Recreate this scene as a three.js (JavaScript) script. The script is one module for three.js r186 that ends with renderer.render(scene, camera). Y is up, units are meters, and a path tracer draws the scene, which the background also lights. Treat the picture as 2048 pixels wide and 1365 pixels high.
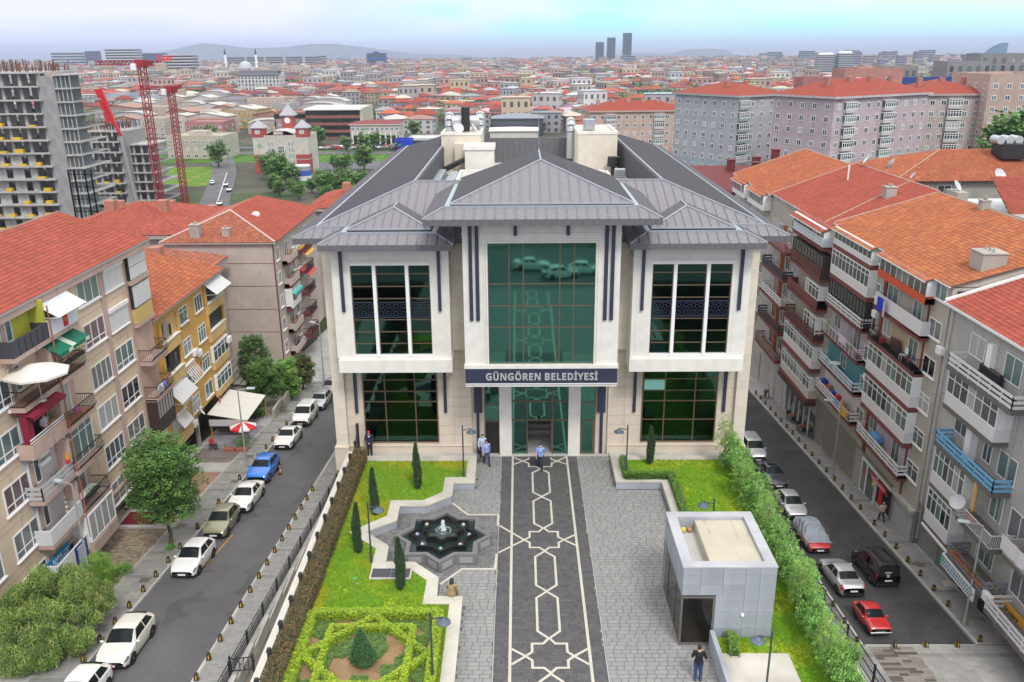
import*as THREE from 'three';
import{mergeGeometries}from 'three/addons/utils/BufferGeometryUtils.js';
import{FontLoader}from 'three/addons/loaders/FontLoader.js';
import{TextGeometry}from 'three/addons/geometries/TextGeometry.js';
import{MarchingCubes}from 'three/addons/objects/MarchingCubes.js';

// ---------------------------------------------------------------- camera, sky, sun, exposure
const scene=new THREE.Scene();
const D2R=Math.PI/180;
const camera=new THREE.PerspectiveCamera(43.5,1024/682,0.5,60000);
camera.position.set(-1.248,25,49.976);
camera.rotation.order='YXZ';
camera.rotation.set(-18.894*D2R,0.561*D2R,-0.43*D2R);
const renderer=new THREE.WebGLRenderer({antialias: true});
renderer.setSize(1024,682);
renderer.toneMapping=THREE.LinearToneMapping;
renderer.toneMappingExposure=1.45;
renderer.shadowMap.enabled=true;
{
const W=1024,H=512,d=new Float32Array(W*H*4);
const hash =(x,y)=>{const s=Math.sin(x*127.1+y*311.7)* 43758.5453;return s-Math.floor(s);};
const vn =(x,y,px)=>{const i=Math.floor(x),j=Math.floor(y),f=x-i,g=y-j,a=f*f *(3-2*f),b=g*g *(3-2*g),m =(k)=>((k % px)+ px)% px;return(hash(m(i),j)*(1-a)+ hash(m(i+1),j)* a)*(1-b)+(hash(m(i),j+1)*(1-a)+ hash(m(i+1),j+1)* a)* b;};
const mix =(a,b,t)=>a.map((v,k)=>v +(b[k]- v)* t),ss =(a,b,x)=>{const t=Math.min(1,Math.max(0,(x-a)/(b-a)));return t*t *(3-2*t);};
for(let r=0;r<H;r++)for(let c=0;c<W;c++){
const el =((r+0.5)/ H-0.5)* 180,az =((c+0.5)/ W-0.25)* 360;
let a =((az+180)% 360+360)% 360-180;
const cl=vn(c/64,el*0.35+9,16)* 0.45+vn(c/16,el*0.9,64)* 0.35+vn(c/6.4,el*2.1,160)* 0.2;
const lav =[0.60,0.645,0.84],cy =[0.38,0.82,0.83],ye =[0.70,0.88,0.66],hz =[0.62,0.73,0.98];
let k=mix(lav,cy,ss(-17,4,a)*(1-ss(60,130,a)));
k=mix(k,ye,ss(1.0,3.6,el+0.05 *(a-10))* ss(4,20,a)*(1-ss(34,80,a))*(1-ss(8,30,el))* 0.85);
k=mix(k,hz,(1-ss(-0.4,1.5,el))* 0.75);
k=mix(k,[0.74,0.745,0.84],ss(0.42,0.68,cl)* 0.7*ss(0.2,1.6,el)*(1-0.6*ss(4,16,a)*(1-ss(60,110,a))));
const up =[1.1,1.09,1.08],t=ss(4,40,el);
k=mix(k,up.map((v)=>v *(0.9+0.2*cl)),t);
if(el<0)k =[0.34,0.36,0.42];
const o =(r*W+c)* 4;d[o]= k[0];d[o+1]= k[1];d[o+2]= k[2];d[o+3]= 1;
}
const sky=new THREE.DataTexture(d,W,H,THREE.RGBAFormat,THREE.FloatType);
sky.mapping=THREE.EquirectangularReflectionMapping;sky.magFilter=sky.minFilter=THREE.LinearFilter;sky.needsUpdate=true;
scene.background=sky;scene.environment=sky;
}
const sun=new THREE.DirectionalLight(new THREE.Color(1,0.96,0.9),1.5);
sun.position.set(26,95,62);sun.target.position.set(0,0,-10);
sun.castShadow=true;sun.shadow.radius=26;sun.shadow.mapSize.set(4096,4096);
Object.assign(sun.shadow.camera,{left: -130,right: 130,top: 130,bottom: -130,near: 1,far: 400});
scene.add(sun,sun.target);
scene.fog=new THREE.FogExp2(new THREE.Color(0.66,0.74,0.97),0.00009);

// ---------------------------------------------------------------- helpers
let seed=20240611;
const rnd =()=>{seed =(seed+0x6d2b79f5)| 0;let t=Math.imul(seed ^(seed >>> 15),1 | seed);t =(t+Math.imul(t ^(t >>> 7),61 | t))^ t;return((t ^(t >>> 14))>>> 0)/ 4294967296;};
const rr =(a,b)=>a +(b-a)* rnd(),ri =(n)=>Math.floor(rnd()* n),pick =(a)=>a[ri(a.length)];
const V =(x,y,z)=>new THREE.Vector3(x,y,z),clamp =(x,a,b)=>Math.min(b,Math.max(a,x)),lerp =(a,b,t)=>a +(b-a)* t;
const sst =(a,b,x)=>{const t=clamp((x-a)/(b-a),0,1);return t*t *(3-2*t);};
const X4 =(x,y,z,ry=0,s=1,rx=0,rz=0)=>new THREE.Matrix4().compose(V(x,y,z),new THREE.Quaternion().setFromEuler(new THREE.Euler(rx,ry,rz,'YXZ')),typeof s==='number'?V(s,s,s): V(...s));
const names ={};
const numbered =(n)=>{const k=names[n]=(names[n]??-1)+ 1;return k?n+'_'+String(k).padStart(3,'0'): n;};
const yL =(z)=>-7.2+0.115*z,yR =(z)=>-10.4+0.09*z;
class B{
constructor(){this.p =[];this.n =[];this.u =[];this.own=null;}
tri(a,b,c){
const e1 =[b[0]- a[0],b[1]- a[1],b[2]- a[2]],e2 =[c[0]- a[0],c[1]- a[1],c[2]- a[2]];
let x=e1[1]* e2[2]- e1[2]* e2[1],y=e1[2]* e2[0]- e1[0]* e2[2],z=e1[0]* e2[1]- e1[1]* e2[0];
const l=Math.hypot(x,y,z);if(l<1e-12)return this;x /= l;y /= l;z /= l;
const ax=Math.abs(x),ay=Math.abs(y),az=Math.abs(z);
for(const q of[a,b,c]){this.p.push(q[0],q[1],q[2]);this.n.push(x,y,z);if(ay>=ax&&ay>=az)this.u.push(q[0],-q[2]);else if(ax>az)this.u.push(q[2],q[1]);else this.u.push(q[0],q[1]);}
return this;
}
quad(a,b,c,d){return this.tri(a,b,c).tri(a,c,d);}
poly(pts){for(let i=1;i<pts.length-1;i++)this.tri(pts[0],pts[i],pts[i+1]);return this;}
box(x0,y0,z0,x1,y1,z1){
if(x0>x1)[x0,x1]=[x1,x0];if(y0>y1)[y0,y1]=[y1,y0];if(z0>z1)[z0,z1]=[z1,z0];
const P =(i)=>[i & 1?x1:x0,i & 2?y1:y0,i & 4?z1:z0];
for(const[a,b,c,d]of[[4,5,7,6],[1,0,2,3],[5,1,3,7],[0,4,6,2],[6,7,3,2],[0,1,5,4]])this.quad(P(a),P(b),P(c),P(d));
return this;
}
cbox(x0,y0,z0,x1,y1,z1,c=0.03){
if(x0>x1)[x0,x1]=[x1,x0];if(z0>z1)[z0,z1]=[z1,z0];
const ring =(i,y)=>[[x0+i,y,z1-i],[x1-i,y,z1-i],[x1-i,y,z0+i],[x0+i,y,z0+i]];
const a=ring(0,y0),b=ring(0,y1-c),t=ring(c,y1);
for(let k=0;k<4;k++){const m =(k+1)% 4;this.quad(a[k],a[m],b[m],b[k]).quad(b[k],b[m],t[m],t[k]);}
return this.poly(t);
}
bar(p,q,w,h=w,up =[0,1,0]){
const d=V(q[0]- p[0],q[1]- p[1],q[2]- p[2]);const L=d.length();if(L<1e-6)return this;d.divideScalar(L);
let r=new THREE.Vector3().crossVectors(d,V(...up));if(r.lengthSq()< 1e-6)r=V(1,0,0);r.normalize();const u=new THREE.Vector3().crossVectors(r,d);
const P =(o,i,j)=>[o[0]+ r.x*i*w/2+u.x*j*h/2,o[1]+ r.y*i*w/2+u.y*j*h/2,o[2]+ r.z*i*w/2+u.z*j*h/2];
const k =[[-1,-1],[1,-1],[1,1],[-1,1]];
for(let i=0;i<4;i++){const a=k[i],b=k[(i+1)% 4];this.quad(P(p,...b),P(p,...a),P(q,...a),P(q,...b));}
return this.quad(P(p,-1,-1),P(p,1,-1),P(p,1,1),P(p,-1,1)).quad(P(q,1,-1),P(q,-1,-1),P(q,-1,1),P(q,1,1));
}
cyl(p,q,r0,r1=r0,n=8,caps=true){
const d=V(q[0]- p[0],q[1]- p[1],q[2]- p[2]).normalize();let r=new THREE.Vector3().crossVectors(d,Math.abs(d.y)> 0.9?V(1,0,0): V(0,1,0)).normalize();const u=new THREE.Vector3().crossVectors(d,r);
const P =(o,a,R)=>[o[0]+(r.x*Math.cos(a)+ u.x*Math.sin(a))* R,o[1]+(r.y*Math.cos(a)+ u.y*Math.sin(a))* R,o[2]+(r.z*Math.cos(a)+ u.z*Math.sin(a))* R];
const A =[],Bq =[];
for(let i=0;i<n;i++){const a=i/n*2*Math.PI;A.push(P(p,a,r0));Bq.push(P(q,a,r1));}
for(let i=0;i<n;i++){
const j =(i+1)% n,s=this.n.length;this.quad(A[i],A[j],Bq[j],Bq[i]);
for(let k=s;k<this.n.length;k+=3){const o=this.p,at=V(o[k]- p[0],o[k+1]- p[1],o[k+2]- p[2]);at.addScaledVector(d,-at.dot(d));if(at.lengthSq()> 1e-10){at.normalize();this.n[k]= at.x;this.n[k+1]= at.y;this.n[k+2]= at.z;}}
}
if(caps){if(r0>0.001)this.poly([...A].reverse());if(r1>0.001)this.poly(Bq);}
return this;
}
prism(poly,y0,y1,bottom=false){
const c=poly.map((q)=>new THREE.Vector2(q[0],q[1]));const ccw=THREE.ShapeUtils.area(c)< 0;const P=ccw?poly :[...poly].reverse();
const n=P.length;for(let i=0;i<n;i++){const a=P[i],b=P[(i+1)% n];this.quad([a[0],y0,a[1]],[b[0],y0,b[1]],[b[0],y1,b[1]],[a[0],y1,a[1]]);}
const v=P.map((q)=>new THREE.Vector2(q[0],q[1]));
for(const[a,b,d]of THREE.ShapeUtils.triangulateShape(v,[])){const t =[a,b,d].map((k)=>[P[k][0],y1,P[k][1]]);const up =(t[1][0]- t[0][0])*(t[2][2]- t[0][2])-(t[1][2]- t[0][2])*(t[2][0]- t[0][0])< 0;this.tri(...(up?t :[t[0],t[2],t[1]]));if(bottom){const s=t.map((q)=>[q[0],y0,q[2]]);this.tri(...(up ?[s[0],s[2],s[1]]: s));}}
return this;
}
slab(pts,th){
const n=nrm(pts),m=pts.map((q)=>[q[0]- n[0]* th,q[1]- n[1]* th,q[2]- n[2]* th]);
this.poly(pts).poly([...m].reverse());
for(let i=0;i<pts.length;i++){const j =(i+1)% pts.length;this.quad(m[i],m[j],pts[j],pts[i]);}
return this;
}
add(g,m){
const q=g.index?g.toNonIndexed(): g.clone();if(m)q.applyMatrix4(m);
const P=q.attributes.position,N=q.attributes.normal,U=q.attributes.uv;
for(let i=0;i<P.count;i++){this.p.push(P.getX(i),P.getY(i),P.getZ(i));this.n.push(N.getX(i),N.getY(i),N.getZ(i));this.u.push(U?U.getX(i): 0,U?U.getY(i): 0);}
return this;
}
geo(){
const g=new THREE.BufferGeometry();
g.setAttribute('position',new THREE.Float32BufferAttribute(this.p,3));g.setAttribute('normal',new THREE.Float32BufferAttribute(this.n,3));g.setAttribute('uv',new THREE.Float32BufferAttribute(this.u,2));
return g;
}
mesh(name,mat,parent){return put(name,this.geo(),mat,parent);}
}
function nrm(p){const a=V(...p[0]),n=new THREE.Vector3();for(let i=1;i<p.length-1;i++)n.add(new THREE.Vector3().crossVectors(V(...p[i]).sub(a),V(...p[i+1]).sub(a)));n.normalize();return[n.x,n.y,n.z];}
function put(name,geo,mat,parent){
const m=new THREE.Mesh(geo,mat);m.name=parent?name:numbered(name);m.castShadow=m.receiveShadow=true;(parent??scene).add(m);return m;
}
const at =(o,x,y,z,ry=0)=>{o.position.set(x,y,z);o.rotation.y=ry;return o;};
function tag(o,label,category,group,kind){o.userData ={label,category};if(group)o.userData.group=group;if(kind)o.userData.kind=kind;return o;}
function thing(name,label,category,pos =[0,0,0],ry=0,group){const g=new THREE.Group();g.name=numbered(name);g.position.set(...pos);g.rotation.y=ry;scene.add(g);return tag(g,label,category,group);}
const struct =(o,label)=>{o.userData ={kind: 'structure'};if(label)o.userData.label=label;return o;};
function stuff(o){o.userData.kind='stuff';return o;}
function inst(name,geo,mat,mats,colors,parent){
const m=new THREE.InstancedMesh(geo,mat,mats.length);m.name=parent?name:numbered(name);
const c=new THREE.Color();mats.forEach((q,i)=>{m.setMatrixAt(i,q);if(colors)m.setColorAt(i,c.setRGB(...colors[i]));});
m.castShadow=m.receiveShadow=true;(parent??scene).add(m);return m;
}
function dup(o,label,pos,ry,group){const c=o.clone();c.name=numbered(o.name.replace(/_\d{3}$/,''));c.userData ={...o.userData,label: label??o.userData.label};if(group)c.userData.group=group;if(pos)c.position.set(...pos);if(ry!==undefined)c.rotation.y=ry;scene.add(c);return c;}

// ---------------------------------------------------------------- textures and materials
const hsh =(x,y,s)=>{let h=Math.imul(x,374761393)+ Math.imul(y,668265263)+ Math.imul(s,974634701);h=Math.imul(h ^(h >>> 13),1274126177);return((h ^(h >>> 16))>>> 0)/ 4294967296;};
const tn =(x,y,n,s)=>{const i=Math.floor(x),j=Math.floor(y),f=x-i,g=y-j,a=f*f *(3-2*f),b=g*g *(3-2*g),m =(k)=>((k % n)+ n)% n;return(hsh(m(i),m(j),s)*(1-a)+ hsh(m(i+1),m(j),s)* a)*(1-b)+(hsh(m(i),m(j+1),s)*(1-a)+ hsh(m(i+1),m(j+1),s)* a)* b;};
const fbm =(u,v,n,s,o=4)=>{let t=0,a=0.5,w=0;for(let k=0;k<o;k++){t+=a*tn(u*n,v*n,n,s+k);w+=a;a*=0.55;n*=2;}return t/w;};
function tex(size,metres,f,W=size){
const d=new Uint8Array(W*size*4);
for(let j=0;j<size;j++)for(let i=0;i<W;i++){const k=f(i/W,j/size),o =(j*W+i)* 4;for(let c=0;c<3;c++)d[o+c]= clamp((typeof k==='number'?k:k[c])* 255,0,255);d[o+3]= 255;}
const t=new THREE.DataTexture(d,W,size);t.wrapS=t.wrapT=THREE.RepeatWrapping;t.magFilter=t.minFilter=THREE.LinearFilter;t.colorSpace=THREE.SRGBColorSpace;t.repeat.set(1 /(Array.isArray(metres)? metres[0]: metres),1 /(Array.isArray(metres)? metres[1]: metres));t.needsUpdate=true;return t;
}
const T ={
asphalt: tex(1024,14,(u,v)=>{const g=hsh(u*1024 | 0,v*1024 | 0,3);let k=0.80+0.16 *(fbm(u,v,6,1)- 0.5)+ 0.2 *(g-0.5);const p=fbm(u,v,4,21,3);if(p>0.62)k*=0.9;const c=Math.abs(fbm(u,v,5,31,5)- 0.5);if(c<0.0012)k*=0.85;return k;}),
stucco: tex(512,7,(u,v)=>{const st=fbm(u,v*0.25,16,5,3),k=0.93+0.13 *(fbm(u,v,4,9)- 0.5)+ 0.05 *(hsh(u*512 | 0,v*512 | 0,2)- 0.5);return k -(st>0.66 ?(st-0.66)* 0.7:0);}),
stone: tex(512,4,(u,v)=>0.93+0.09 *(fbm(u,v,8,12)- 0.5)+ 0.05 *(hsh(u*512 | 0,v*512 | 0,7)- 0.5)),
conc: tex(512,6,(u,v)=>{const a=fbm(u,v,5,41,5);return 0.9+0.22 *(a-0.5)+ 0.06 *(hsh(u*512 | 0,v*512 | 0,8)- 0.5);}),
dirty: tex(512,8,(u,v)=>{const s=fbm(u*1,v,24,14,2),a=fbm(u,v,4,44,5);const run=tn(u*60,v*5,60,77);let k=0.9+0.18 *(a-0.5);if(run>0.78)k-=(run-0.78)* 0.55*sst(0.4,0.75,s);return[k,k*0.99,k*0.97];}),
grass: tex(1024,9,(u,v)=>{const a=fbm(u,v,5,51),b=fbm(u,v,40,55,3),g=hsh(u*1024 | 0,v*1024 | 0,5),y=sst(0.5,0.68,a);return[lerp(0.50,0.80,y)+ 0.2 *(b-0.5)+ 0.12 *(g-0.5),lerp(0.78,0.86,y)+ 0.22 *(b-0.5)+ 0.12 *(g-0.5),lerp(0.18,0.26,y)+ 0.1 *(g-0.5)];}),
soil: tex(512,4,(u,v)=>{const a=fbm(u,v,6,61),g=hsh(u*512 | 0,v*512 | 0,6);return[0.78+0.3 *(a-0.5)+ 0.15 *(g-0.5),0.66+0.3 *(a-0.5)+ 0.15 *(g-0.5),0.5+0.3 *(a-0.5)+ 0.12 *(g-0.5)];}),
fine: tex(256,1.5,(u,v)=>0.92+0.1 *(fbm(u,v,10,71)- 0.5)+ 0.1 *(hsh(u*256 | 0,v*256 | 0,9)- 0.5)),
terr: tex(1024,420,(u,v)=>{const a=fbm(u,v,24,81,4),b=fbm(u,v,9,88,3);return b>0.56 ?[0.33+0.2*a,0.42+0.2*a,0.27+0.1*a]:[0.55+0.3 *(a-0.5),0.52+0.3 *(a-0.5),0.5+0.3 *(a-0.5)];}),
terracotta: tex(512,5,(u,v)=>{const a=fbm(u,v,9,91,4),m=fbm(u,v,30,95,2);const k=0.9+0.16 *(a-0.5)+ 0.1 *(m-0.5);return[k,k*0.97,k*0.93];}),
};
function M(r,g,b,rough=0.8,o ={}){return new THREE.MeshStandardMaterial({color: new THREE.Color().setRGB(r,g,b),roughness: rough,metalness: 0,...o});}
function gloss(r,g,b,o ={}){return new THREE.MeshPhysicalMaterial({color: new THREE.Color().setRGB(r,g,b),roughness: 0.45,clearcoat: 1,clearcoatRoughness: 0.06,...o});}
const m ={
cream: M(0.74,0.675,0.56,0.75,{map: T.stone}),ivory: M(0.82,0.80,0.745,0.7,{map: T.stone}),sand: M(0.70,0.61,0.50,0.8,{map: T.stone}),
white: M(0.80,0.80,0.80,0.5),pvc: M(0.78,0.79,0.8,0.35),navy: M(0.028,0.033,0.065,0.45),bronze: M(0.17,0.115,0.075,0.4,{metalness: 0.4}),black: M(0.018,0.018,0.02,0.5),iron: M(0.022,0.024,0.027,0.55),
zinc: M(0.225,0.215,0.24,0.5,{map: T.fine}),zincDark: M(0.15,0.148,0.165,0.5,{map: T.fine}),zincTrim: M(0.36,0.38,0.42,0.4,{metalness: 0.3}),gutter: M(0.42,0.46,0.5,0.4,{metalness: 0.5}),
greenGlass: new THREE.MeshStandardMaterial({color: new THREE.Color().setRGB(0.09,0.25,0.20),metalness: 1,roughness: 0.035}),
deepGlass: new THREE.MeshStandardMaterial({color: new THREE.Color().setRGB(0.04,0.095,0.075),metalness: 1,roughness: 0.035}),
conc: M(0.47,0.465,0.45,0.85,{map: T.conc}),paleConc: M(0.56,0.55,0.52,0.85,{map: T.conc}),coping: M(0.62,0.59,0.52,0.75,{map: T.conc}),
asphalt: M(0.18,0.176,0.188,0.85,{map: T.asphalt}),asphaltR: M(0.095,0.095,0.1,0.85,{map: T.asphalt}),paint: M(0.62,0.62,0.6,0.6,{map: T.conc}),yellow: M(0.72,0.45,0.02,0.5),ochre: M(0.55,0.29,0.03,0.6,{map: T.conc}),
dish: M(0.55,0.56,0.58,0.5,{side: THREE.DoubleSide}),granite: M(0.33,0.335,0.345,0.7,{map: T.stone}),kiosk: M(0.43,0.46,0.52,0.55,{map: T.conc}),steel: M(0.45,0.47,0.5,0.35,{metalness: 0.8}),galv: M(0.5,0.52,0.54,0.45,{metalness: 0.5}),
grass: M(0.60,0.62,0.27,0.95,{map: T.grass}),soil: M(0.42,0.40,0.36,0.95,{map: T.soil}),
bark: M(0.16,0.125,0.095,0.9,{map: T.conc}),rubber: M(0.012,0.012,0.013,0.75),chrome: M(0.75,0.76,0.78,0.15,{metalness: 1}),red: M(0.55,0.012,0.012,0.5),
glass: new THREE.MeshPhysicalMaterial({color: new THREE.Color().setRGB(0.018,0.022,0.026),roughness: 0.06,clearcoat: 1,clearcoatRoughness: 0.03}),
gBlue: gloss(0.045,0.06,0.075),gCurtain: gloss(0.36,0.38,0.37),gGrey: gloss(0.13,0.15,0.16),gTeal: gloss(0.10,0.17,0.17),gMaroon: gloss(0.13,0.08,0.09),
};
const panes =[m.glass,m.gBlue,m.gCurtain,m.gGrey,m.gTeal,m.gGrey,m.gBlue];
function clipU(poly,k,lim,keepBelow){const out =[];for(let i=0;i<poly.length;i++){const a=poly[i],b=poly[(i+1)% poly.length],ia=keepBelow?a[k]<=lim:a[k]>=lim,ib=keepBelow?b[k]<=lim:b[k]>=lim;if(ia)out.push(a);if(ia!==ib){const t =(lim-a[k])/(b[k]- a[k]);out.push([a[0]+(b[0]- a[0])* t,a[1]+(b[1]- a[1])* t]);}}return out;}
function planeOf(pts){const n=V(...nrm(pts));let v=V(0,-1,0).addScaledVector(n,n.y);if(v.lengthSq()< 1e-8)v=V(0,0,1);v.normalize();const u=new THREE.Vector3().crossVectors(v,n);const o=V(...pts[0]);return{n,u,v,o,to2:(q)=>{const d=V(...q).sub(o);return[d.dot(u),d.dot(v)];},to3:([a,b],h=0)=>{const q=o.clone().addScaledVector(u,a).addScaledVector(v,b).addScaledVector(n,h);return[q.x,q.y,q.z];}};}
function seamRoof(pts,pitch,mat,parent,joined,partName='roof_panel'){
const P=planeOf(pts),q=pts.map(P.to2),us=q.map((a)=>a[0]),u0=Math.floor(Math.min(...us)/ pitch)* pitch,u1=Math.max(...us);let b=new B();
for(let u=u0;u<u1;u+=pitch){
const c=clipU(clipU(q,0,u,false),0,u+pitch,true);if(c.length<3)continue;
if(Math.abs(THREE.ShapeUtils.area(c.map((k)=>new THREE.Vector2(...k))))< 0.01)continue;
if(!joined)b=new B();b.slab(c.map((k)=>P.to3(k,0.02)),0.03);
const e=c.filter((k)=>Math.abs(k[0]- u)< 1e-6).map((k)=>k[1]);
if(e.length>1){const lo=Math.min(...e),hi=Math.max(...e);if(hi-lo>0.05)b.bar(P.to3([u,lo],0.045),P.to3([u,hi],0.045),0.035,0.06,[P.n.x,P.n.y,P.n.z]);}
if(!joined)b.mesh(partName,mat,parent);
}
if(joined)return stuff(b.mesh(partName,mat,parent));
}
const tileGeo =(()=>{const b=new B(),w=0.25,L=0.42,prof =[[-0.5,0.0],[-0.3,0.012],[-0.12,0.055],[0.06,0.062],[0.24,0.03],[0.5,0.004]].map(([x,y])=>[x*w,y]);for(let i=0;i<prof.length-1;i++){const[x0,h0]= prof[i],[x1,h1]= prof[i+1];b.quad([x0,h0+0.045,L*0.5],[x1,h1+0.045,L*0.5],[x1,h1+0.012,-L*0.5],[x0,h0+0.012,-L*0.5]);b.quad([x0,0,L*0.5],[x1,0,L*0.5],[x1,h1+0.045,L*0.5],[x0,h0+0.045,L*0.5]);}return b.geo();})();
const tileMat=M(1,1,1,0.85,{map: T.terracotta});
const TC ={red:[[0.44,0.10,0.07],[0.37,0.08,0.058],[0.48,0.12,0.08],[0.33,0.085,0.06]],orange:[[0.52,0.18,0.075],[0.46,0.145,0.065],[0.38,0.115,0.07],[0.56,0.22,0.09],[0.32,0.12,0.08]],brown:[[0.42,0.15,0.10],[0.33,0.12,0.085],[0.47,0.185,0.12]],maroon:[[0.20,0.035,0.04],[0.24,0.04,0.04]]};
function tileRoof(pts,cols,parent,pw=0.25,pl=0.36){
const P=planeOf(pts),q=pts.map(P.to2),mats =[],cs =[],us=q.map((a)=>a[0]),vs=q.map((a)=>a[1]);
const rot=new THREE.Matrix4().makeBasis(P.u,P.n,P.v),inside =(a,b)=>{for(let i=0;i<q.length;i++){const A=q[i],C=q[(i+1)% q.length];if((C[0]- A[0])*(b-A[1])-(C[1]- A[1])*(a-A[0])> 0.02)return false;}return true;};
const flip=!inside(us.reduce((a,b)=>a+b)/ q.length,vs.reduce((a,b)=>a+b)/ q.length);if(flip)q.reverse();
const ph=rr(0,9);let row=0;
for(let v=Math.max(...vs)- pl*0.42;v>Math.min(...vs);v-=pl,row++)for(let u=Math.min(...us)+ pw*0.4;u<Math.max(...us);u+=pw){
if(!inside(u,v))continue;const[x,y,z]= P.to3([u,v],0.015);
const mm=rot.clone();mm.multiply(X4(0,0,0,rr(-0.02,0.02),[pw/0.25,1,pl/0.36]));mm.setPosition(x,y+rr(-0.004,0.004),z);mats.push(mm);
const c0=pick(cols),c=cols[0].map((w,i)=>lerp(w,c0[i],0.6)),k=rr(0.9,1.08)*(0.97+0.05*Math.sin(u*0.7+ph)* Math.sin(v*0.9+ph));cs.push([c[0]* k,c[1]* k,c[2]* k]);
}
return stuff(inst('roof_tiles',tileGeo,tileMat,mats,cs,parent));
}
const winCache ={};
function winGeo(w,h,cols,tran,fr=0.06){
const key =[w,h,cols,tran,fr].map((k)=>+(+k).toFixed(2)).join();if(winCache[key])return winCache[key];
const f=new B(),d=0.05;f.box(-w/2,0,0,-w/2+fr,h,d).box(w/2-fr,0,0,w/2,h,d).box(-w/2+fr,0,0,w/2-fr,fr,d).box(-w/2+fr,h-fr,0,w/2-fr,h,d);
for(let i=1;i<cols;i++){const x=-w/2+w*i/cols;f.box(x-fr*0.42,fr,0,x+fr*0.42,h-fr,d-0.006);}
if(tran)f.box(-w/2+fr,h*tran-fr*0.4,0,w/2-fr,h*tran+fr*0.4,d-0.012);
const p=new B().quad([-w/2+0.02,0.02,0.018],[w/2-0.02,0.02,0.018],[w/2-0.02,h-0.02,0.018],[-w/2+0.02,h-0.02,0.018]);
return winCache[key]=[f.geo(),p.geo()];
}
function win(parent,x,y,w,h,o ={}){
const[f,p]= winGeo(w,h,o.cols??2,o.tran??0,o.fr??0.06),t=put('window',f,o.mat??m.pvc,parent);t.position.set(x,y,o.z??0);if(o.ry)t.rotation.y=o.ry;
put('pane',p,o.pane??pick(panes),t);
if(o.sill){const s=put('sill',boxG(w+0.2,0.07,0.16),o.sillMat??m.white,t);s.position.set(0,-0.036,0.05);}
return t;
}
const boxCache ={};
function boxG(w,h,d){const k =[w,h,d].map((q)=>q.toFixed(3)).join();return boxCache[k]??=new B().box(-w/2,-h/2,-d/2,w/2,h/2,d/2).geo();}
const fonts ={};for(const k of['sans_bold','serif_bold','sans_regular'])fonts[k]= await new FontLoader().loadAsync(`fonts/droid/droid_${k}.typeface.json`);
function text(str,size,depth,font='sans_bold',width){const g=new TextGeometry(str,{font: fonts[font],size,depth,curveSegments: 3});g.computeBoundingBox();const b=g.boundingBox;g.translate(-(b.min.x+b.max.x)/ 2,0,0);if(width)g.scale(width /(b.max.x-b.min.x),1,1);return g;}

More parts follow.
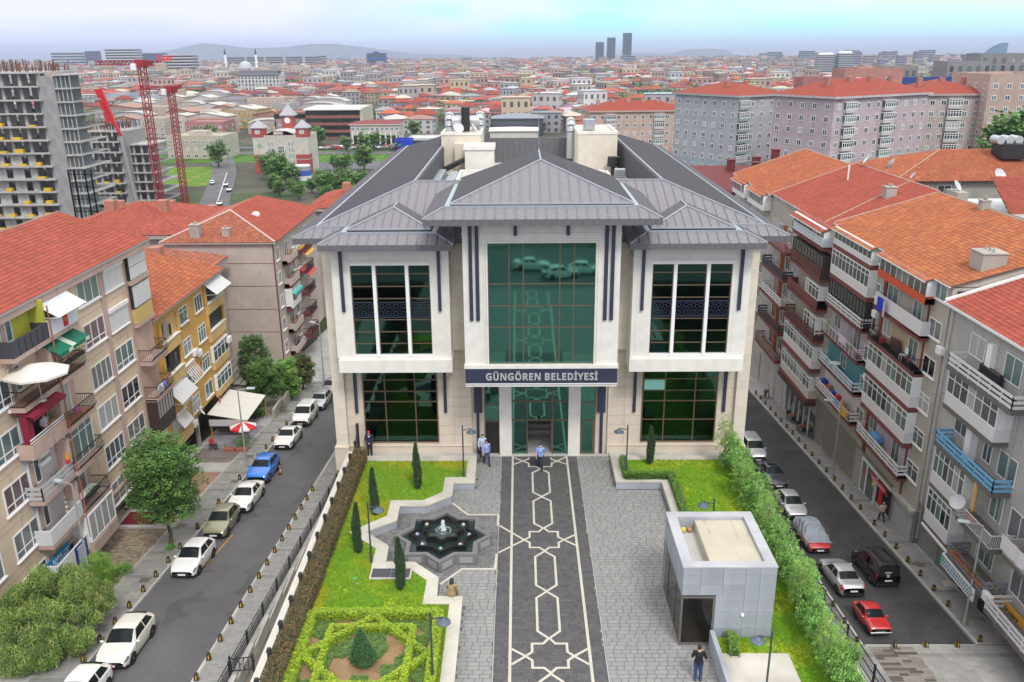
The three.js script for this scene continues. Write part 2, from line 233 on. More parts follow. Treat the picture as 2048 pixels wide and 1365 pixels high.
// ---------------------------------------------------------------- the town hall
const hall=thing('town_hall','cream town hall with grey seamed hip roofs and tall green mirror glass behind the plaza','town hall');
{
const gap=0.014;
const clad =(x0,x1,y0,y1,z,nx,ny,mat=m.sand,off=0)=>{
const w =(x1-x0)/ nx,h =(y1-y0)/ ny,g=boxG(Math.abs(w)- gap,h-gap,0.03);
for(let j=0;j<ny;j++)for(let i=0;i<nx;i++){const p=put('cladding_panel',g,mat,hall);p.position.set(x0+w *(i+0.5),y0+h *(j+0.5),z-0.015+rr(-0.002,0.002));}
};
const wb=new B();
for(const s of[-1,1]){wb.box(s*12.35,-13,-45,s*13.07,14.2,-0.032);wb.box(s*4.6,-1,-45,s*12.35,14.2,-0.332);wb.box(s*0.82,-1,-6.5,s*4.6,14.2,-0.482);wb.box(s*4.3,7.3,-0.332,s*5.6,14.2,-0.03);}
wb.box(-0.82,2.37,-6.5,0.82,14.2,-0.482).box(-4.6,-1,-45,4.6,14.2,-6.5).box(-0.82,-0.5,-6.5,0.82,0.02,-0.482);
wb.mesh('wall',m.cream,hall);
for(const s of[-1,1]){
const lo=Math.min(s*12.35,s*13.1),hi=Math.max(s*12.35,s*13.1);
clad(lo,hi,-0.2,14.1,0,1,8,m.cream);
for(let k=0;k<14;k++)for(let j=0;j<8;j++){const p=put('cladding_panel',boxG(0.03,1.76,3.19),m.cream,hall);p.position.set(s*13.085,-0.2+0.9+j*1.786,-1.6-k*3.2);}
const L =(a,b2)=>[Math.min(s*a,s*b2),Math.max(s*a,s*b2)];
let q=L(11.24,12.33);clad(q[0],q[1],0.76,6.45,-0.3,1,9);q=L(4.35,6.5);clad(q[0],q[1],0.76,7.28,-0.3,2,10);
q=L(6.5,11.24);clad(q[0],q[1],0.76,0.93,-0.3,3,1);
q=L(4.45,5.4);clad(q[0],q[1],7.32,14.1,0.0,1,4,m.cream);
const pl=new B();q=L(4.35,12.32);pl.cbox(q[0],-0.3,-0.34,q[1],0.66,-0.16,0.02).cbox(q[0],0.66,-0.34,q[1],0.76,-0.12,0.03);q=L(12.3,13.22);pl.cbox(q[0],-0.9,-0.5,q[1],0.66,0.12,0.02).cbox(q[0],0.66,-0.5,q[1],0.78,0.16,0.03);pl.mesh('plinth',m.sand,hall);
const bay=new THREE.Group();bay.name='window_bay';hall.add(bay);
const X =(k)=>s*k,f=new B();
f.box(X(12.29),7.3,-0.35,X(11.2),14.15,1.34).box(X(6.53),7.3,-0.35,X(5.4),14.15,1.34).box(X(11.2),13.17,-0.35,X(6.53),14.15,1.34).box(X(11.2),7.3,-0.35,X(6.53),7.41,1.34).box(X(11.2),7.41,-0.35,X(6.53),13.17,1.1);
f.mesh('bay_wall',m.ivory,bay);
const mo=new B();
mo.box(X(12.33),13.36,-0.3,X(5.36),13.43,1.385);mo.box(X(11.3),13.19,1.34,X(6.43),13.32,1.44);mo.box(X(12.05),7.3,1.34,X(11.42),13.36,1.365);mo.box(X(6.3),7.3,1.34,X(5.66),13.36,1.365);
for(let k=1;k<5;k++){mo.box(X(12.296),7.3+k*1.36,0,X(12.28),7.312+k*1.36,1.344);}
mo.mesh('moulding',m.ivory,bay);
const le=new B();le.cbox(Math.min(X(12.2),X(5.34)),6.45,-0.35,Math.max(X(12.2),X(5.34)),7.3,1.62,0.05);le.box(X(12.12),7.3,1.34,X(5.42),7.34,1.5);le.mesh('ledge',m.ivory,bay);
const wm=new B();for(const k of[9.8,7.87])wm.box(X(k+0.1),7.41,1.1,X(k-0.1),13.17,1.4);wm.box(X(11.2),13.05,1.1,X(6.53),13.17,1.36);wm.box(X(11.2),7.41,1.1,X(6.53),7.5,1.36);wm.mesh('mullion',m.white,bay);
const cols =[[11.18,9.9],[9.7,7.97],[7.77,6.55]],rows =[7.5,8.18,8.93,9.69,11.0,11.75,12.52,13.05];
const tr=new B();
for(const[a,b2]of cols)for(let r=0;r<7;r++){
const w=a-b2,h=rows[r+1]- rows[r],p=put('pane',boxG(w-0.05,h-0.05,0.02),m.deepGlass,bay);p.position.set(X((a+b2)/ 2),rows[r]+ h/2,1.17);p.rotation.set(rr(-0.003,0.003),rr(-0.004,0.004),0);
if(r)tr.box(X(a),rows[r]- 0.03,1.12,X(b2),rows[r]+ 0.03,1.22);
}
for(const[a,b2]of cols){tr.box(X(a),7.5,1.12,X(a-0.04),13.05,1.21).box(X(b2+0.04),7.5,1.12,X(b2),13.05,1.21);}
tr.mesh('glazing_bar',m.bronze,bay);
for(const[a,b2]of cols){
const la=new B(),n=Math.max(2,Math.round((a-b2)/ 0.47)),c =(a-b2)/ n,y0=9.87,ch=0.455,d=0.026;
la.box(X(a),9.84,1.25,X(b2),9.885,1.3).box(X(a),10.77,1.25,X(b2),10.815,1.3);
for(let i=0;i<n;i++)for(let j=0;j<2;j++){
const cx=X(a-c *(i+0.5)),cy=y0+ch *(j+0.5),R=c*0.32,P =[];for(let k=0;k<16;k++){const ang=k*Math.PI/8,rad=k % 2?R*0.72:R*1.05;P.push([cx+Math.cos(ang)* rad,cy+Math.sin(ang)* rad,1.275]);}
for(let k=0;k<16;k++)la.bar(P[k],P[(k+1)% 16],d,0.03,[0,0,1]);
for(let k=0;k<8;k++){const ang=k*Math.PI/4,e=k % 2?0.64:0.5,o=P[k*2];la.bar(o,[cx+Math.cos(ang)* c*e,cy+Math.sin(ang)* ch*e,1.275],d,0.03,[0,0,1]);}
}
la.mesh('lattice_screen',m.navy,bay);
}
const pipe =(xa,xb,ya,yb,z,hook)=>{const b=new B().box(X(xa),ya,z-0.02,X(xb),yb,z+0.12);if(hook)b.box(X(xa),yb-0.12,z-0.02,X(xa+hook),yb,z+0.1);b.mesh('downpipe',m.navy,hall);};
pipe(11.79,11.6,10.26,14.05,1.39,0.25);pipe(6.06,5.88,10.28,14.05,1.39,0.25);pipe(11.79,11.6,3.0,6.45,-0.28);pipe(6.1,5.92,3.0,6.45,-0.28);
for(const k of[4.03,3.66])pipe(k+0.1,k-0.1,10.1,15.9,2.71);pipe(1.57,1.39,15.08,15.9,2.71);
pipe(4.2,3.68,2.93,6.1,-0.44);pipe(4.06,3.88,0,2.93,-0.44);
const lb=new B(),lc =[[11.2,9.83],[9.83,7.92],[7.92,6.53]],lr =[0.94,2.47,3.76,4.47,5.25,6.45];
for(const[a,b2]of lc)for(let r=0;r<5;r++){const w=a-b2,h=lr[r+1]- lr[r],p=put('pane',boxG(w-0.06,h-0.06,0.02),m.deepGlass,hall);p.position.set(X((a+b2)/ 2),lr[r]+ h/2,-0.28);p.rotation.set(rr(-0.003,0.003),rr(-0.004,0.004),0);}
for(const y of lr)lb.box(X(11.24),y-0.035,-0.34,X(6.5),y+0.035,-0.23);for(const k of[11.21,9.83,7.92,6.53])lb.box(X(k+0.04),0.94,-0.34,X(k-0.04),6.45,-0.235);lb.mesh('glazing_bar',m.bronze,hall);
if(s>0)put('light_panel',boxG(1.3,0.66,0.02),M(0.35,0.75,0.66,0.3),hall).position.set(7.25,4.86,-0.245);
}
const c=new B();for(const s of[-1,1])c.box(s*4.48,7.12,-0.4,s*3.16,15.95,2.7);c.box(-3.16,14.74,-0.4,3.16,15.95,2.7).box(-3.16,7.12,-0.4,3.16,7.3,2.7).box(-3.16,7.3,-0.4,3.16,14.74,2.42);c.mesh('wall',m.ivory,hall);
const cm=new B();for(const[o,z]of[[3.55,2.72],[3.3,2.76],[3.16,2.79]]){const t=0.09;for(const s of[-1,1])cm.box(s*o,7.36,2.6,s *(o-t),14.74 +(o-3.16),z);cm.box(-o,14.65 +(o-3.16),2.6,o,14.74 +(o-3.16),z-0.001);}cm.box(-4.52,15.16,2.6,4.52,15.22,2.735);cm.box(-4.54,7.14,2.5,4.54,7.36,2.86);for(const s of[-1,1])for(const y of[9.3,10.75,12.6])cm.box(s*4.484,y,2,s*3.56,y+0.014,2.702);cm.mesh('moulding',m.ivory,hall);
const gx =[-3.06,-1.85,-1.04,1.05,1.86,3.07],gy =[7.37,9.63,10.93,12.24,14.64],gb=new B();
for(let i=0;i<5;i++)for(let j=0;j<4;j++){const w=gx[i+1]- gx[i],h=gy[j+1]- gy[j],p=put('pane',boxG(w-0.04,h-0.04,0.02),m.greenGlass,hall);p.position.set(gx[i]+ w/2,gy[j]+ h/2,2.55);p.rotation.set(rr(-0.002,0.002),rr(-0.003,0.003),0);}
for(const x of gx)gb.box(x-0.03,7.37,2.44,x+0.03,14.64,2.6);for(const y of gy)gb.box(-3.06,y-0.03,2.44,3.07,y+0.03,2.595);gb.mesh('glazing_bar',m.bronze,hall);
for(const[a,b]of[[-2.58,-1.8],[1.83,2.59]])new B().box(a,0,-0.5,b,6.1,-0.1).mesh('column',m.ivory,hall);const pj=new B();for(const[a,b]of[[-2.58,-1.8],[1.83,2.59]])pj.box(a-0.003,2.95,-0.5,b+0.003,2.965,-0.097);pj.mesh('joint',m.sand,hall);
const po=new B().box(-4.48,6.0,-0.5,4.48,6.22,2.84);po.box(-4.48,6.22,-0.5,4.48,7.12,2.6);po.mesh('canopy',m.ivory,hall);
const pp =(x0,x1,y0,y1,z=-0.36,mat=m.greenGlass,par=hall)=>{const p=put('pane',boxG(x1-x0-0.05,y1-y0-0.05,0.02),mat,par);p.position.set((x0+x1)/ 2,(y0+y1)/ 2,z);return p;};
for(const[a,b]of[[-1.8,-0.8],[-0.8,0.83],[0.83,1.83]]){pp(a,b,3.71,6.0);pp(a,b,2.38,3.71);if(a!==-0.8)pp(a,b,0,2.38);}
pp(-3.5,-2.6,3.5,6.0);pp(-3.5,-2.6,2.35,3.5);pp(2.6,3.54,3.6,6.0);pp(2.6,3.54,2.35,3.6);pp(2.68,3.46,0.05,2.3);
const pb=new B();for(const x of[-3.5,-2.6,-1.8,-0.8,0.83,1.83,2.6,3.54])pb.box(x-0.035,0,-0.42,x+0.035,6,-0.3);for(const[a,b,y]of[[-1.8,1.83,3.71],[-1.8,1.83,2.4],[-3.5,-2.6,3.5],[-3.5,-2.6,2.35],[2.6,3.54,3.6],[2.6,3.54,2.33],[2.6,3.54,0.04]])pb.box(a,y-0.04,-0.42,b,y+0.04,-0.305);pb.box(2.64,0.05,-0.4,2.74,2.3,-0.29).box(3.4,0.05,-0.4,3.5,2.3,-0.29);pb.mesh('door_frame',m.bronze,hall);
const door=new THREE.Group();door.name='door';hall.add(door);at(door,-2.62,0,-0.3,-1.28+Math.PI/2+0.25);
new B().box(-0.04,0,-0.03,0.04,2.3,0.03).box(0.8,0,-0.03,0.88,2.3,0.03).box(0,2.22,-0.03,0.88,2.3,0.03).box(0,0,-0.03,0.88,0.1,0.03).mesh('leaf_frame',m.bronze,door);put('pane',boxG(0.78,2.14,0.015),m.greenGlass,door).position.set(0.42,1.16,0);
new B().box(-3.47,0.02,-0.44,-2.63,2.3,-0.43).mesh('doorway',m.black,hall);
new B().box(-0.81,0.02,-4,0.82,0.06,-0.46).box(-0.81,0.06,-4,0.82,0.36,-3.2).box(-0.81,0.36,-4,0.82,0.66,-3.5).mesh('entrance_floor',m.granite,hall);new B().box(-0.815,0.02,-4.3,0.815,2.37,-4.1).mesh('inner_wall',m.conc,hall);
const sign=new THREE.Group();sign.name='name_board';hall.add(sign);new B().box(-4.47,6.22,2.6,4.48,7.12,2.9).mesh('board',m.navy,sign);new B().box(-4.48,6.19,2.59,4.49,6.235,2.93).mesh('edge_strip',m.white,sign);
const let_=put('lettering',text('GÜNGÖREN BELEDİYESİ',0.44,0.07,'sans_bold',6.6),M(0.55,0.54,0.55,0.35,{metalness: 0.4}),sign);let_.position.set(0.03,6.45,2.9);

// ---- roofs
  const eave =(x0,x1,z0,z1,y,run,rise,parent,sides='flrb',fine)=>{
const f=new B(),h=0.33;f.box(x0,y-h,z1,x1,y-0.002,z1-0.08);if(sides.includes('l'))f.box(x0,y-h,z0,x0+0.08,y-0.002,z1-0.08);if(sides.includes('r'))f.box(x1-0.08,y-h,z0,x1,y-0.002,z1-0.08);f.box(x0+0.08,y-h+0.02,z0,x1-0.08,y-h+0.08,z1-0.08);f.mesh('fascia',m.zincDark,parent);
const fs=new B();for(let x=x0+0.3;x<x1;x+=0.56)fs.box(x,y-h,z1,x+0.025,y-0.02,z1+0.018);fs.mesh('fascia_seam',m.zincDark,parent);
const a =[x0,y,z1],b =[x1,y,z1],c =[x1-run,y+rise,z1-run],d =[x0+run,y+rise,z1-run],e =[x0,y,z0],g =[x1,y,z0],k =[x0+run,y+rise,z0],l =[x1-run,y+rise,z0];
seamRoof([a,b,c,d],0.56,m.zinc,parent);if(sides.includes('l'))seamRoof([e,a,d,k],0.3,m.zinc,parent,true);if(sides.includes('r'))seamRoof([b,g,l,c],0.3,m.zinc,parent,true);
const gt=new B();gt.box(x0+run-0.02,y+rise-0.05,z1-run-0.36,x1-run+0.02,y+rise+0.015,z1-run);gt.bar([x0+run,y+rise+0.05,z1-run+0.02],[x1-run,y+rise+0.05,z1-run+0.02],0.05,0.13);
gt.box(x0+run,y+rise-0.05,z0,x0+run+0.36,y+rise+0.014,z1-run).box(x1-run-0.36,y+rise-0.05,z0,x1-run,y+rise+0.014,z1-run);gt.mesh('gutter',m.gutter,parent);
const hp=new B();for(const[p,q]of[[a,d],[b,c]])hp.bar([p[0],p[1]+ 0.05,p[2]],[q[0],q[1]+ 0.05,q[2]],0.08,0.08);hp.mesh('hip_cap',m.zincTrim,parent);
};
const roof =(n)=>{const g=new THREE.Group();g.name=n;hall.add(g);return g;};
const cap =(parent,...ed)=>{const b=new B();for(const[p,q]of ed)b.bar([p[0],p[1]+ 0.05,p[2]],[q[0],q[1]+ 0.05,q[2]],0.1,0.08);b.mesh('ridge_cap',m.zincTrim,parent);};
const mr=roof('main_roof');
eave(-14.6,14.6,-46,0.6,14.5,1.05,0.45,mr);
const hy=15.0,ry=16.85,xi=8.05,zi=-5.95;
for(const s of[-1,1]){
const A =[s*13.3,hy,-0.7],Bq =[s*4.6,hy,-0.7],C =[s*4.6,ry,zi],D =[s*xi,ry,zi],Ez =[s*13.3,hy,-44.7],F =[s*xi,ry,-39.4];
seamRoof(s<0 ?[A,Bq,C,D]:[Bq,A,D,C],0.56,m.zinc,mr);
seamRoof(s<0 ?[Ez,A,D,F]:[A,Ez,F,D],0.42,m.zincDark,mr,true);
cap(mr,[A,D],[D,F],[C,D]);
const w=new B().box(s*xi,14.3,-39.4,s *(xi-0.12),ry-0.02,zi);for(let z=zi-0.3;z>-39;z-=0.45)w.box(s *(xi-0.12),14.5,z,s *(xi-0.15),ry-0.06,z-0.04);w.mesh('roof_inner_wall',m.zincDark,mr);
}
const bw=new B().box(-xi,14.3,-34.4,xi,16.83,-34.52);for(let x=-7.8;x<7.8;x+=0.55)bw.box(x,14.5,-34.36,x+0.04,16.8,-34.4);bw.slab([[-xi,16.83,-34.4],[xi,16.83,-34.4],[13.3,15.0,-44.7],[-13.3,15,-44.7]],0.05);bw.mesh('roof_inner_wall',m.zincDark,mr);
new B().box(-xi,14.2,-34.4,xi,14.5,-5.5).mesh('roof_deck',m.paleConc,mr);
const fr=new B().slab([[-xi,ry-0.02,zi],[xi,ry-0.02,zi],[xi,16.2,zi-0.6],[-xi,16.2,zi-0.6]],0.05);fr.box(-8,14.3,zi-0.5,8,16.8,zi-0.38);fr.mesh('roof_inner_wall',m.zincDark,mr);
for(const s of[-1,1]){
const g=roof('wing_roof'),cx=s*8.85;eave(cx-3.85,cx+3.85,-1.2,2.6,14.52,1.05,0.45,g);
const h=2.45,y0=15.05,y1=15.92,zf=0.95,A =[cx-h,y0,zf],Bq =[cx+h,y0,zf],P =[cx,y1,zf-h],Q =[cx,y1,-3.4];
seamRoof([A,Bq,P],0.5,m.zinc,g);seamRoof([[cx-h,y0,-3.4],A,P,Q],0.28,m.zinc,g,true);seamRoof([Bq,[cx+h,y0,-3.4],Q,P],0.28,m.zinc,g,true);
new B().box(cx-h,14.6,-1.2,cx+h,y0-0.04,zf-0.02).mesh('roof_upstand',m.zincDark,g);cap(g,[A,P],[Bq,P],[P,Q],[A,Bq]);
}
const cr=roof('middle_roof');eave(-6.5,6.5,-7.6,4.2,16.25,1.08,0.47,cr);
{const h=5.1,y0=16.82,y1=18.6,zf=2.75,A =[-h,y0,zf],Bq =[h,y0,zf],P =[0.05,y1,zf-h],Q =[0.05,y1,-7.6];
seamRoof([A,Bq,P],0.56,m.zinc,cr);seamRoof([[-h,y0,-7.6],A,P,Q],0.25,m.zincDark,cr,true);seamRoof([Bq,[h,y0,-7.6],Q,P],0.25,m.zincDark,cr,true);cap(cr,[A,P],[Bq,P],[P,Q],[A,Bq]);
new B().box(-h,16.2,-7.55,h,y0-0.04,zf-0.02).poly([[h,16.6,-7.6],[-h,16.6,-7.6],[0.05,y1,-7.6]]).mesh('roof_upstand',m.zincDark,cr);
new B().cyl([0.05,18.5,-7.4],[0.05,22.3,-7.4],0.03,0.02,6).cyl([0.05,22.2,-7.4],[0.05,22.5,-7.4],0.12,0.02,8).mesh('lightning_rod',m.steel,cr);}

// ---- rooftop plant
  const up=roof('rooftop_block');new B().cbox(-8.1,14.4,-34,-4.6,17.8,-27).cbox(-6.9,14.4,-27.02,-4.7,17.2,-26.2).mesh('stair_tower',m.cream,up);new B().cbox(3.9,14.4,-33.2,7.3,17.9,-26).mesh('stair_tower',m.cream,up);
const pa=new B();for(const[x0,x1,z0,z1,y]of[[-8.15,-4.55,-34.05,-26.95,17.8],[3.85,7.35,-33.25,-25.95,17.9]]){pa.box(x0,y,z0,x1,y+0.22,z0+0.2).box(x0,y,z1-0.2,x1,y+0.22,z1).box(x0,y,z0+0.2,x0+0.2,y+0.22,z1-0.2).box(x1-0.2,y,z0+0.2,x1,y+0.22,z1-0.2);}
pa.cbox(-5.85,14.4,-26.1,-3.4,16.9,-23.6).cbox(-5.95,16.9,-26.2,-3.3,17.25,-23.5);pa.mesh('parapet',m.ivory,up);
const wl=new B().box(-6.2,14.4,-22.6,-2.3,15.4,-22.4).box(-6.2,14.4,-22.4,-6.0,15.4,-17).box(3.2,14.4,-21,6,15.5,-20.8).box(5.8,14.4,-21,6,15.5,-14);wl.mesh('parapet',m.ivory,up);
for(const[x,n]of[[-7.7,7],[-6.6,6]])for(let k=0;k<n;k++){const a=put('air_conditioner',new B().cbox(-0.35,0,-0.45,0.35,0.95,0.45,0.03).cyl([0,0.95,0],[0,0.99,0],0.28,0.28,10).geo(),m.gutter,hall);a.position.set(x,14.5,-15.2-k*1.15);}
const ac=put('air_conditioner',new B().cbox(-0.42,0,-0.2,0.42,1.25,0.2,0.03).geo(),m.galv,hall);ac.position.set(6.9,14.5,-20);const gr=new B();for(let k=0;k<7;k++)gr.box(-0.36,0.1+k*0.15,0.2,0.36,0.13+k*0.15,0.215).box(-0.36+k*0.12,0.1,0.2,-0.34+k*0.12,1.15,0.214);gr.mesh('grille',m.iron,ac);
new B().cyl([6.9,15.3,-25],[6.9,16.1,-25],0.55,0.5,12).cyl([6.9,14.5,-25],[6.9,15.3,-25],0.2,0.2,8).mesh('water_tank',m.black,hall);
for(const[x,z,y]of[[-7.7,-32,17.8],[-4.9,-33,17.8],[3.6,-32.6,17.2]]){const d=new B();for(let k=0;k<6;k++){const a0=k/6*Math.PI,a1 =(k+1)/ 6*Math.PI;d.cyl([x,y+0.4+Math.sin(a0)* 0.9,z+Math.cos(a0)* 0.8],[x,y+0.4+Math.sin(a1)* 0.9,z+Math.cos(a1)* 0.8],0.42,0.42,10);}d.cyl([x,y-2,z+0.8],[x,y+0.4,z+0.8],0.42,0.42,10);d.mesh('air_duct',m.galv,hall);}
new B().cyl([-7.4,18.7,-31],[-4.9,18.7,-31],0.5,0.5,12).box(-6.9,17.8,-31.3,-6.6,18.5,-30.7).box(-5.6,17.8,-31.3,-5.3,18.5,-30.7).mesh('air_duct',m.galv,hall);
new B().cyl([-6.1,17.9,-30],[-6.1,20.0,-30],0.4,0.4,10).mesh('chimney',m.black,hall);new B().cbox(4.6,17.9,-30.5,5.6,18.9,-29.3).box(4.7,18.1,-29.3,5.5,18.7,-29.0).mesh('fan_housing',m.steel,hall);
for(const[x,z,a]of[[-6.7,-27.6,0.5],[-5.4,-27.4,1.5]])dish(hall,x,17.9,z,0.5,a);
const arch=new B();for(let k=0;k<6;k++){const a0=k/6*1.4,a1 =(k+1)/ 6*1.4;arch.bar([-8.0+3.6*Math.sin(a0),15.0+1.6 *(Math.sin(a0*1.1)),-24.6],[-8.0+3.6*Math.sin(a1),15.0+1.6*Math.sin(a1*1.1),-24.6],1.6,0.35);}arch.mesh('cable_duct',m.black,hall);
}
function dish(parent,x,y,z,r,ry){const d=new THREE.Group();d.name='satellite_dish';parent.add(d);at(d,x,y,z,ry);const pts =[];for(let k=0;k<=5;k++)pts.push(new THREE.Vector2(r*k/5,0.35*r *(k/5)** 2));const g=new THREE.LatheGeometry(pts,14);g.rotateX(Math.PI/2-0.6);g.translate(0,r*0.9,0.1);put('bowl',g,m.dish,d);new B().cyl([0,0,0],[0,r*0.9,0.05],0.03,0.03,5).cyl([0,r*0.9,0.1],[0,r*1.5,r*0.9],0.015,0.015,4).mesh('arm',m.steel,d);return d;}

// ---------------------------------------------------------------- the plaza podium, its paving, planters, fountain and kiosk
{
const pod=struct(put('plaza_podium',new B().box(-12.3,-13,-0.3,12.72,-0.06,50).geo(),m.paleConc));
const inPoly =(P,x,z)=>{let c=false;for(let i=0,j=P.length-1;i<P.length;j=i++)if((P[i][1]> z)!==(P[j][1]> z)&&x <(P[j][0]- P[i][0])*(z-P[i][1])/(P[j][1]- P[i][1])+ P[i][0])c=!c;return c;};
const fz =[[-5.3,5.8],[-4.22,7.34],[-2.52,7.34],[-2.52,12.66],[-4.22,12.66],[-5.3,14.05],[-8.1,12.7],[-8.1,11.2],[-9.6,9.9],[-8.0,8.7],[-8,7.1],[-6.5,7.1]];
const left =[[-4.02,-0.42],[-2.49,-0.42],[-2.49,25],[-4.05,25],[-4.05,15.6],[-5.25,15.6],[-5.25,5.8],[-5.25,4.45],[-4.02,4.45]],right =[[2.44,-0.42],[4.5,-0.42],[4.5,4.4],[7.15,4.4],[7.15,25],[2.44,25]],mid =[[-2.45,-0.42],[2.4,-0.42],[2.4,25],[-2.45,25]];
const pav=struct(put('plaza_paving',new B().box(-10,-0.058,-0.44,7.2,-0.03,26).geo(),M(0.15,0.149,0.146,0.9,{map: T.conc})));new B().box(-2.45,-0.05,-0.42,2.4,-0.018,25).mesh('pale_grout',M(0.30,0.30,0.295,0.9,{map: T.conc}),pav);
const light =[[0.30,0.298,0.29],[0.285,0.284,0.278],[0.315,0.31,0.3],[0.295,0.296,0.294]],dark =[[0.095,0.092,0.098],[0.083,0.081,0.087],[0.112,0.109,0.112],[0.10,0.097,0.103]],midg =[[0.21,0.205,0.205],[0.18,0.178,0.18],[0.235,0.23,0.23]];
const all =[];
const lay =(poly,rowH,wMin,wMax,cols,skip)=>{
const xs=poly.map((p)=>p[0]),zs=poly.map((p)=>p[1]),x0=Math.min(...xs),x1=Math.max(...xs),z0=Math.min(...zs),z1=Math.max(...zs);
for(let z=z0;z<z1-0.02;z+=rowH){let x=x0+rr(-0.2,0);while(x<x1){const w=rr(wMin,wMax),a=Math.max(x,x0),b=Math.min(x+w,x1);if(b-a>0.07&&inPoly(poly,(a+b)/ 2,z+rowH/2)&&!(skip&&inPoly(skip,(a+b)/ 2,z+rowH/2)))all.push([(a+b)/ 2,z+rowH/2,b-a,rowH,cols]);x+=w;}}
};
lay(left,0.26,0.3,0.55,light,fz);lay(right,0.26,0.3,0.56,light);lay(mid,0.19,0.18,0.36,dark);lay(fz,0.24,0.26,0.5,midg);
all.sort((a,b)=>(a[1]> 22?1:0)-(b[1]> 22?1:0)||b[1]* 1+b[2]* b[3]* 40 -(a[1]* 1+a[2]* a[3]* 40));
const pg=new B().cbox(-0.5,-1,-0.5,0.5,0,0.5,0.12).geo(),pmats=new Map();const pm=M(1,1,1,0.72,{map: T.stone});
const I =[],C =[];
all.forEach(([x,z,w,h,cols],i)=>{
const c=pick(cols),k=rr(0.95,1.05),y=rr(-0.004,0.002);
if(i<300){const key=c.join();if(!pmats.has(key))pmats.set(key,M(...c,0.72,{map: T.stone}));const p=put('paver',pg,pmats.get(key),pav);p.position.set(x,y,z);p.scale.set(w-0.022,0.05,h-0.022);}
else{I.push(X4(x,y,z,0,[w -(w<0.37&&cols===dark?0.012:0.022),0.05,h -(cols===dark?0.012:0.022)]));C.push([c[0]* k,c[1]* k,c[2]* k]);}
});
stuff(inst('pavers',pg,pm,I,C,pav));
new B().box(-2.49,-0.03,-0.42,-2.45,0.004,25).box(2.4,-0.03,-0.42,2.44,0.004,25).mesh('edge_strip',m.conc,pav);
const stripMat=M(0.60,0.565,0.49,0.7,{map: T.stone});
const strip =(pts,w,k)=>{
const b=new B(),y1=0.007+k*0.0016,n=pts.length,L =[],R =[];
for(let i=0;i<n;i++){const p=pts[i],a=pts[Math.max(0,i-1)],c=pts[Math.min(n-1,i+1)];const d1=new THREE.Vector2(p[0]- a[0],p[1]- a[1]).normalize(),d2=new THREE.Vector2(c[0]- p[0],c[1]- p[1]).normalize();const d=i===0?d2:i===n-1?d1:d1.clone().add(d2).normalize();const nn =[-d.y,d.x],s=w/2/Math.max(0.35,i&&i<n-1?Math.abs(d.dot(d1)): 1);L.push([p[0]+ nn[0]* s,p[1]+ nn[1]* s]);R.push([p[0]- nn[0]* s,p[1]- nn[1]* s]);}
for(let i=0;i<n-1;i++)b.prism([L[i],L[i+1],R[i+1],R[i]],-0.03,y1);return b.mesh('stone_strip',stripMat,pav);
};
for(const s of[-1,1])strip([[s*1.74,-0.4],[s*1.74,45]],0.13,0);
for(let q=0;q<5;q++){const z=0.6+q*9.29;for(const s of[-1,1]){
const P =(x,zz)=>[s*x,z+zz],far=q===1&&s<0,e=far?2.42:1.68;
if(z>1)strip([P(-0.02,-1.17),P(0.27,-0.75),P(0.77,-0.75),P(0.77,-0.2),P(1.06,0.08),P(e,far?1.3:0.62)],0.115,1 +(s>0));if(z>1)strip([P(-0.02,1.17),P(0.27,0.82),P(0.77,0.82),P(0.77,0.36),P(1.06,0.08),P(e,far?-1.38:-0.4)],0.115,3 +(s>0));
else strip([P(-0.02,1.17),P(0.27,0.85),P(0.72,0.85),P(0.72,0.42),P(1.1,0.1),P(1.68,-0.45)],0.115,3 +(s>0)),strip([P(0.7,-0.4),P(0.72,-0.2),P(1.1,0.1),P(1.68,0.55)],0.115,1 +(s>0));
for(const o of[1.17,4.685])strip([P(-0.02,o),P(0.505,o+0.52),P(0.505,o+3.0),P(-0.02,o+3.53)],0.115,(o>2?2:5)+(s>0));
}}
strip([[-5.22,6.0],[-4.24,7.34],[-2.51,7.34],[-2.51,8.5]],0.13,2);strip([[-2.51,11.3],[-2.56,12.66],[-4.23,12.66],[-5.24,13.97]],0.13,2);
put('door_mat',new B().cbox(-0.66,0.001,-0.35,0.66,0.02,1.02,0.005).geo(),M(0.06,0.06,0.07,0.95,{map: T.fine})).position.set(0,0,0.4);tag(scene.children.at(-1),'dark rectangular doormat before the glass entrance of the town hall','doormat');
new B().box(-12.3,-0.3,-0.4,-4.05,0.2,0.86).box(4.5,-0.3,-0.4,12.3,0.2,0.86).mesh('kerb',m.paleConc,pod);new B().box(-4.05,-0.05,-0.45,4.5,0.012,0.02).mesh('threshold',m.paleConc,pod);
const planter =(name,label,outer,inner,top=0.5)=>{
const t=thing(name,label,'garden wall');
const w=new B();for(let i=0;i<outer.length-1;i++){const[a,b,c,d]=[outer[i],outer[i+1],inner[i+1],inner[i]],mv =(p,q,f)=>[lerp(p[0],q[0],f),lerp(p[1],q[1],f)];w.prism([mv(a,d,0.06),mv(b,c,0.06),mv(c,b,0.06),mv(d,a,0.06)],-0.3,top-0.08);const L=Math.hypot(b[0]- a[0],b[1]- a[1]),n=Math.max(1,Math.round(L/1.3));for(let k=0;k<n;k++){const f0 =(k+0.004)/ n,f1 =(k+0.996)/ n;new B().prism([mv(a,b,f0),mv(a,b,f1),mv(d,c,f1),mv(d,c,f0)],top-0.08,top+rr(-0.002,0.003),true).mesh('coping_stone',m.coping,t);}}
w.mesh('wall',m.kiosk,t);return t;
};
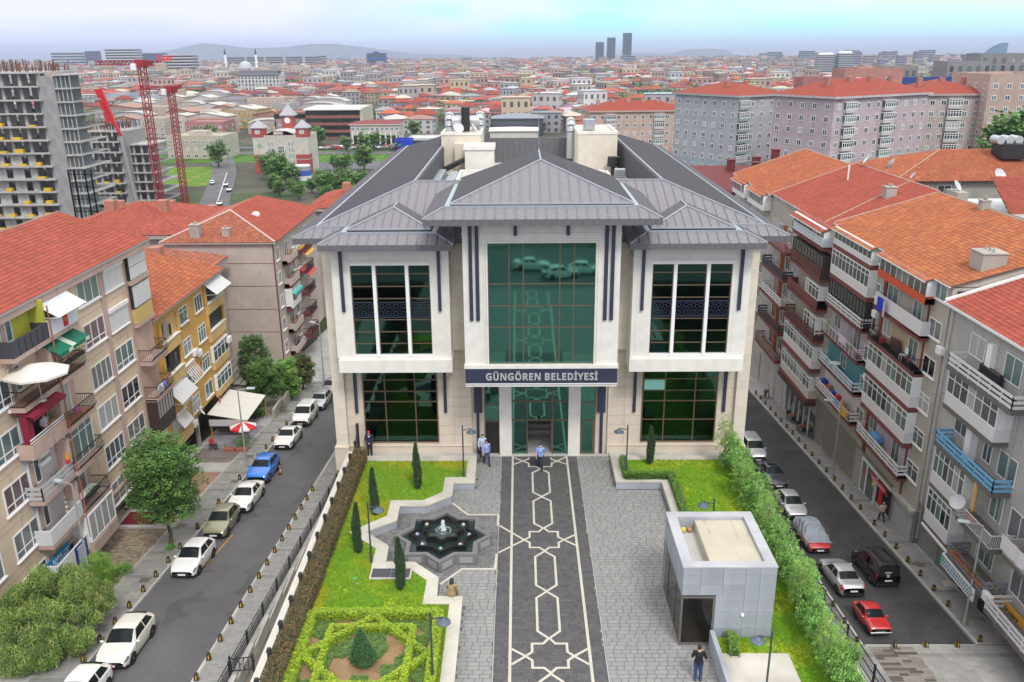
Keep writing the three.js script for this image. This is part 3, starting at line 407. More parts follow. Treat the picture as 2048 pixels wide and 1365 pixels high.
const oL =[[-11.06,0.89],[-4.02,0.93],[-3.97,4.49],[-5.22,4.48],[-5.22,6.01],[-6.57,7.17],[-8.09,7.19],[-8.06,8.75],[-9.54,9.91],[-8.14,11.28],[-8.06,12.74],[-6.61,12.77],[-5.28,14.12],[-5.22,15.62],[-4.0,15.63],[-3.98,26]],iL =[[-10.95,1.54],[-4.57,1.58],[-4.54,3.77],[-5.81,3.76],[-5.81,5.56],[-6.79,6.52],[-8.69,6.55],[-8.68,8.27],[-10.46,9.91],[-8.77,11.52],[-8.72,13.4],[-6.75,13.4],[-5.84,14.37],[-5.85,16.23],[-4.6,16.26],[-4.58,26]];
planter('garden_wall','zigzag pale coped low wall around the fountain lawn',oL,iL);
planter('garden_wall','stepped pale coped low wall of the lawn right of the entrance',[[11.2,0.93],[4.46,0.95],[4.44,4.38],[7.16,4.4],[7.15,13.85]],[[11.2,1.5],[5.0,1.5],[5.0,3.84],[7.7,3.86],[7.7,13.85]]);
const lawnPts =[[-11.75,1.2],...iL.slice(0,16),[-11.75,26]];
const lawn =(pts,y)=>struct(put('lawn',new B().prism(pts,y-0.3,y).geo(),m.grass));
const l1=lawn(lawnPts,0.45),lr =[[5.0,1.4],[12.4,1.4],[12.4,13.9],[7.7,13.9],[7.7,3.85],[5.0,3.85]];lawn(lr,0.45);const lr2 =[[9.72,13.9],[12.4,13.9],[12.4,26],[10.14,26],[10.14,19.7],[7.3,19.7],[7.3,18.6],[9.72,18.6]];lawn(lr2,0.44);
{
const g=new B();for(let k=0;k<5;k++){const a=rr(0,6.28),x=rr(-0.05,0.05),z=rr(-0.05,0.05),l=rr(0.03,0.07),dx=Math.cos(a)* 0.012,dz=Math.sin(a)* 0.012,tx=rr(-0.03,0.03),tz=rr(-0.03,0.03);g.tri([x-dx,0,z-dz],[x+dx,0,z+dz],[x+tx,l,z+tz]);}
const mats =[],cs =[],sc =(pts,n,x0,x1,z0,z1,green)=>{for(let i=0;i<n;i++){const x=rr(x0,x1),z=rr(z0,z1);if(!inPoly(pts,x,z))continue;mats.push(X4(x,0.45,z,rr(0,6.28),rr(0.7,1.5)));const y=green?0.15:sst(0.42,0.66,fbm(x/11+3,z/11+3,6,17,3));const k=rr(0.75,1.2);cs.push([lerp(0.24,0.46,y)* k,lerp(0.40,0.44,y)* k,0.03*k]);}};
sc(lawnPts,42000,-11,-4.5,1.4,17.2);sc(lawnPts,4000,-5.0,-4.5,16.3,23,true);sc(lr,22000,5,12,1.4,14,true);sc(lr2,12000,7.3,12.3,13.9,24,true);
tag(inst('grass',g.geo(),M(1,1,1,0.9,{side: THREE.DoubleSide}),mats,cs),'short mown lawn grass around the fountain and the kiosk','grass',null,'stuff');
}
const h=thing('service_hatch','dark flat metal service hatch with pale rim beside the fountain wall','hatch',[-7.67,0.45,13.75]);new B().box(-1.02,0,-0.33,1.02,0.08,0.5).mesh('rim',m.coping,h);for(const s of[-1,1])new B().cbox(Math.min(s*0.01,s*0.94),0.08,-0.33,Math.max(s*0.01,s*0.94),0.1,0.42,0.01).mesh('cover',M(0.11,0.11,0.13,0.45,{metalness: 0.5}),h);new B().box(0.03,0.1,-0.05,0.13,0.13,0.0).mesh('handle',m.steel,h);
tag(put('valve_lid',new B().cyl([-9.41,0.44,14.17],[-9.41,0.49,14.17],0.11,0.1,12).geo(),M(0.03,0.42,0.22,0.5)),'small green round valve lid in the lawn','lid');tag(put('valve_lid',new B().cyl([-9.24,0.44,14.6],[-9.24,0.48,14.6],0.1,0.09,12).geo(),m.steel),'small grey round valve lid in the lawn','lid');

// ---- fountain
  const f=thing('fountain','eight pointed star fountain of black granite tiers with a white water jet','fountain',[-5.36,0,10.42]);
const star =(R)=>{const p =[];for(let k=0;k<16;k++){const a=k*Math.PI/8,r=k % 2?R*0.765:R;p.push([Math.sin(a)* r,-Math.cos(a)* r]);}return p;};
const ring =(name,Ro,Ri,y0,y1,mat)=>{const o=star(Ro),i=star(Ri);for(let k=0;k<8;k++){const b=new B();for(const q of[2*k,2*k+1]){const n =(q+1)% 16;b.prism([o[q],o[n],i[n],i[q]],y0,y1,true);}b.mesh(name,mat,f);}};
const gr2=M(0.2,0.195,0.2,0.5,{map: T.stone}),blk=M(0.013,0.013,0.014,0.22,{map: T.stone});
ring('basin_wall',2.62,2.3,-0.04,0.6,gr2);ring('tier',1.82,1.62,0,0.72,blk);ring('tier',1.12,0.96,0,0.96,blk);
{
const o=star(2.62);for(let q=0;q<16;q++){const a=o[q],b=o[(q+1)% 16],L=Math.hypot(b[0]- a[0],b[1]- a[1]),ang=Math.atan2(b[0]- a[0],b[1]- a[1]);const p=put('relief_panel',boxG(0.03,0.34,L*0.62),m.granite,f);p.position.set((a[0]+ b[0])/ 2,0.28,(a[1]+ b[1])/ 2);p.rotation.y=ang;}
const bed =(R,y)=>put('basin',new B().prism(star(R),0,y).geo(),m.black,f);bed(2.3,0.2);bed(1.62,0.45);bed(0.97,0.7);
const wm=new THREE.MeshPhysicalMaterial({color: new THREE.Color().setRGB(0.012,0.03,0.03),roughness: 0.04,clearcoat: 1,bumpMap: tex(256,0.9,(u,v)=>fbm(u,v,8,101,3)),bumpScale: 0.02});
for(const[R,y]of[[2.3,0.47],[1.62,0.63],[0.97,0.88]])put('water',new B().prism(star(R-0.004),y-0.02,y).geo(),wm,f);
const foam=new THREE.MeshPhysicalMaterial({color: new THREE.Color().setRGB(0.85,0.9,0.92),roughness: 0.6,transmission: 0.25,thickness: 0});
const jet=new B();for(let k=0;k<90;k++){const t=rnd()** 1.3,a=rr(0,6.28),r0=rr(0,0.05),r1=rr(0.05,0.2)*(1-t*0.7);jet.bar([Math.cos(a)* r0,0.86,Math.sin(a)* r0],[Math.cos(a)* r1,0.9+0.62*t,Math.sin(a)* r1],0.02+0.02*rnd());}for(let k=0;k<120;k++){const a=rr(0,6.28),r=rr(0.05,0.45),y=0.89+Math.max(0,0.4-r)* rnd();jet.box(Math.cos(a)* r-0.012,y,Math.sin(a)* r-0.012,Math.cos(a)* r+0.012,y+0.02,Math.sin(a)* r+0.012);}stuff(jet.mesh('water_jet',foam,f));
const lens =[[0.4,0.75,0.5],[0.75,0.8,0.8],[0.62,0.6,0.85],[0.85,0.8,0.6]];for(let k=0;k<8;k++){const a=k*Math.PI/4+0.02,r=k % 2?1.4:1.38,b=new B().cyl([0,0,0],[0,0.05,0],0.1,0.12,8).cyl([0,0.05,0],[0,0.09,0],0.12,0.05,8);const l=b.mesh('spout_lamp',gloss(...lens[k % 4]),f);l.position.set(Math.sin(a)* r,0.63,-Math.cos(a)* r);}
}

// ---- kiosk
  const k=thing('guard_kiosk','pale grey cube guard kiosk with sunken roof and corner glass beside the plaza','kiosk',[5.72,0,13.95]);
const W=3.98,D=4.55,H=4.0,P=0.42;
const kb=new B().box(1.45,0,D-0.3,W,2.58,D).box(W-0.3,0,0,W,2.58,D-0.3).box(0,0,0,W-0.3,2.58,0.3).box(0.05,2.45,0.3,W-0.3,2.58,D-0.3);kb.mesh('inner_wall',m.kiosk,k);
const side =(x0,x1,y0,y1,front)=>{const p=put('stone_panel',front?boxG(x1-x0-0.012,y1-y0-0.012,0.04): boxG(0.04,y1-y0-0.012,x1-x0-0.012),pick(kMats),k);return p;};
const kMats =[m.kiosk,M(0.45,0.48,0.54,0.55,{map: T.conc}),M(0.40,0.43,0.485,0.55,{map: T.conc})];
new B().box(0.02,2.58,0.02,W-0.02,3.3,D-0.02).box(0.02,3.3,0.02,P,H-0.06,D-0.02).box(W-P,3.3,0.02,W-0.02,H-0.06,D-0.02).box(P,3.3,0.02,W-P,H-0.06,P).box(P,3.3,D-P,W-P,H-0.06,D-0.02).mesh('upper_wall',m.kiosk,k);
for(const[a,b]of[[0,0.75],[0.75,1.72],[1.72,2.68],[2.68,3.3],[3.3,W]])for(const[y0,y1]of[[0,0.86],[0.86,1.72],[1.72,2.58],[2.58,3.1],[3.1,3.6],[3.6,H-0.06]]){if(a<1.4&&y0<2.5)continue;const x0=a===0.75||a===1.72?a:a;const p=side(y0<2.5&&a<1.8?1.46:x0,b,y0,y1,true);p.position.set(((y0<2.5&&a<1.8?1.46:x0)+ b)/ 2,(y0+y1)/ 2,D+0.005);}
for(const[a,b]of[[0,1.1],[1.1,2.3],[2.3,3.4],[3.4,D]])for(const[y0,y1]of[[2.58,3.1],[3.1,3.6],[3.6,H-0.06]]){const p=side(a,b,y0,y1,false);p.position.set(-0.005,(y0+y1)/ 2,(a+b)/ 2);}
for(const[a,b]of[[0,1.5],[1.5,3],[3,D]])for(const[y0,y1]of[[0,1.3],[1.3,2.6],[2.6,H-0.06]]){const p=side(a,b,y0,y1,false);p.position.set(W+0.005,(y0+y1)/ 2,(a+b)/ 2);}
const kc=M(0.50,0.515,0.55,0.55,{map: T.conc});const cp=new B().box(-0.04,H-0.06,-0.04,P,H,D+0.04).box(W-P,H-0.06,-0.04,W+0.04,H,D+0.04).box(P,H-0.06,-0.04,W-P,H,P).box(P,H-0.06,D-P,W-P,H,D+0.04);cp.mesh('coping',kc,k);
new B().box(P,3.3,P,W-P,3.33,D-P).mesh('roof',m.paleConc,k);new B().cbox(1.25,3.33,P,W-P,3.82,D-P,0.02).mesh('roof_block',M(0.58,0.54,0.45,0.85,{map: T.dirty}),k);
const kg=new B().box(-0.02,0,D-0.06,0.06,2.5,D+0.02).box(1.36,0,D-0.06,1.46,2.5,D+0.02).box(0.06,0,D-0.06,1.36,0.1,D+0.02).box(0.06,2.42,D-0.06,1.36,2.5,D+0.02).box(-0.02,0,0.0,0.06,2.5,0.1).box(-0.02,0,3.0,0.06,2.5,3.1).box(-0.02,0,1.25,0.06,2.5,1.35).box(-0.02,0,0.1,0.06,0.09,D-0.06).box(-0.02,2.42,0.1,0.06,2.5,D-0.06);kg.mesh('window_frame',M(0.17,0.165,0.155,0.4,{metalness: 0.3}),k);
const kgl=new THREE.MeshPhysicalMaterial({color: new THREE.Color().setRGB(0.45,0.42,0.36),roughness: 0.03,transmission: 1,thickness: 0});const kp =(w,x,z,ry)=>{const p=put('pane',boxG(w,2.3,0.012),kgl,k);p.position.set(x,1.26,z);p.rotation.y=ry;};kp(1.28,0.71,D-0.02,0);kp(1.12,0.02,0.68,Math.PI/2);kp(1.6,0.02,2.2,Math.PI/2);kp(1.3,0.02,3.8,Math.PI/2);
new B().box(0.3,0.0,0.3,W-0.3,0.03,D-0.1).mesh('floor',m.conc,k);new B().box(2.2,0,1.4,3.6,2.45,1.6).box(0.95,0.03,2.9,1.25,2.45,3.2).mesh('partition',m.conc,k);new B().cbox(0.25,0.03,1.7,0.65,0.5,2.1).cbox(0.25,0.5,1.7,0.32,1.0,2.1).mesh('chair',m.black,k);
new B().cbox(2.6,1.55,D+0.02,2.72,1.66,D+0.12,0.01).mesh('camera',m.white,k);
for(const[x,z,mat,n,l]of[[6.42,14.62,M(0.75,0.55,0.03,0.4),'ball','bright yellow ball lying on the kiosk roof'],[6.72,14.62,M(0.38,0.2,0.1,0.5),'ball','brown patched ball next to the yellow ball on the roof']]){const g=new THREE.SphereGeometry(0.13,14,10);g.scale(1,0.96,1);tag(at(put(n,g,mat),x,3.45,z),l,'ball');}
const pl=struct(put('stone_platform',new B().cbox(7.22,0.1,19.75,10.13,0.56,26,0.02).geo(),m.coping));new B().box(7.0,-0.05,18.62,7.2,0.86,26).mesh('side_wall',m.kiosk,pl);
struct(put('forecourt_paving',new B().box(-12.3,-0.059,25.2,12.7,-0.01,46).geo(),M(0.19,0.19,0.195,0.75,{map: T.stone})));struct(put('front_street',new B().box(-60,-0.6,46,60,-0.02,66).geo(),m.asphalt));
}

// ---------------------------------------------------------------- ground, side streets, kerbs, bollards, railings, fences, lamps
const yT =(x,z)=>{const zc=Math.max(z,-75),t=sst(-18,19,x),near=lerp(yL(zc),yR(zc),t)- 0.5,far=z<-2000?-22 -(-2000-z)* 0.0075:-22-Math.max(0,-z-400)* 0.002;return lerp(near,Math.max(far,-62)- 110*sst(-6400,-7400,z),sst(-75,-170,z));};
{
const xs =[],zs =[];for(let i=-40;i<=40;i++){const t=i/40;xs.push(Math.sign(t)*(Math.abs(t)* 120+Math.abs(t)** 4*9000));}for(let i=0;i<=70;i++){const t=i/70;zs.push(130 -(t*330+t ** 4*11000));}
const g=new B();for(let j=0;j<zs.length-1;j++)for(let i=0;i<xs.length-1;i++){const P =(a,b)=>[xs[a],Math.abs(xs[a])< 13&&zs[b]> -46?-13:yT(xs[a],zs[b]),zs[b]];g.quad(P(i,j),P(i+1,j),P(i+1,j+1),P(i,j+1));}
const t=struct(put('terrain',g.geo(),M(0.27,0.30,0.24,0.95,{map: T.terr})));
struct(put('sea',new B().quad([-17000,-140,-6600],[17000,-140,-6600],[17000,-140,-17000],[-17000,-140,-17000]).geo(),M(0.05,0.10,0.16,0.25)));
const road =(name,x0,x1,y,z0,z1,mat,dy=0,n=1)=>struct(put(name,(()=>{const b=new B();for(let k=0;k<n;k++){const a=lerp(z0,z1,k/n),c=lerp(z0,z1,(k+1)/ n);b.quad([x0,y(a)+ dy,a],[x1,y(a)+ dy,a],[x1,y(c)+ dy,c],[x0,y(c)+ dy,c]);}return b.geo();})(),mat));
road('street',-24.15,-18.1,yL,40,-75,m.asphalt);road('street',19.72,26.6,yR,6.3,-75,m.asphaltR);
const walk =(x0,x1,y,z0,z1,name='sidewalk')=>{const b=new B();const th=0.14;b.quad([x0,y(z0)+ th,z0],[x1,y(z0)+ th,z0],[x1,y(z1)+ th,z1],[x0,y(z1)+ th,z1]);for(const[x,s]of[[x0,-1],[x1,1]]){const q =[[x,y(z0)- 0.4,z0],[x,y(z1)- 0.4,z1],[x,y(z1)+ th,z1],[x,y(z0)+ th,z0]];b.poly(s<0?q.reverse(): q);}b.quad([x0,y(z0)- 0.4,z0],[x1,y(z0)- 0.4,z0],[x1,y(z0)+ th,z0],[x0,y(z0)+ th,z0]);return struct(put(name,b.geo(),m.conc));};
const sw =[walk(-31,-24.32,yL,40,-75),walk(-17.93,-15.95,yL,40,-40),walk(26.78,30,yR,6.3,-75),walk(18.3,19.55,yR,6.3,-40),walk(18.3,40,yR,40,6.42)];
const kerb =(x0,x1,y,z0,z1,par)=>{const L=0.9;for(let z=z0;z>z1;z-=L){const b=new B(),th=0.152,a=z,c=z-L+0.014;b.quad([x0,y(a)+ th,a],[x1,y(a)+ th,a],[x1,y(c)+ th,c],[x0,y(c)+ th,c]).quad([x0,y(a)- 0.2,a],[x1,y(a)- 0.2,a],[x1,y(a)+ th,a],[x0,y(a)+ th,a]).quad([x1,y(a)- 0.2,a],[x1,y(c)- 0.2,c],[x1,y(c)+ th,c],[x1,y(a)+ th,a]).quad([x0,y(c)- 0.2,c],[x0,y(a)- 0.2,a],[x0,y(a)+ th,a],[x0,y(c)+ th,c]);b.mesh('kerb_stone',m.paleConc,par);}};
kerb(-24.3,-24.16,yL,20,-46,sw[0]);kerb(-18.09,-17.94,yL,20,-20,sw[1]);kerb(26.61,26.77,yR,6.3,-46,sw[2]);kerb(19.56,19.71,yR,6.3,-24,sw[3]);
{const b=new B();for(let x=19.8;x<26.6;x+=0.85)new B().box(x,yR(6.3)- 0.1,6.31,x+0.836,yR(6.3)+ 0.15,6.43).mesh('kerb_stone',m.paleConc,sw[4]);}
const slabG=new B().cbox(-0.5,-1,-0.5,0.5,0,0.5,0.1).geo(),sm=M(1,1,1,0.8,{map: T.conc});
const pave =(par,x0,x1,y,slope,z0,z1,rh,w0,w1,cols,th=0.15,near)=>{const I =[],C =[];let cnt=0;const ang=Math.atan(slope);for(let z=z0;z>z1;z-=rh){let x=x0;while(x<x1-0.06){const w=Math.min(rr(w0,w1),x1-x),band=Math.floor(z/3.6)!==Math.floor((z-rh)/ 3.6);const c=pick(cols),k=rr(0.92,1.08)*(band?0.75:1),mm=X4(x+w/2,y(z-rh/2)+ th,z-rh/2,0,[w-0.014,0.03,rh-0.014],ang);if(near&&cnt<near){const p=put('paving_stone',slabG,near_mats[ri(3)],par);p.applyMatrix4(mm);cnt++;}else{I.push(mm);C.push([c[0]* k,c[1]* k,c[2]* k]);}x+=w;}}stuff(inst('paving_stones',slabG,sm,I,C,par));};
const grey =[[0.36,0.355,0.34],[0.33,0.33,0.32],[0.39,0.38,0.365]],near_mats=grey.map((c)=>M(...c,0.8,{map: T.conc}));
pave(sw[0],-26.4,-24.33,yL,-0.115,18,-44,0.42,0.5,0.9,grey);pave(sw[1],-17.9,-16.2,yL,-0.115,18,-18,0.24,0.28,0.5,grey,0.15,240);pave(sw[2],26.8,28.6,yR,-0.09,6.2,-44,0.42,0.5,0.9,grey);pave(sw[3],18.75,19.54,yR,-0.09,6.2,-22,0.4,0.4,0.8,grey);
pave(sw[4],18.8,29.5,yR,-0.09,18,6.45,0.4,0.45,0.8,[[0.42,0.415,0.40],[0.39,0.385,0.375],[0.45,0.44,0.42]]);
pave(sw[4],19.9,22.6,yR,-0.09,11,6.7,0.26,0.5,0.8,[[0.30,0.27,0.24],[0.14,0.12,0.11],[0.36,0.33,0.29]],0.158);
pave(sw[0],-30.4,-26.55,yL,-0.115,6.6,-3.6,0.2,0.2,0.32,[[0.36,0.28,0.19],[0.25,0.20,0.14],[0.40,0.33,0.23]],0.152);pave(sw[0],-30.4,-26.55,yL,-0.115,-7.2,-14.5,0.3,0.3,0.5,[[0.46,0.27,0.18],[0.42,0.25,0.17]],0.152);pave(sw[0],-30.4,-26.55,yL,-0.115,-17,-20.5,0.3,0.3,0.5,[[0.27,0.22,0.21],[0.24,0.2,0.2]],0.152);pave(sw[0],-30.4,-26.6,yL,-0.115,-20.6,-27,0.35,0.4,0.6,[[0.36,0.36,0.42],[0.30,0.30,0.36]],0.152);
struct(put('ochre_road_line',(()=>{const b=new B();b.quad([-22.05,yL(1.9)+ 0.006,1.9],[-21.93,yL(1.9)+ 0.006,1.9],[-21.63,yL(-2.9)+ 0.006,-2.9],[-21.76,yL(-2.9)+ 0.006,-2.9]);return b.geo();})(),m.ochre));
const patch =(x,z,y,sl,r,l)=>{const n=18,b=new B(),P =[];for(let k=0;k<n;k++){const a=k/n*6.283;P.push([x+Math.cos(a)* r,z+Math.sin(a)* r*0.8]);}b.prism(P,y(z)- 0.05,y(z)+ 0.02);return tag(put('manhole_cover',b.geo(),M(0.11,0.085,0.07,0.6,{metalness: 0.3})),l,'manhole cover');};
patch(-21.4,2.6,yL,0,0.32,'round manhole cover in the left street beside the ochre line');
for(const[x,z,l]of[[-25.8,-4.1,'square drain cover in the pavement by the beige hatchback'],[-25.0,4.0,'square drain cover in the left pavement ahead of the white hatchback'],[-24.75,-12.6,'square drain cover by the blue car'],[-25.3,-18.5,'small drain cover in the pavement before the umbrella']]){const c=put('drain_cover',boxG(0.62,0.02,0.6),M(0.17,0.145,0.125,0.6,{metalness: 0.3}));at(c,x,yL(z)+ 0.165,z);c.rotation.x=-0.1145;tag(c,l,'drain cover');}
{const c=put('manhole_cover',new B().cyl([0,0,0],[0,0.02,0],0.4,0.4,16).geo(),M(0.17,0.15,0.13,0.6,{metalness: 0.3}));at(c,27.6,yR(-3.6)+ 0.155,-3.6);c.rotation.x=-0.09;tag(c,'round manhole cover in the right pavement near the black van','manhole cover');}

// ---- bollards: dark tapered posts with a yellow stripe
  const bo=thing('bollard','x','bollard',[0,0,0],0,'bollards along the kerbs');{const b=new B();const ring =(y,w)=>[[-w,y,w*0.8],[w,y,w*0.8],[w,y,-w*0.8],[-w,y,-w*0.8]];const R =[ring(0,0.13),ring(0.4,0.085),ring(0.46,0.055)];for(let k=0;k<2;k++)for(let i=0;i<4;i++){const j =(i+1)% 4;b.quad(R[k][i],R[k][j],R[k+1][j],R[k+1][i]);}b.poly(R[2]);b.mesh('post',M(0.035,0.03,0.028,0.55),bo);new B().quad([-0.008,0.1,0.103],[0.04,0.1,0.103],[0.03,0.34,0.08],[-0.004,0.34,0.08]).quad([0.131,0.06,0.03],[0.131,0.06,-0.03],[0.092,0.38,-0.02],[0.092,0.38,0.02]).quad([-0.131,0.06,-0.03],[-0.131,0.06,0.03],[-0.092,0.38,0.02],[-0.092,0.38,-0.02]).mesh('stripe',m.yellow,bo);}
const spots =[];for(let i=0;i<15;i++)spots.push([-17.83,14.4-i*1.78,yL,'dark bollard with yellow stripe beside the left railing','bollards beside the left railing']);
for(const z of[12.75,10.9,9.1,7.3,5.4,3.55,1.6,-0.4,-3.6,-8,-13.0,-18,-20.5,-22.6,-25,-27.5])spots.push([-24.45,z,yL,'dark bollard with yellow stripe by the left flats','bollards by the left flats']);
for(let z=6.0;z>-46;z-=2.0)spots.push([26.95,z -(z<-11?0.9:0),yR,'dark bollard with yellow stripe by the right shops','bollards by the right shops']);
for(const z of[6.1,4,2,-0.1,-2.2,-4.3,-6.4,-8.4,-10.4,-12.4,-14.4,-16.4,-18.4])spots.push([19.4,z,yR,'dark bollard with yellow stripe behind the cars below the hedge','bollards by the parked cars']);
for(const x of[21.5,23.4,25.3])spots.push([x,6.55,yR,['dark bollard closing the street end, the one nearest the red car','dark bollard closing the street end, middle of three','dark bollard closing the street end, the one nearest the shops'][[21.5,23.4,25.3].indexOf(x)],'bollards across the street end']);
const ord='first second third fourth fifth sixth seventh eighth ninth tenth eleventh twelfth thirteenth fourteenth fifteenth sixteenth seventeenth eighteenth nineteenth twentieth twenty-first twenty-second twenty-third twenty-fourth twenty-fifth twenty-sixth twenty-seventh'.split(' '),cnt ={};spots.forEach(([x,z,y,l,g],i)=>{const k=cnt[g]=(cnt[g]??-1)+ 1;if(g!=='bollards across the street end')l=`${ord[k]} ${l}, counting away from the bottom edge`.replace('dark bollard with yellow stripe','yellow striped bollard');const o=i?dup(bo,l): bo;o.position.set(x,y(z)+ 0.14,z);o.userData ={label: l,category: 'bollard',group: g};});

// ---- left railing on the pavement edge, with wedge kerbs stepping down
  const rail =(name,label,x,y,z0,z1,step,h,n,rails =[0.14,0.9],curb)=>{const t=thing(name,label,'railing');for(let z=z0;z>=z1-0.01;z-=step){const yb=y(z)+(curb??0.14);new B().cbox(x-0.05,yb,z-0.05,x+0.05,yb+h,z+0.05,0.02).mesh('post',m.iron,t);if(z-step<z1-0.01)break;const z2=z-step,y2=y(z2)+(curb??0.14),b=new B();for(const f of rails)b.bar([x,yb+h*f,z],[x,y2+h*f,z2],0.045,0.04);const k=n;for(let i=1;i<k;i++){const q=lerp(z,z2,i/k),yy=lerp(yb,y2,i/k);b.bar([x,yy+h*rails[0],q],[x,yy+h *(rails.at(-1)+(n>12?0.08:0)),q],0.018);}b.mesh('railing_panel',m.iron,t);}return t;};
const rl=rail('street_railing','low black railing with thin bars along the left pavement edge',-16.2,yL,17,-16,2.9,0.95,3,[0.12,0.3,0.48,0.66,0.9]);
const we=new B();for(let z=17;z>-16;z-=2.9){const z2=z-2.86,t=yL(z2+1)+ 0.16;we.prism([[-16.12,z],[-15.85,z],[-15.85,z2],[-16.12,z2]],yL(z2)- 0.6,t,true);}we.mesh('plinth',m.paleConc,rl);
const g1=thing('gate_railing','short black railing panel across the head of the ramp','railing',[-16.3,yL(13.6),13.7],0.15);for(const x of[0,1.15])new B().cbox(x-0.05,0,-0.05,x+0.05,1.15,0.05).mesh('post',m.iron,g1);{const b=new B();for(const y of[0.2,0.95])b.bar([0,y,0],[1.15,y,0],0.04);for(let k=1;k<5;k++)b.bar([k*0.23,0.2,0],[k*0.23,0.95,0],0.03);b.bar([0.3,0.2,0],[0.75,0.95,0],0.02).bar([0.75,0.2,0],[0.3,0.95,0],0.02);b.mesh('railing_panel',m.iron,g1);}
struct(put('ramp',new B().quad([-16.0,yL(18)- 0.9,18],[-12.2,yL(18)- 0.9,18],[-12.2,yL(-16)- 0.9,-16],[-16.0,yL(-16)- 0.9,-16]).geo(),M(0.30,0.27,0.235,0.9,{map: T.dirty})));

// ---- white coped walls either side of the podium
  const cope =(name,label,x0,x1,z0,z1,y)=>{const t=thing(name,label,'wall');new B().box(x0+0.04,-12,z1,x1-0.04,y-0.09,z0).mesh('wall',m.paleConc,t);for(let z=z0;z>z1+0.1;z-=1.5){new B().cbox(x0,y-0.09,Math.max(z-1.488,z1),x1,y+rr(-0.002,0.002),z,0.015).mesh('coping_stone',M_cope,t);}return t;};
const M_cope=M(0.70,0.67,0.61,0.7,{map: T.stone});
cope('boundary_wall','long pale stone boundary wall between the left ramp and the brown hedge',-12.38,-11.5,26,0.2,0.5);cope('boundary_wall','long pale boundary wall behind the green shrubs on the right',12.36,12.8,26,0.2,0.5);
{const t=thing('ornamental_fence','dark wrought iron fence with square pillars and looped panels on the left wall','fence');const zz =[];for(let z=1.09;z<25;z+=1.79)zz.push(z);
zz.forEach((z,i)=>{new B().cbox(-11.75,0.5,z-0.075,-11.6,1.66,z+0.075,0.02).cbox(-11.78,1.5,z-0.1,-11.57,1.56,z+0.1,0.01).mesh('pillar',m.iron,t);if(i===zz.length-1)return;const a=z+0.09,c=z+1.7,b=new B();b.bar([-11.68,0.62,a],[-11.68,0.62,c],0.03).bar([-11.68,1.3,a],[-11.68,1.3,c],0.03).bar([-11.68,1.18,a],[-11.68,1.18,c],0.02);for(let k=0;k<5;k++){const q=lerp(a,c,(k+0.5)/ 5);b.bar([-11.68,0.62,q],[-11.68,1.3,q],0.018);for(let s=0;s<8;s++){const f =(u)=>[-11.68,0.9+Math.sin(u)* 0.2,q+0.16+Math.cos(u)* 0.12];if(k<4)b.bar(f(s/8*6.283),f((s+1)/ 8*6.283),0.016);}}b.mesh('fence_panel',m.iron,t);});
new B().cbox(-11.76,0.1,0.0,-11.6,2.4,0.2,0.02).mesh('pillar',m.iron,t);const b=new B();for(let k=0;k<4;k++)b.bar([-11.68,0.5+k*0.55,0.2],[-11.68,0.5+k*0.3,1.1],0.03);for(let k=0;k<14;k++){const f =(u)=>[-11.68,1.3+Math.sin(u)* 0.35,0.6+Math.cos(u)* 0.25];b.bar(f(k/14*6.283),f((k+1)/ 14*6.283),0.03);}b.mesh('fence_panel',m.iron,t);}
rail('street_fence','black vertical bar fence along the pavement below the shrubs',18.6,yR,14.4,-21.6,4,1.5,26,[0.1,0.5,0.88],0.2);

// ---- plaza lamps: dark pole, short arm, bell shade
  const lamp=thing('plaza_lamp','x','lamp post');new B().cyl([0,0,0],[0,0.9,0],0.07,0.06,8).cyl([0,0.9,0],[0,3.4,0],0.045,0.04,8).mesh('pole',M(0.05,0.065,0.075,0.45),lamp);new B().bar([0,3.1,0],[0.5,3.2,0],0.04).bar([0.5,3.2,0],[0.5,3.1,0],0.05).mesh('arm',M(0.05,0.065,0.075,0.45),lamp);{const g=new THREE.LatheGeometry([[0.001,0.16],[0.07,0.15],[0.1,0.08],[0.2,0.04],[0.29,-0.02],[0.3,-0.05],[0.27,-0.05],[0.001,-0.03]].map(([a,b])=>new THREE.Vector2(a,b)),18);g.translate(0.52,3.0,0);put('shade',g,M(0.085,0.115,0.15,0.3),lamp);}
[[-4.68,3.7,0,'plaza lamp on the lawn corner beside the two men in blue shirts'],[-8.8,12.75,0,'plaza lamp at the fountain wall beside the slim cypresses'],[-4.86,21.45,0,'plaza lamp at the corner of the star shaped hedge bed'],[5.12,3.7,Math.PI,'plaza lamp on the right lawn before the lower window'],[8.35,12.4,Math.PI,'plaza lamp half hidden behind the guard kiosk'],[8.35,22.6,Math.PI,'plaza lamp on the pale platform before the kiosk']].forEach(([x,z,r,l],i)=>{const o=i?dup(lamp,l): lamp;o.userData ={label: l,category: 'lamp post',group: 'plaza lamps'};at(o,x,0.47,z,r);});
{const t=thing('traffic_post','orange and white traffic post standing beside the blue car','traffic post',[-21.5,yL(-14.5),-14.5]);new B().cyl([0,0,0],[0,0.06,0],0.2,0.18,10).mesh('base',m.rubber,t);[[0.06,0.3],[0.3,0.5],[0.5,0.75]].forEach(([a,b],i)=>new B().cyl([0,a,0],[0,b,0],0.055,0.05,8).mesh('band',i===1?m.white:M(0.7,0.13,0.02,0.6),t));}

// ---- tall street lights
  const sl=thing('street_light','x','street light');new B().cyl([0,0,0],[0,7.2,0],0.09,0.05,8).cyl([0,0,0],[0,0.5,0],0.13,0.12,8).mesh('pole',m.galv,sl);new B().bar([0,7.2,0],[0.9,7.35,0],0.06).mesh('arm',m.galv,sl);new B().cbox(0.75,7.3,-0.14,1.45,7.42,0.14,0.04).mesh('lamp_head',M(0.5,0.53,0.56,0.4),sl);
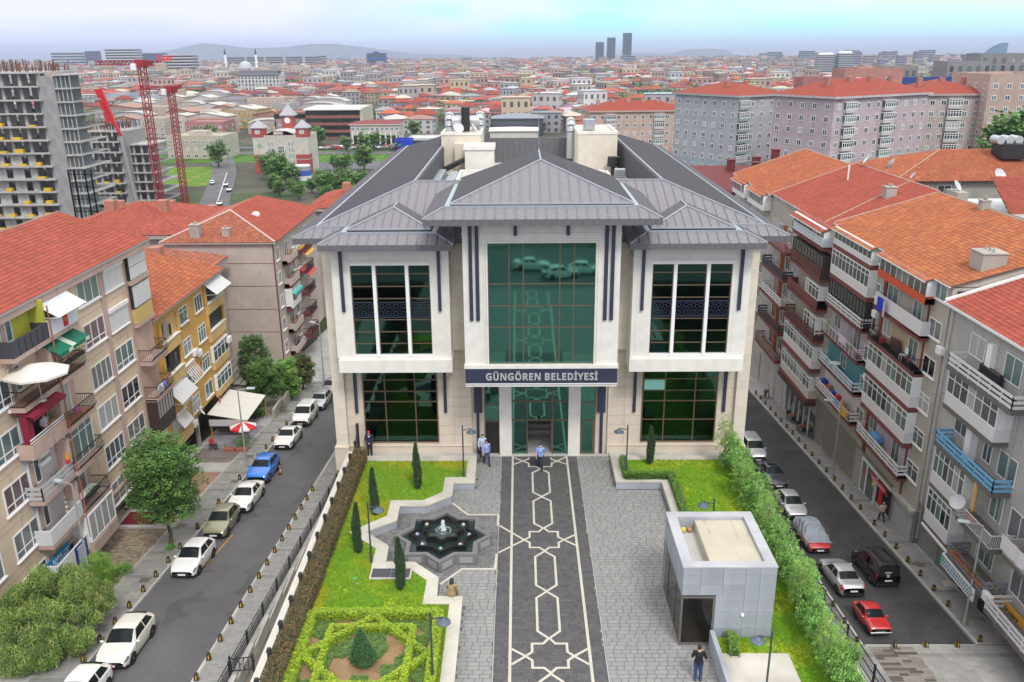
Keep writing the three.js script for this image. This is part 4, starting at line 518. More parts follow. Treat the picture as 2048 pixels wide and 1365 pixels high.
[[-24.75,-15.8,yL,0,'grey street light beside the red umbrella'],[-27.9,4.9,yL,2.9,'grey street light among the pine and bushes'],[-24.3,-43.4,yL,2.6,'grey street light far down the left street by the town hall'],[26.95,4.1,yR,2.9,'grey street light by the flower balcony on the right'],[27.2,-20.1,yR,2.9,'grey street light before the shuttered garages']].forEach(([x,z,y,r,l],i)=>{const o=i?dup(sl,l): sl;o.userData ={label: l,category: 'street light',group: 'street lights'};at(o,x,y(z)+ 0.1,z,r);});
}

// ---------------------------------------------------------------- cars

const carTypes ={
hatch:{L: 4.0,W: 0.86,prof:[[0,0.66,0.34,0.50,0.56,0.58],[0.03,0.79,0.24,0.62,0.68,0.62],[0.12,0.85,0.2,0.76,0.82,0.66],[0.26,0.86,0.2,0.88,0.95,0.68],[0.44,0.86,0.2,0.94,1.42,0.57],[0.56,0.86,0.2,0.96,1.48,0.59],[0.78,0.86,0.2,0.98,1.44,0.57],[0.9,0.84,0.22,1.0,1.3,0.55],[0.965,0.8,0.25,0.98,1.05,0.6],[1,0.7,0.34,0.72,0.8,0.6]],cowl: 0.26,rf: 0.45,rr: 0.8,tail: 0.955,ax:[0.19,0.8],wr: 0.31},
sedan:{L: 4.55,W: 0.89,prof:[[0,0.68,0.34,0.52,0.57,0.6],[0.025,0.8,0.24,0.63,0.69,0.64],[0.1,0.87,0.2,0.77,0.83,0.68],[0.27,0.89,0.2,0.9,0.96,0.7],[0.43,0.89,0.2,0.95,1.4,0.57],[0.54,0.89,0.2,0.97,1.46,0.59],[0.68,0.89,0.2,0.98,1.41,0.57],[0.83,0.87,0.21,1.0,1.06,0.66],[0.95,0.84,0.23,0.98,1.03,0.66],[1,0.72,0.34,0.76,0.84,0.62]],cowl: 0.27,rf: 0.44,rr: 0.69,tail: 0.825,ax:[0.18,0.8],wr: 0.32},
estate:{L: 4.4,W: 0.87,prof:[[0,0.68,0.34,0.52,0.57,0.6],[0.025,0.8,0.24,0.63,0.69,0.64],[0.1,0.86,0.2,0.77,0.83,0.68],[0.27,0.87,0.2,0.9,0.96,0.7],[0.42,0.87,0.2,0.94,1.4,0.58],[0.55,0.87,0.2,0.96,1.46,0.6],[0.86,0.86,0.2,0.98,1.43,0.58],[0.93,0.84,0.22,0.99,1.3,0.58],[0.98,0.8,0.25,0.95,1.02,0.6],[1,0.72,0.34,0.72,0.8,0.6]],cowl: 0.27,rf: 0.43,rr: 0.88,tail: 0.97,ax:[0.18,0.8],wr: 0.32},
suv:{L: 4.38,W: 0.92,prof:[[0,0.7,0.4,0.66,0.72,0.62],[0.03,0.84,0.3,0.82,0.88,0.68],[0.12,0.9,0.26,0.94,1.0,0.72],[0.27,0.92,0.26,1.04,1.1,0.73],[0.42,0.92,0.26,1.08,1.55,0.62],[0.55,0.92,0.26,1.1,1.62,0.64],[0.8,0.91,0.26,1.14,1.57,0.62],[0.91,0.89,0.28,1.16,1.42,0.6],[0.97,0.84,0.3,1.08,1.16,0.64],[1,0.74,0.4,0.84,0.92,0.64]],cowl: 0.27,rf: 0.43,rr: 0.82,tail: 0.955,ax:[0.19,0.8],wr: 0.36},
van:{L: 4.35,W: 0.9,prof:[[0,0.72,0.36,0.6,0.68,0.62],[0.03,0.84,0.26,0.78,0.85,0.68],[0.1,0.88,0.22,0.92,1.0,0.72],[0.2,0.9,0.22,1.02,1.12,0.74],[0.36,0.9,0.22,1.08,1.72,0.68],[0.46,0.9,0.22,1.1,1.81,0.7],[0.9,0.9,0.22,1.12,1.82,0.7],[0.975,0.89,0.24,1.12,1.75,0.69],[0.992,0.87,0.26,1.05,1.4,0.76],[1,0.84,0.34,0.8,0.95,0.78]],cowl: 0.2,rf: 0.37,rr: 0.965,tail: 0.992,ax:[0.18,0.79],wr: 0.33},
small:{L: 3.06,W: 0.69,prof:[[0,0.6,0.36,0.58,0.62,0.54],[0.02,0.66,0.27,0.68,0.72,0.56],[0.1,0.68,0.22,0.74,0.78,0.56],[0.27,0.69,0.22,0.82,0.86,0.57],[0.42,0.69,0.22,0.84,1.24,0.5],[0.52,0.69,0.22,0.85,1.3,0.51],[0.72,0.69,0.22,0.86,1.25,0.5],[0.86,0.68,0.23,0.86,0.93,0.55],[0.96,0.66,0.25,0.82,0.86,0.55],[1,0.6,0.34,0.66,0.7,0.54]],cowl: 0.27,rf: 0.44,rr: 0.73,tail: 0.86,ax:[0.2,0.8],wr: 0.26},
};
function carShell(T,squareTop){
const P=T.prof,at_ =(t)=>{let i=0;while(i<P.length-2&&t>P[i+1][0])i++;const a=P[i],b=P[i+1],h=b[0]- a[0],f=clamp((t-a[0])/ h,0,1),sec =(j,k)=>(P[j+1][k]- P[j][k])/(P[j+1][0]- P[j][0]),tan =(j,k)=>{if(j<=0)return sec(0,k);if(j>=P.length-1)return sec(P.length-2,k);const u=sec(j-1,k),w=sec(j,k);return u*w<=0?0:2*u*w /(u+w);};return a.map((v,k)=>{if(!k)return t;const m0=tan(i,k)* h,m1=tan(i+1,k)* h,f2=f*f,f3=f2*f;return v *(2*f3-3*f2+1)+ m0 *(f3-2*f2+f)+ b[k]*(3*f2-2*f3)+ m1 *(f3-f2);});};
const S =(t,v)=>{
const[,w,sill,belt,roof,rw]= at_(t),z=T.L/2-t*T.L,cabin=roof-belt>0.2;let x,y;
if(v<=0.45){const f=v/0.45;x=w *(0.93+0.07*Math.sin(Math.min(1,f*1.15)* Math.PI*0.62)/ 0.93)*(1-0.05*f*f);y=lerp(sill,belt,f);}
else if(v<=0.8){const f =(v-0.45)/ 0.35;const x0=w*0.955;x=lerp(x0,rw,f **(cabin?0.9:1));y=lerp(belt,roof -(cabin?0.055:0.03),cabin?f:f ** 0.75);}
else{const f =(v-0.8)/ 0.2;x=rw*Math.cos(f*Math.PI/2)**(squareTop?0.6:0.8);if(f>0.999)x=0;const e=roof -(cabin?0.055:0.03);y=lerp(e,roof,Math.sin(f*Math.PI/2));}
return[x,y,z];
};
return S;
}
function patch(S,t0,t1,v0,v1,nt,nv,off=0,sides =[-1,1],trim){
const b=new B();
for(const s of sides){
const G =[];for(let i=0;i<=nt;i++){const row =[];for(let j=0;j<=nv;j++){const v=lerp(v0,v1,j/nv);let t=lerp(t0,t1,i/nt);if(trim)t=lerp(trim(v)[0],trim(v)[1],i/nt);const e=0.004,p=S(t,v),a=S(Math.min(1,t+e),v),c=S(Math.max(0,t-e),v),d=S(t,Math.min(1,v+e)),f=S(t,Math.max(0,v-e));const dt=V(a[0]- c[0],a[1]- c[1],a[2]- c[2]),dv=V(d[0]- f[0],d[1]- f[1],d[2]- f[2]);const n=new THREE.Vector3().crossVectors(dt,dv).normalize();if(n.lengthSq()< 0.5)n.set(0,1,0);if(v>=0.999){n.x=0;n.normalize();}row.push([[s *(p[0]+ n.x*off),p[1]+ n.y*off,p[2]+ n.z*off],[s*n.x,n.y,n.z]]);}G.push(row);}
for(let i=0;i<nt;i++)for(let j=0;j<nv;j++){const q =[G[i][j],G[i][j+1],G[i+1][j+1],G[i+1][j]];for(const t of s>0 ?[[0,2,1],[0,3,2]]:[[0,1,2],[0,2,3]])for(const k of t){b.p.push(...q[k][0]);b.n.push(...q[k][1]);b.u.push(q[k][0][2],q[k][0][1]);}}
}
return b;
}
const carGlass=new THREE.MeshPhysicalMaterial({color: new THREE.Color().setRGB(0.012,0.016,0.018),roughness: 0.08,ior: 1.28});
const lampGlass=gloss(0.2,0.21,0.22),tailRed=gloss(0.42,0.01,0.012),plateM=M(0.75,0.76,0.78,0.5),darkPl=M(0.02,0.02,0.022,0.6);
const wheelG =(()=>{const r=1;const t=new THREE.LatheGeometry([[0.62,-0.32],[0.9,-0.34],[1,-0.26],[1,0.26],[0.9,0.34],[0.62,0.32]].map(([a,b])=>new THREE.Vector2(a,b)),22);t.rotateZ(Math.PI/2);const rim=new B();rim.cyl([-0.2,0,0],[0.2,0,0],0.64,0.64,18);for(let k=0;k<5;k++){const a=k*1.2566;for(const s of[-1,1])rim.bar([s*0.24,0,0],[s*0.22,Math.cos(a)* 0.6,Math.sin(a)* 0.6],0.16,0.1,[1,0,0]);}const hub=new B().cyl([-0.3,0,0],[0.3,0,0],0.15,0.15,10);return[t,rim.add(hub.geo()).geo()];})();
const rimM=M(0.42,0.43,0.45,0.35,{metalness: 0.7}),rimD=M(0.03,0.03,0.032,0.5);
const shellCache ={};
function makeCar(name,label,type,paint,o ={}){
const T=carTypes[type],S=carShell(T,type==='van'||type==='small'),t=thing(name,label,o.category??'car');
const C=shellCache[type]??=(()=>{const nt=56;const body=patch(S,0,1,0,1,nt,22);const und=new B().box(-T.W*0.9,0.17,-T.L*0.47,T.W*0.9,0.3,T.L*0.47);
const mid =(T.rf+T.rr)/ 2,side =(a,b)=>patch(S,a,b,0.49,0.765,10,4,0.006);
const wtrim =(v)=>[T.cowl+0.015 +(T.rf-T.cowl)* 0.0,T.rf-0.008];
const ws=patch(S,T.cowl+0.02,T.rf-0.012,0.83,1,16,14,0.012),rw=patch(S,T.rr+0.012,T.tail-0.008,0.83,1,14,14,0.012);
const f1=T.cowl +(T.rf-T.cowl)* 0.72;const sideF=patch(S,0,1,0.49,0.765,14,8,0.012,[-1,1],(v)=>[lerp(T.cowl+0.07,T.rf+0.01,(v-0.49)/ 0.275),mid-0.008]);const sideR=patch(S,0,1,0.49,0.765,14,8,0.012,[-1,1],(v)=>[mid+0.012,type==='van'?0.62:lerp(T.rr +(T.tail-T.rr)* 0.5,T.rr-0.01,(v-0.49)/ 0.275)]);
return{body: body.geo(),under: und.geo(),ws: ws.geo(),rw: rw.geo(),sf: sideF.geo(),sr: sideR.geo(),arch: T.ax.map((a)=>{const z=T.L/2-a*T.L,b=new B();for(const s of[-1,1])b.cyl([s*T.W*0.9,T.wr,z],[s *(T.W*0.975+0.012),T.wr,z],T.wr*1.2,T.wr*1.16,20);return b.geo();})};})();
put('body',C.body,paint,t);put('underbody',C.under,darkPl,t);put('windscreen',C.ws,carGlass,t);if(!o.blind)put('rear_window',C.rw,carGlass,t);put('side_window',C.sf,carGlass,t);if(!o.panel)put('side_window',C.sr,carGlass,t);
C.arch.forEach((g)=>put('wheel_arch',g,darkPl,t));
for(const a of T.ax)for(const s of[-1,1]){const w=new THREE.Group();w.name='wheel';t.add(w);w.position.set(s *(T.W-0.1),T.wr,T.L/2-a*T.L);w.scale.setScalar(T.wr);put('tyre',wheelG[0],m.rubber,w);put('rim',wheelG[1],o.rim??rimM,w);}
const skin =(name,t0,t1,v0,v1,mat,s)=>put(name,patch(S,t0,t1,v0,v1,4,4,0.012,[s]).geo(),mat,t);
for(const s of[-1,1]){skin('headlight',type==='small'?0.004:0.012,type==='small'?0.02:0.085,0.34,type==='small'?0.46:0.56,lampGlass,s);skin('tail_light',type==='van'?0.985:0.935,0.996,0.26,type==='van'?0.6:0.66,tailRed,s);}
const zf=T.L/2,fy=T.prof[0][2];
const gr=new B().cbox(-T.W*0.5,fy+0.06,zf-0.04,T.W*0.5,fy+0.16,zf+0.012,0.01).box(-T.W*0.62,fy-0.09,zf-0.1,T.W*0.62,fy-0.0,zf-0.012);gr.mesh('grille',o.chrome?m.chrome:darkPl,t);
put('number_plate',boxG(0.5,0.11,0.02),plateM,t).position.set(0,fy+0.02,zf+0.02);const rp=put('number_plate',boxG(0.5,0.11,0.02),plateM,t);rp.position.set(0,0.62,-zf-0.012);
if(o.dark){const bp=new B().cbox(-T.W*0.9,0.26,zf-0.16,T.W*0.9,0.48,zf+0.03,0.03);bp.mesh('bumper',darkPl,t);}
if(o.bumper)new B().cbox(-T.W*0.97,0.3,zf-0.05,T.W*0.97,0.42,zf+0.06,0.03).mesh('bumper',m.chrome,t);
for(const s of[-1,1]){const q=S(T.cowl+0.06,0.47),mm=new THREE.SphereGeometry(0.1,10,8);mm.scale(1.1,0.75,0.6);put('mirror',mm,o.mirror??paint,t).position.set(s *(q[0]+ 0.1),q[1]+ 0.04,q[2]);}
const mid =(T.rf+T.rr)/ 2,sb=new B();for(const s of[-1,1])for(const tt of type==='small' ?[T.cowl+0.06,mid+0.03]:[T.cowl+0.05,mid,T.rr-0.02]){let p=null;for(let k=0;k<=5;k++){const q=S(tt,0.04+k*0.08);const c =[s *(q[0]+ 0.002),q[1],q[2]];if(p)sb.bar(p,c,0.012);p=c;}}sb.mesh('door_seam',darkPl,t);
if(o.rails)for(const s of[-1,1]){const b=new B();let p=null;for(let k=0;k<=6;k++){const q=S(lerp(T.rf+0.02,T.rr,k/6),0.84),c =[s *(q[0]- 0.02),q[1]+ 0.05,q[2]];if(p)b.bar(p,c,0.035);p=c;}b.mesh('roof_rail',o.railMat??rimM,t);}
if(o.sunroof)put('sunroof',patch(S,T.rf+0.03,T.rf+0.14,0.9,1,4,4,0.006).geo(),carGlass,t);
return t;
}
{
const pa =(r,g,b,k=0)=>new THREE.MeshPhysicalMaterial({color: new THREE.Color().setRGB(r,g,b),roughness: 0.35,metalness: k,clearcoat: 1,clearcoatRoughness: 0.05});
const white=pa(0.78,0.78,0.77),ivory=pa(0.72,0.71,0.64),silver=pa(0.5,0.51,0.53,0.5),beige=pa(0.30,0.29,0.19,0.4),blue=pa(0.006,0.19,0.72,0.1),dark=pa(0.045,0.05,0.062,0.4),black=pa(0.009,0.009,0.01),red=pa(0.5,0.012,0.014);
const park =(c,x,y,zFront,L,turn=0,face=1)=>{const z=zFront-face*L/2;c.position.set(x,y(z)+ 0.01,z);c.rotation.order='YXZ';const sl=Math.atan(y===yL?0.115:0.09);c.rotation.y =(face>0?0:Math.PI)+ turn;c.rotation.x=face>0?-sl:sl;c.userData.group='cars parked along the side streets';return c;};
park(makeCar('parked_car','ivory white three door hatchback parked in front of the pine','hatch',ivory),-22.72,yL,13.6,4.3,0.03).scale.set(1.05,1,1.07);
park(makeCar('parked_car','white hatchback cut off by the lower left corner of the photo','hatch',white),-22.9,yL,18.2,4.0);
park(makeCar('parked_car','white five door hatchback beside the ochre road line','hatch',white,{chrome: false}),-22.7,yL,3.75,4.0,-0.02);
park(makeCar('parked_car','dull beige hatchback behind the white hatchback','hatch',beige),-22.78,yL,-1.9,4.0,0.02);
park(makeCar('parked_car','white saloon between the beige hatchback and the blue car','sedan',white),-22.45,yL,-6.2,4.6);
park(makeCar('parked_car','bright blue crossover in the left street','suv',blue,{dark: true,rails: true}),-22.8,yL,-12.0,4.38);
park(makeCar('parked_car','white older saloon ahead of the white delivery van','sedan',white,{bumper: false}),-22.95,yL,-20.3,4.5);
park(makeCar('parked_van','small white delivery van with black bumper in the left street','van',white,{dark: true,panel: true,category: 'van'}),-23.0,yL,-27.0,4.35);
park(makeCar('parked_car','silver estate car behind the white delivery van','estate',silver,{rails: true}),-22.7,yL,-32.4,4.4);
park(makeCar('parked_car','dark silver saloon partly hidden by the town hall corner','sedan',pa(0.3,0.3,0.31,0.4)),-22.7,yL,-37.8,4.5);
park(makeCar('parked_van','silver passenger van at the town hall right corner','van',silver,{dark: true,rails: false,category: 'van'}),21.35,yR,-23.3,4.3);
park(makeCar('parked_car','charcoal saloon with open sunroof behind the silver hatchback','sedan',dark,{sunroof: true,chrome: true}),21.5,yR,-17.0,4.8);
park(makeCar('parked_car','silver hatchback facing us beside the young tree on the right','hatch',silver),21.2,yR,-11.0,3.85);
park(makeCar('parked_car','silver saloon seen from behind with red tail lights','sedan',silver),21.1,yR,-3.6,4.6,0.02,-1);
const vb=park(makeCar('parked_van','black van with white emblem on its tailgate','van',black,{rails: true,railMat: m.rubber,category: 'van'}),23.95,yR,-4.75,4.35,0.03,-1);
{const e=new B();for(let k=0;k<12;k++){const a=k/12*6.283,b =(k+1)/ 12*6.283;e.bar([Math.cos(a)* 0.13,Math.sin(a)* 0.13,0],[Math.cos(b)* 0.13,Math.sin(b)* 0.13,0],0.02,0.01);}e.box(-0.06,-0.05,-0.004,0.06,0.05,0.004);const g=e.mesh('emblem',m.white,vb);at(g,0.05,1.0,-2.19,Math.PI);const l=new B();for(let k=0;k<7;k++)l.box(-0.24+k*0.07,0,0,-0.19+k*0.07,0.08,0.006);at(l.mesh('badge_lettering',m.white,vb),0.05,1.2,-2.175,Math.PI);}
park(makeCar('parked_car','small bright red boxy classic car at the street end','small',red,{bumper: true,rim: rimM}),21.1,yR,5.45,3.06,0.02);
const cc=park(makeCar('covered_car','red car half wrapped in a crumpled grey tarpaulin','hatch',red),21.05,yR,-5.2,4.1);
{const T=carTypes.hatch,S=carShell(T),b=patch(S,0.1,0.985,0.24,1,60,40,0.0);const P=b.p;for(let i=0;i<P.length;i+=3){const x=P[i],y=P[i+1],z=P[i+2],u=z*1.3,d=0.09+0.06*Math.sin(x*9+u*5)* Math.sin(y*7+u*3)+ 0.08*Math.sin(z*6+Math.abs(x)* 4)*(1.3-y)+ 0.03*Math.sin(y*16+z*9);const L=Math.hypot(x,(y-0.8)* 1.2)||1;P[i]+=x/L*d;P[i+1]+=Math.max(-0.02,(y-0.6))* d*1.1 +(y>0.9?0.03:0);P[i+2]+=z*0.02;}
const g=b.geo();g.computeVertexNormals();const tp=put('tarpaulin',g,M(0.23,0.255,0.30,0.55,{side: THREE.DoubleSide,bumpMap: tex(256,0.7,(u,v)=>fbm(u,v,6,131,4)),bumpScale: 0.03}),cc);}
[[-7.5,52,0.3],[0.3,54.5,1.5],[3.4,50.6,1.2],[6.2,52.5,1.7]].forEach(([x,z,r],i)=>{const c=makeCar('parked_car',['white saloon on the front street left, seen in the tall glass','white saloon across the front street, seen in the tall glass','white hatchback on the front street middle, seen in the tall glass','white hatchback on the front street right, seen in the tall glass'][i],i<2?'sedan':'hatch',white);at(c,x,0,z,r);c.userData.group='cars mirrored in the glass';});
}

// ---------------------------------------------------------------- blocks of flats: a facade frame and the pieces that hang on it
class Fac{
constructor(name,label,side,x0,zc,yb,cat='apartment building'){this.s=side;this.zc=zc;this.yb=yb;this.t=thing(name,label,cat,side ?[x0,yb,zc]:[zc,yb,x0],side*Math.PI/2);}
l(z){return this.s>0?this.zc-z:z-this.zc;}
bx(b,z0,z1,y0,y1,d0,d1){return b.box(this.l(z0),y0-this.yb,d0,this.l(z1),y1-this.yb,d1);}
part(name,mat,list,par){const b=new B();for(const q of list)this.bx(b,...q);return b.mesh(name,mat,par??this.t);}
P(z,y,d){return[this.l(z),y-this.yb,d];}
win(z,y,w,h,o ={}){return win(o.par??this.t,this.l(z),y-this.yb,w,h,{z: 0.005,...o});}
grp(name,z,y,d=0){const g=new THREE.Group();g.name=name;g.position.set(this.l(z),y-this.yb,d);this.t.add(g);return g;}
bay(z0,z1,y0,y1,d,o ={}){
const a=Math.min(this.l(z0),this.l(z1)),c=Math.max(this.l(z0),this.l(z1)),W=c-a,g=new THREE.Group();g.name='bay_window';g.position.set(a,y0-this.yb,o.d0??0);this.t.add(g);const H=y1-y0,br=o.breast??0.85,n=o.n??8,fm=o.mat??m.pvc,gap=0.06;
new B().box(0,0,0,W,br,d).mesh('breast',o.bmat??m.pvc,g);
const f=new B();f.box(0,H-0.12,0,W,H,d).box(0.02,br,0,0.08,H-0.12,d-0.02).box(W-0.08,br,0,W-0.02,H-0.12,d-0.02).box(0,br,d-0.09,0.09,H-0.12,d).box(W-0.09,br,d-0.09,W,H-0.12,d);for(let k=1;k<n;k++){const x=W*k/n;f.box(x-0.03,br,d-0.06,x+0.03,H-0.12,d-0.005);}f.box(0.09,br,d-0.07,W-0.09,br+0.06,d-0.003);if(o.tran!==0)f.box(0.09,br +(H-br)* 0.66,d-0.06,W-0.09,br +(H-br)* 0.66+0.05,d-0.008).box(-0.0,br +(H-br)* 0.66,0,0.05,br +(H-br)* 0.66+0.05,d-0.1).box(W-0.05,br +(H-br)* 0.66,0,W,br +(H-br)* 0.66+0.05,d-0.1);f.box(0.0,br,d/2-0.03,0.06,H-0.12,d/2+0.03).box(W-0.06,br,d/2-0.03,W,H-0.12,d/2+0.03);f.mesh('frame',fm,g);
for(let k=0;k<n;k++){const p=put('pane',boxG(W/n-gap,H-br-0.16,0.015),o.pane??pick(panes),g);p.position.set(W *(k+0.5)/ n,br +(H-br)/ 2-0.04,d-0.045);}
for(const x of[0.03,W-0.03]){const p=put('pane',boxG(0.015,H-br-0.16,d-0.16),o.pane??pick(panes),g);p.position.set(x,br +(H-br)/ 2-0.04,d/2);}
return g;
}
balcony(z0,z1,y,d,o ={}){
const a=Math.min(this.l(z0),this.l(z1)),c=Math.max(this.l(z0),this.l(z1)),W=c-a,g=new THREE.Group();g.name='balcony';g.position.set(a,y-this.yb,0);this.t.add(g);const h=o.h??0.95,st=o.style??'bars',rm=o.rail??m.iron;
new B().box(0,-(o.th??0.28),-0.05,W,0,d).mesh('slab',o.smat??m.conc,g);if(o.floor)new B().box(0.05,0,0.02,W-0.05,0.02,d-0.06).mesh('floor',o.floor,g);
const b=new B(),e=d-0.05;
if(st==='solid')b.box(0,0,d-0.1,W,h,d).box(0,0,0.02,0.1,h,d-0.1).box(W-0.1,0,0.02,W,h,d-0.1);
else{for(const[p,q]of[[[0.04,e],[W-0.04,e]],[[0.04,0],[0.04,e]],[[W-0.04,0],[W-0.04,e]]]){const P =(f,y2)=>[lerp(p[0],q[0],f),y2,lerp(p[1],q[1],f)],L=Math.hypot(q[0]- p[0],q[1]- p[1]);if(st==='slats'){for(const y2 of[0.16,0.5,0.84])b.bar(P(0,y2*h),P(1,y2*h),0.05,0.19*h);for(let k=0;k<=Math.round(L/1.3);k++)b.bar(P(Math.min(1,k*1.3/L),0),P(Math.min(1,k*1.3/L),h*0.9),0.06);}else{b.bar(P(0,h),P(1,h),0.05).bar(P(0,0.08),P(1,0.08),0.035);if(st==='rails')for(const y2 of[0.33,0.55,0.77])b.bar(P(0,y2*h),P(1,y2*h),0.03);const n=Math.max(1,Math.round(L /(st==='rails'?0.9:0.13)));for(let k=0;k<=n;k++){if(st==='basket'){const bl =(f,y2,o2)=>{const q2=P(f,y2);return q===undefined?q2 :[q2[0],q2[1],q2[2]+(p[1]===q[1]? o2:0)];};b.bar(bl(k/n,0.08,0),bl(k/n,h*0.35,0.18),0.018).bar(bl(k/n,h*0.35,0.18),bl(k/n,h,0),0.018);}else b.bar(P(k/n,0),P(k/n,h),st==='rails'?0.045:0.02);}}}}
b.mesh('railing',rm,g);return g;
}
ac(z,y,d=0.02){const g=put('air_conditioner',new B().cbox(-0.4,0,0,0.4,0.56,0.3,0.03).cyl([-0.1,0.28,0.3],[-0.1,0.28,0.315],0.22,0.22,12).geo(),m.white,this.t);g.position.set(this.l(z),y-this.yb,d);return g;}
awning(z0,z1,y,d,drop,mat,o ={}){const a=Math.min(this.l(z0),this.l(z1)),c=Math.max(this.l(z0),this.l(z1)),W=c-a,g=new THREE.Group();g.name='awning';g.position.set(a,y-this.yb,o.d0??0.05);this.t.add(g);const n=o.n??4;for(let k=0;k<n;k++){const x0=W*k/n+0.01,x1=W *(k+1)/ n-0.01;new B().slab([[x0,0,0],[x0,-drop,d],[x1,-drop,d],[x1,0,0]],0.02).mesh('awning_panel',o.mats?o.mats[k % o.mats.length]: mat,g);if(o.val)new B().box(x0,-drop-0.2,d-0.01,x1,-drop+0.01,d+0.01).mesh('valance',o.mats?o.mats[(k+1)% o.mats.length]: mat,g);}new B().cbox(-0.05,-0.02,-0.06,W+0.05,0.16,0.14,0.04).mesh('cassette',m.white,g);if(o.arms){const b=new B();for(const x of[0.05,W-0.05])b.bar([x,-drop,d],[x,-drop-0.1,0],0.03);b.mesh('arm',m.white,g);}return g;}
cloth(z,y,d,w,h,mat,name='laundry'){const b=new B(),n=5;for(let k=0;k<n;k++){const x0=-w/2+w*k/n,x1=-w/2+w *(k+1)/ n,o =(q)=>0.04*Math.sin(q*7+z*3);b.quad([x0,-h,o(x0)* 1.6],[x1,-h,o(x1)* 1.6],[x1,0,o(x1)],[x0,0,o(x0)]);}const g=b.mesh(name,mat,this.t);g.position.set(this.l(z),y-this.yb,d);return g;}
pot(z,y,d,w=0.6,fl,mat=tcPot){const g=new THREE.Group();g.name='planter';g.position.set(this.l(z),y-this.yb,d);this.t.add(g);new B().cbox(-w/2,0,-0.12,w/2,0.22,0.12,0.02).mesh('trough',mat,g);stuff(sprig(w,0.35,fl).mesh('leaves',leafM,g));return g;}
}
const tcPot=M(0.35,0.13,0.07,0.8),leafM=new THREE.MeshPhysicalMaterial({color: new THREE.Color().setRGB(0.075,0.16,0.035),roughness: 0.8,side: THREE.DoubleSide}),flowM=M(0.5,0.04,0.08,0.7,{side: THREE.DoubleSide});
function sprig(w,h,n=60){const b=new B();for(let k=0;k <(n||60);k++){const x=rr(-w/2,w/2),z=rr(-0.16,0.16),y=0.2+rr(0,h),a=rr(0,6.28),s=rr(0.04,0.09);b.tri([x,y,z],[x+Math.cos(a)* s,y+rr(-0.05,0.08),z+Math.sin(a)* s],[x-Math.sin(a)* s*0.5,y+s,z+Math.cos(a)* s*0.5]);}return b;}
function parasol(name,label,cat,x,y,z,r,h,mats,tilt=0.12,pole=2.2){const g=thing(name,label,cat,[x,y,z]);for(let k=0;k<8;k++){const a0=k/8*6.283,a1 =(k+1)/ 8*6.283,P =(a,q)=>[Math.cos(a)* r*q,pole+h *(1-q ** 1.3)+ Math.sin(a)* r*q*tilt,Math.sin(a)* r*q];const b=new B();for(const[q0,q1]of[[0.02,0.4],[0.4,0.75],[0.75,1]])b.quad(P(a0,q1),P(a0,q0),P(a1,q0),P(a1,q1));b.quad(P(a0,1),P(a1,1),[P(a1,1)[0],P(a1,1)[1]- 0.12,P(a1,1)[2]],[P(a0,1)[0],P(a0,1)[1]- 0.12,P(a0,1)[2]]);b.mesh('canopy_panel',mats[k % mats.length],g);}new B().cyl([0,0,0],[0,pole+h,0],0.03,0.025,6).cyl([0,0,0],[0,0.1,0],0.25,0.22,10).mesh('pole',m.galv,g);return g;}
const ds =(r,g,b,rough=0.8)=>M(r,g,b,rough,{side: THREE.DoubleSide});
const gableRoof =(t,pts,cols,th=0.12)=>{const g=new THREE.Group();g.name='roof';t.add(g);new B().slab(pts,th).mesh('roof_boarding',m.bark,g);tileRoof(pts,cols,g);return g;};
const chimney =(par,x,y,z,h=1.1,w=0.35)=>{const b=new B().cbox(x-w,y-1.2,z-w,x+w,y+h,z+w,0.03).box(x-w-0.06,y+h,z-w-0.06,x+w+0.06,y+h+0.09,z+w+0.06);for(let k=0;k<3;k++)b.cyl([x-w*0.6+k*w*0.6,y+h+0.09,z],[x-w*0.6+k*w*0.6,y+h+0.35,z],0.09,0.08,7);return b.mesh('chimney',m.dirtyWall,par);};
m.paleSh=M(0.60,0.61,0.64,0.6);const tileMat2=M(0.42,0.12,0.08,0.9,{map: T.terracotta});m.dirtyWall=M(0.46,0.44,0.42,0.9,{map: T.dirty});
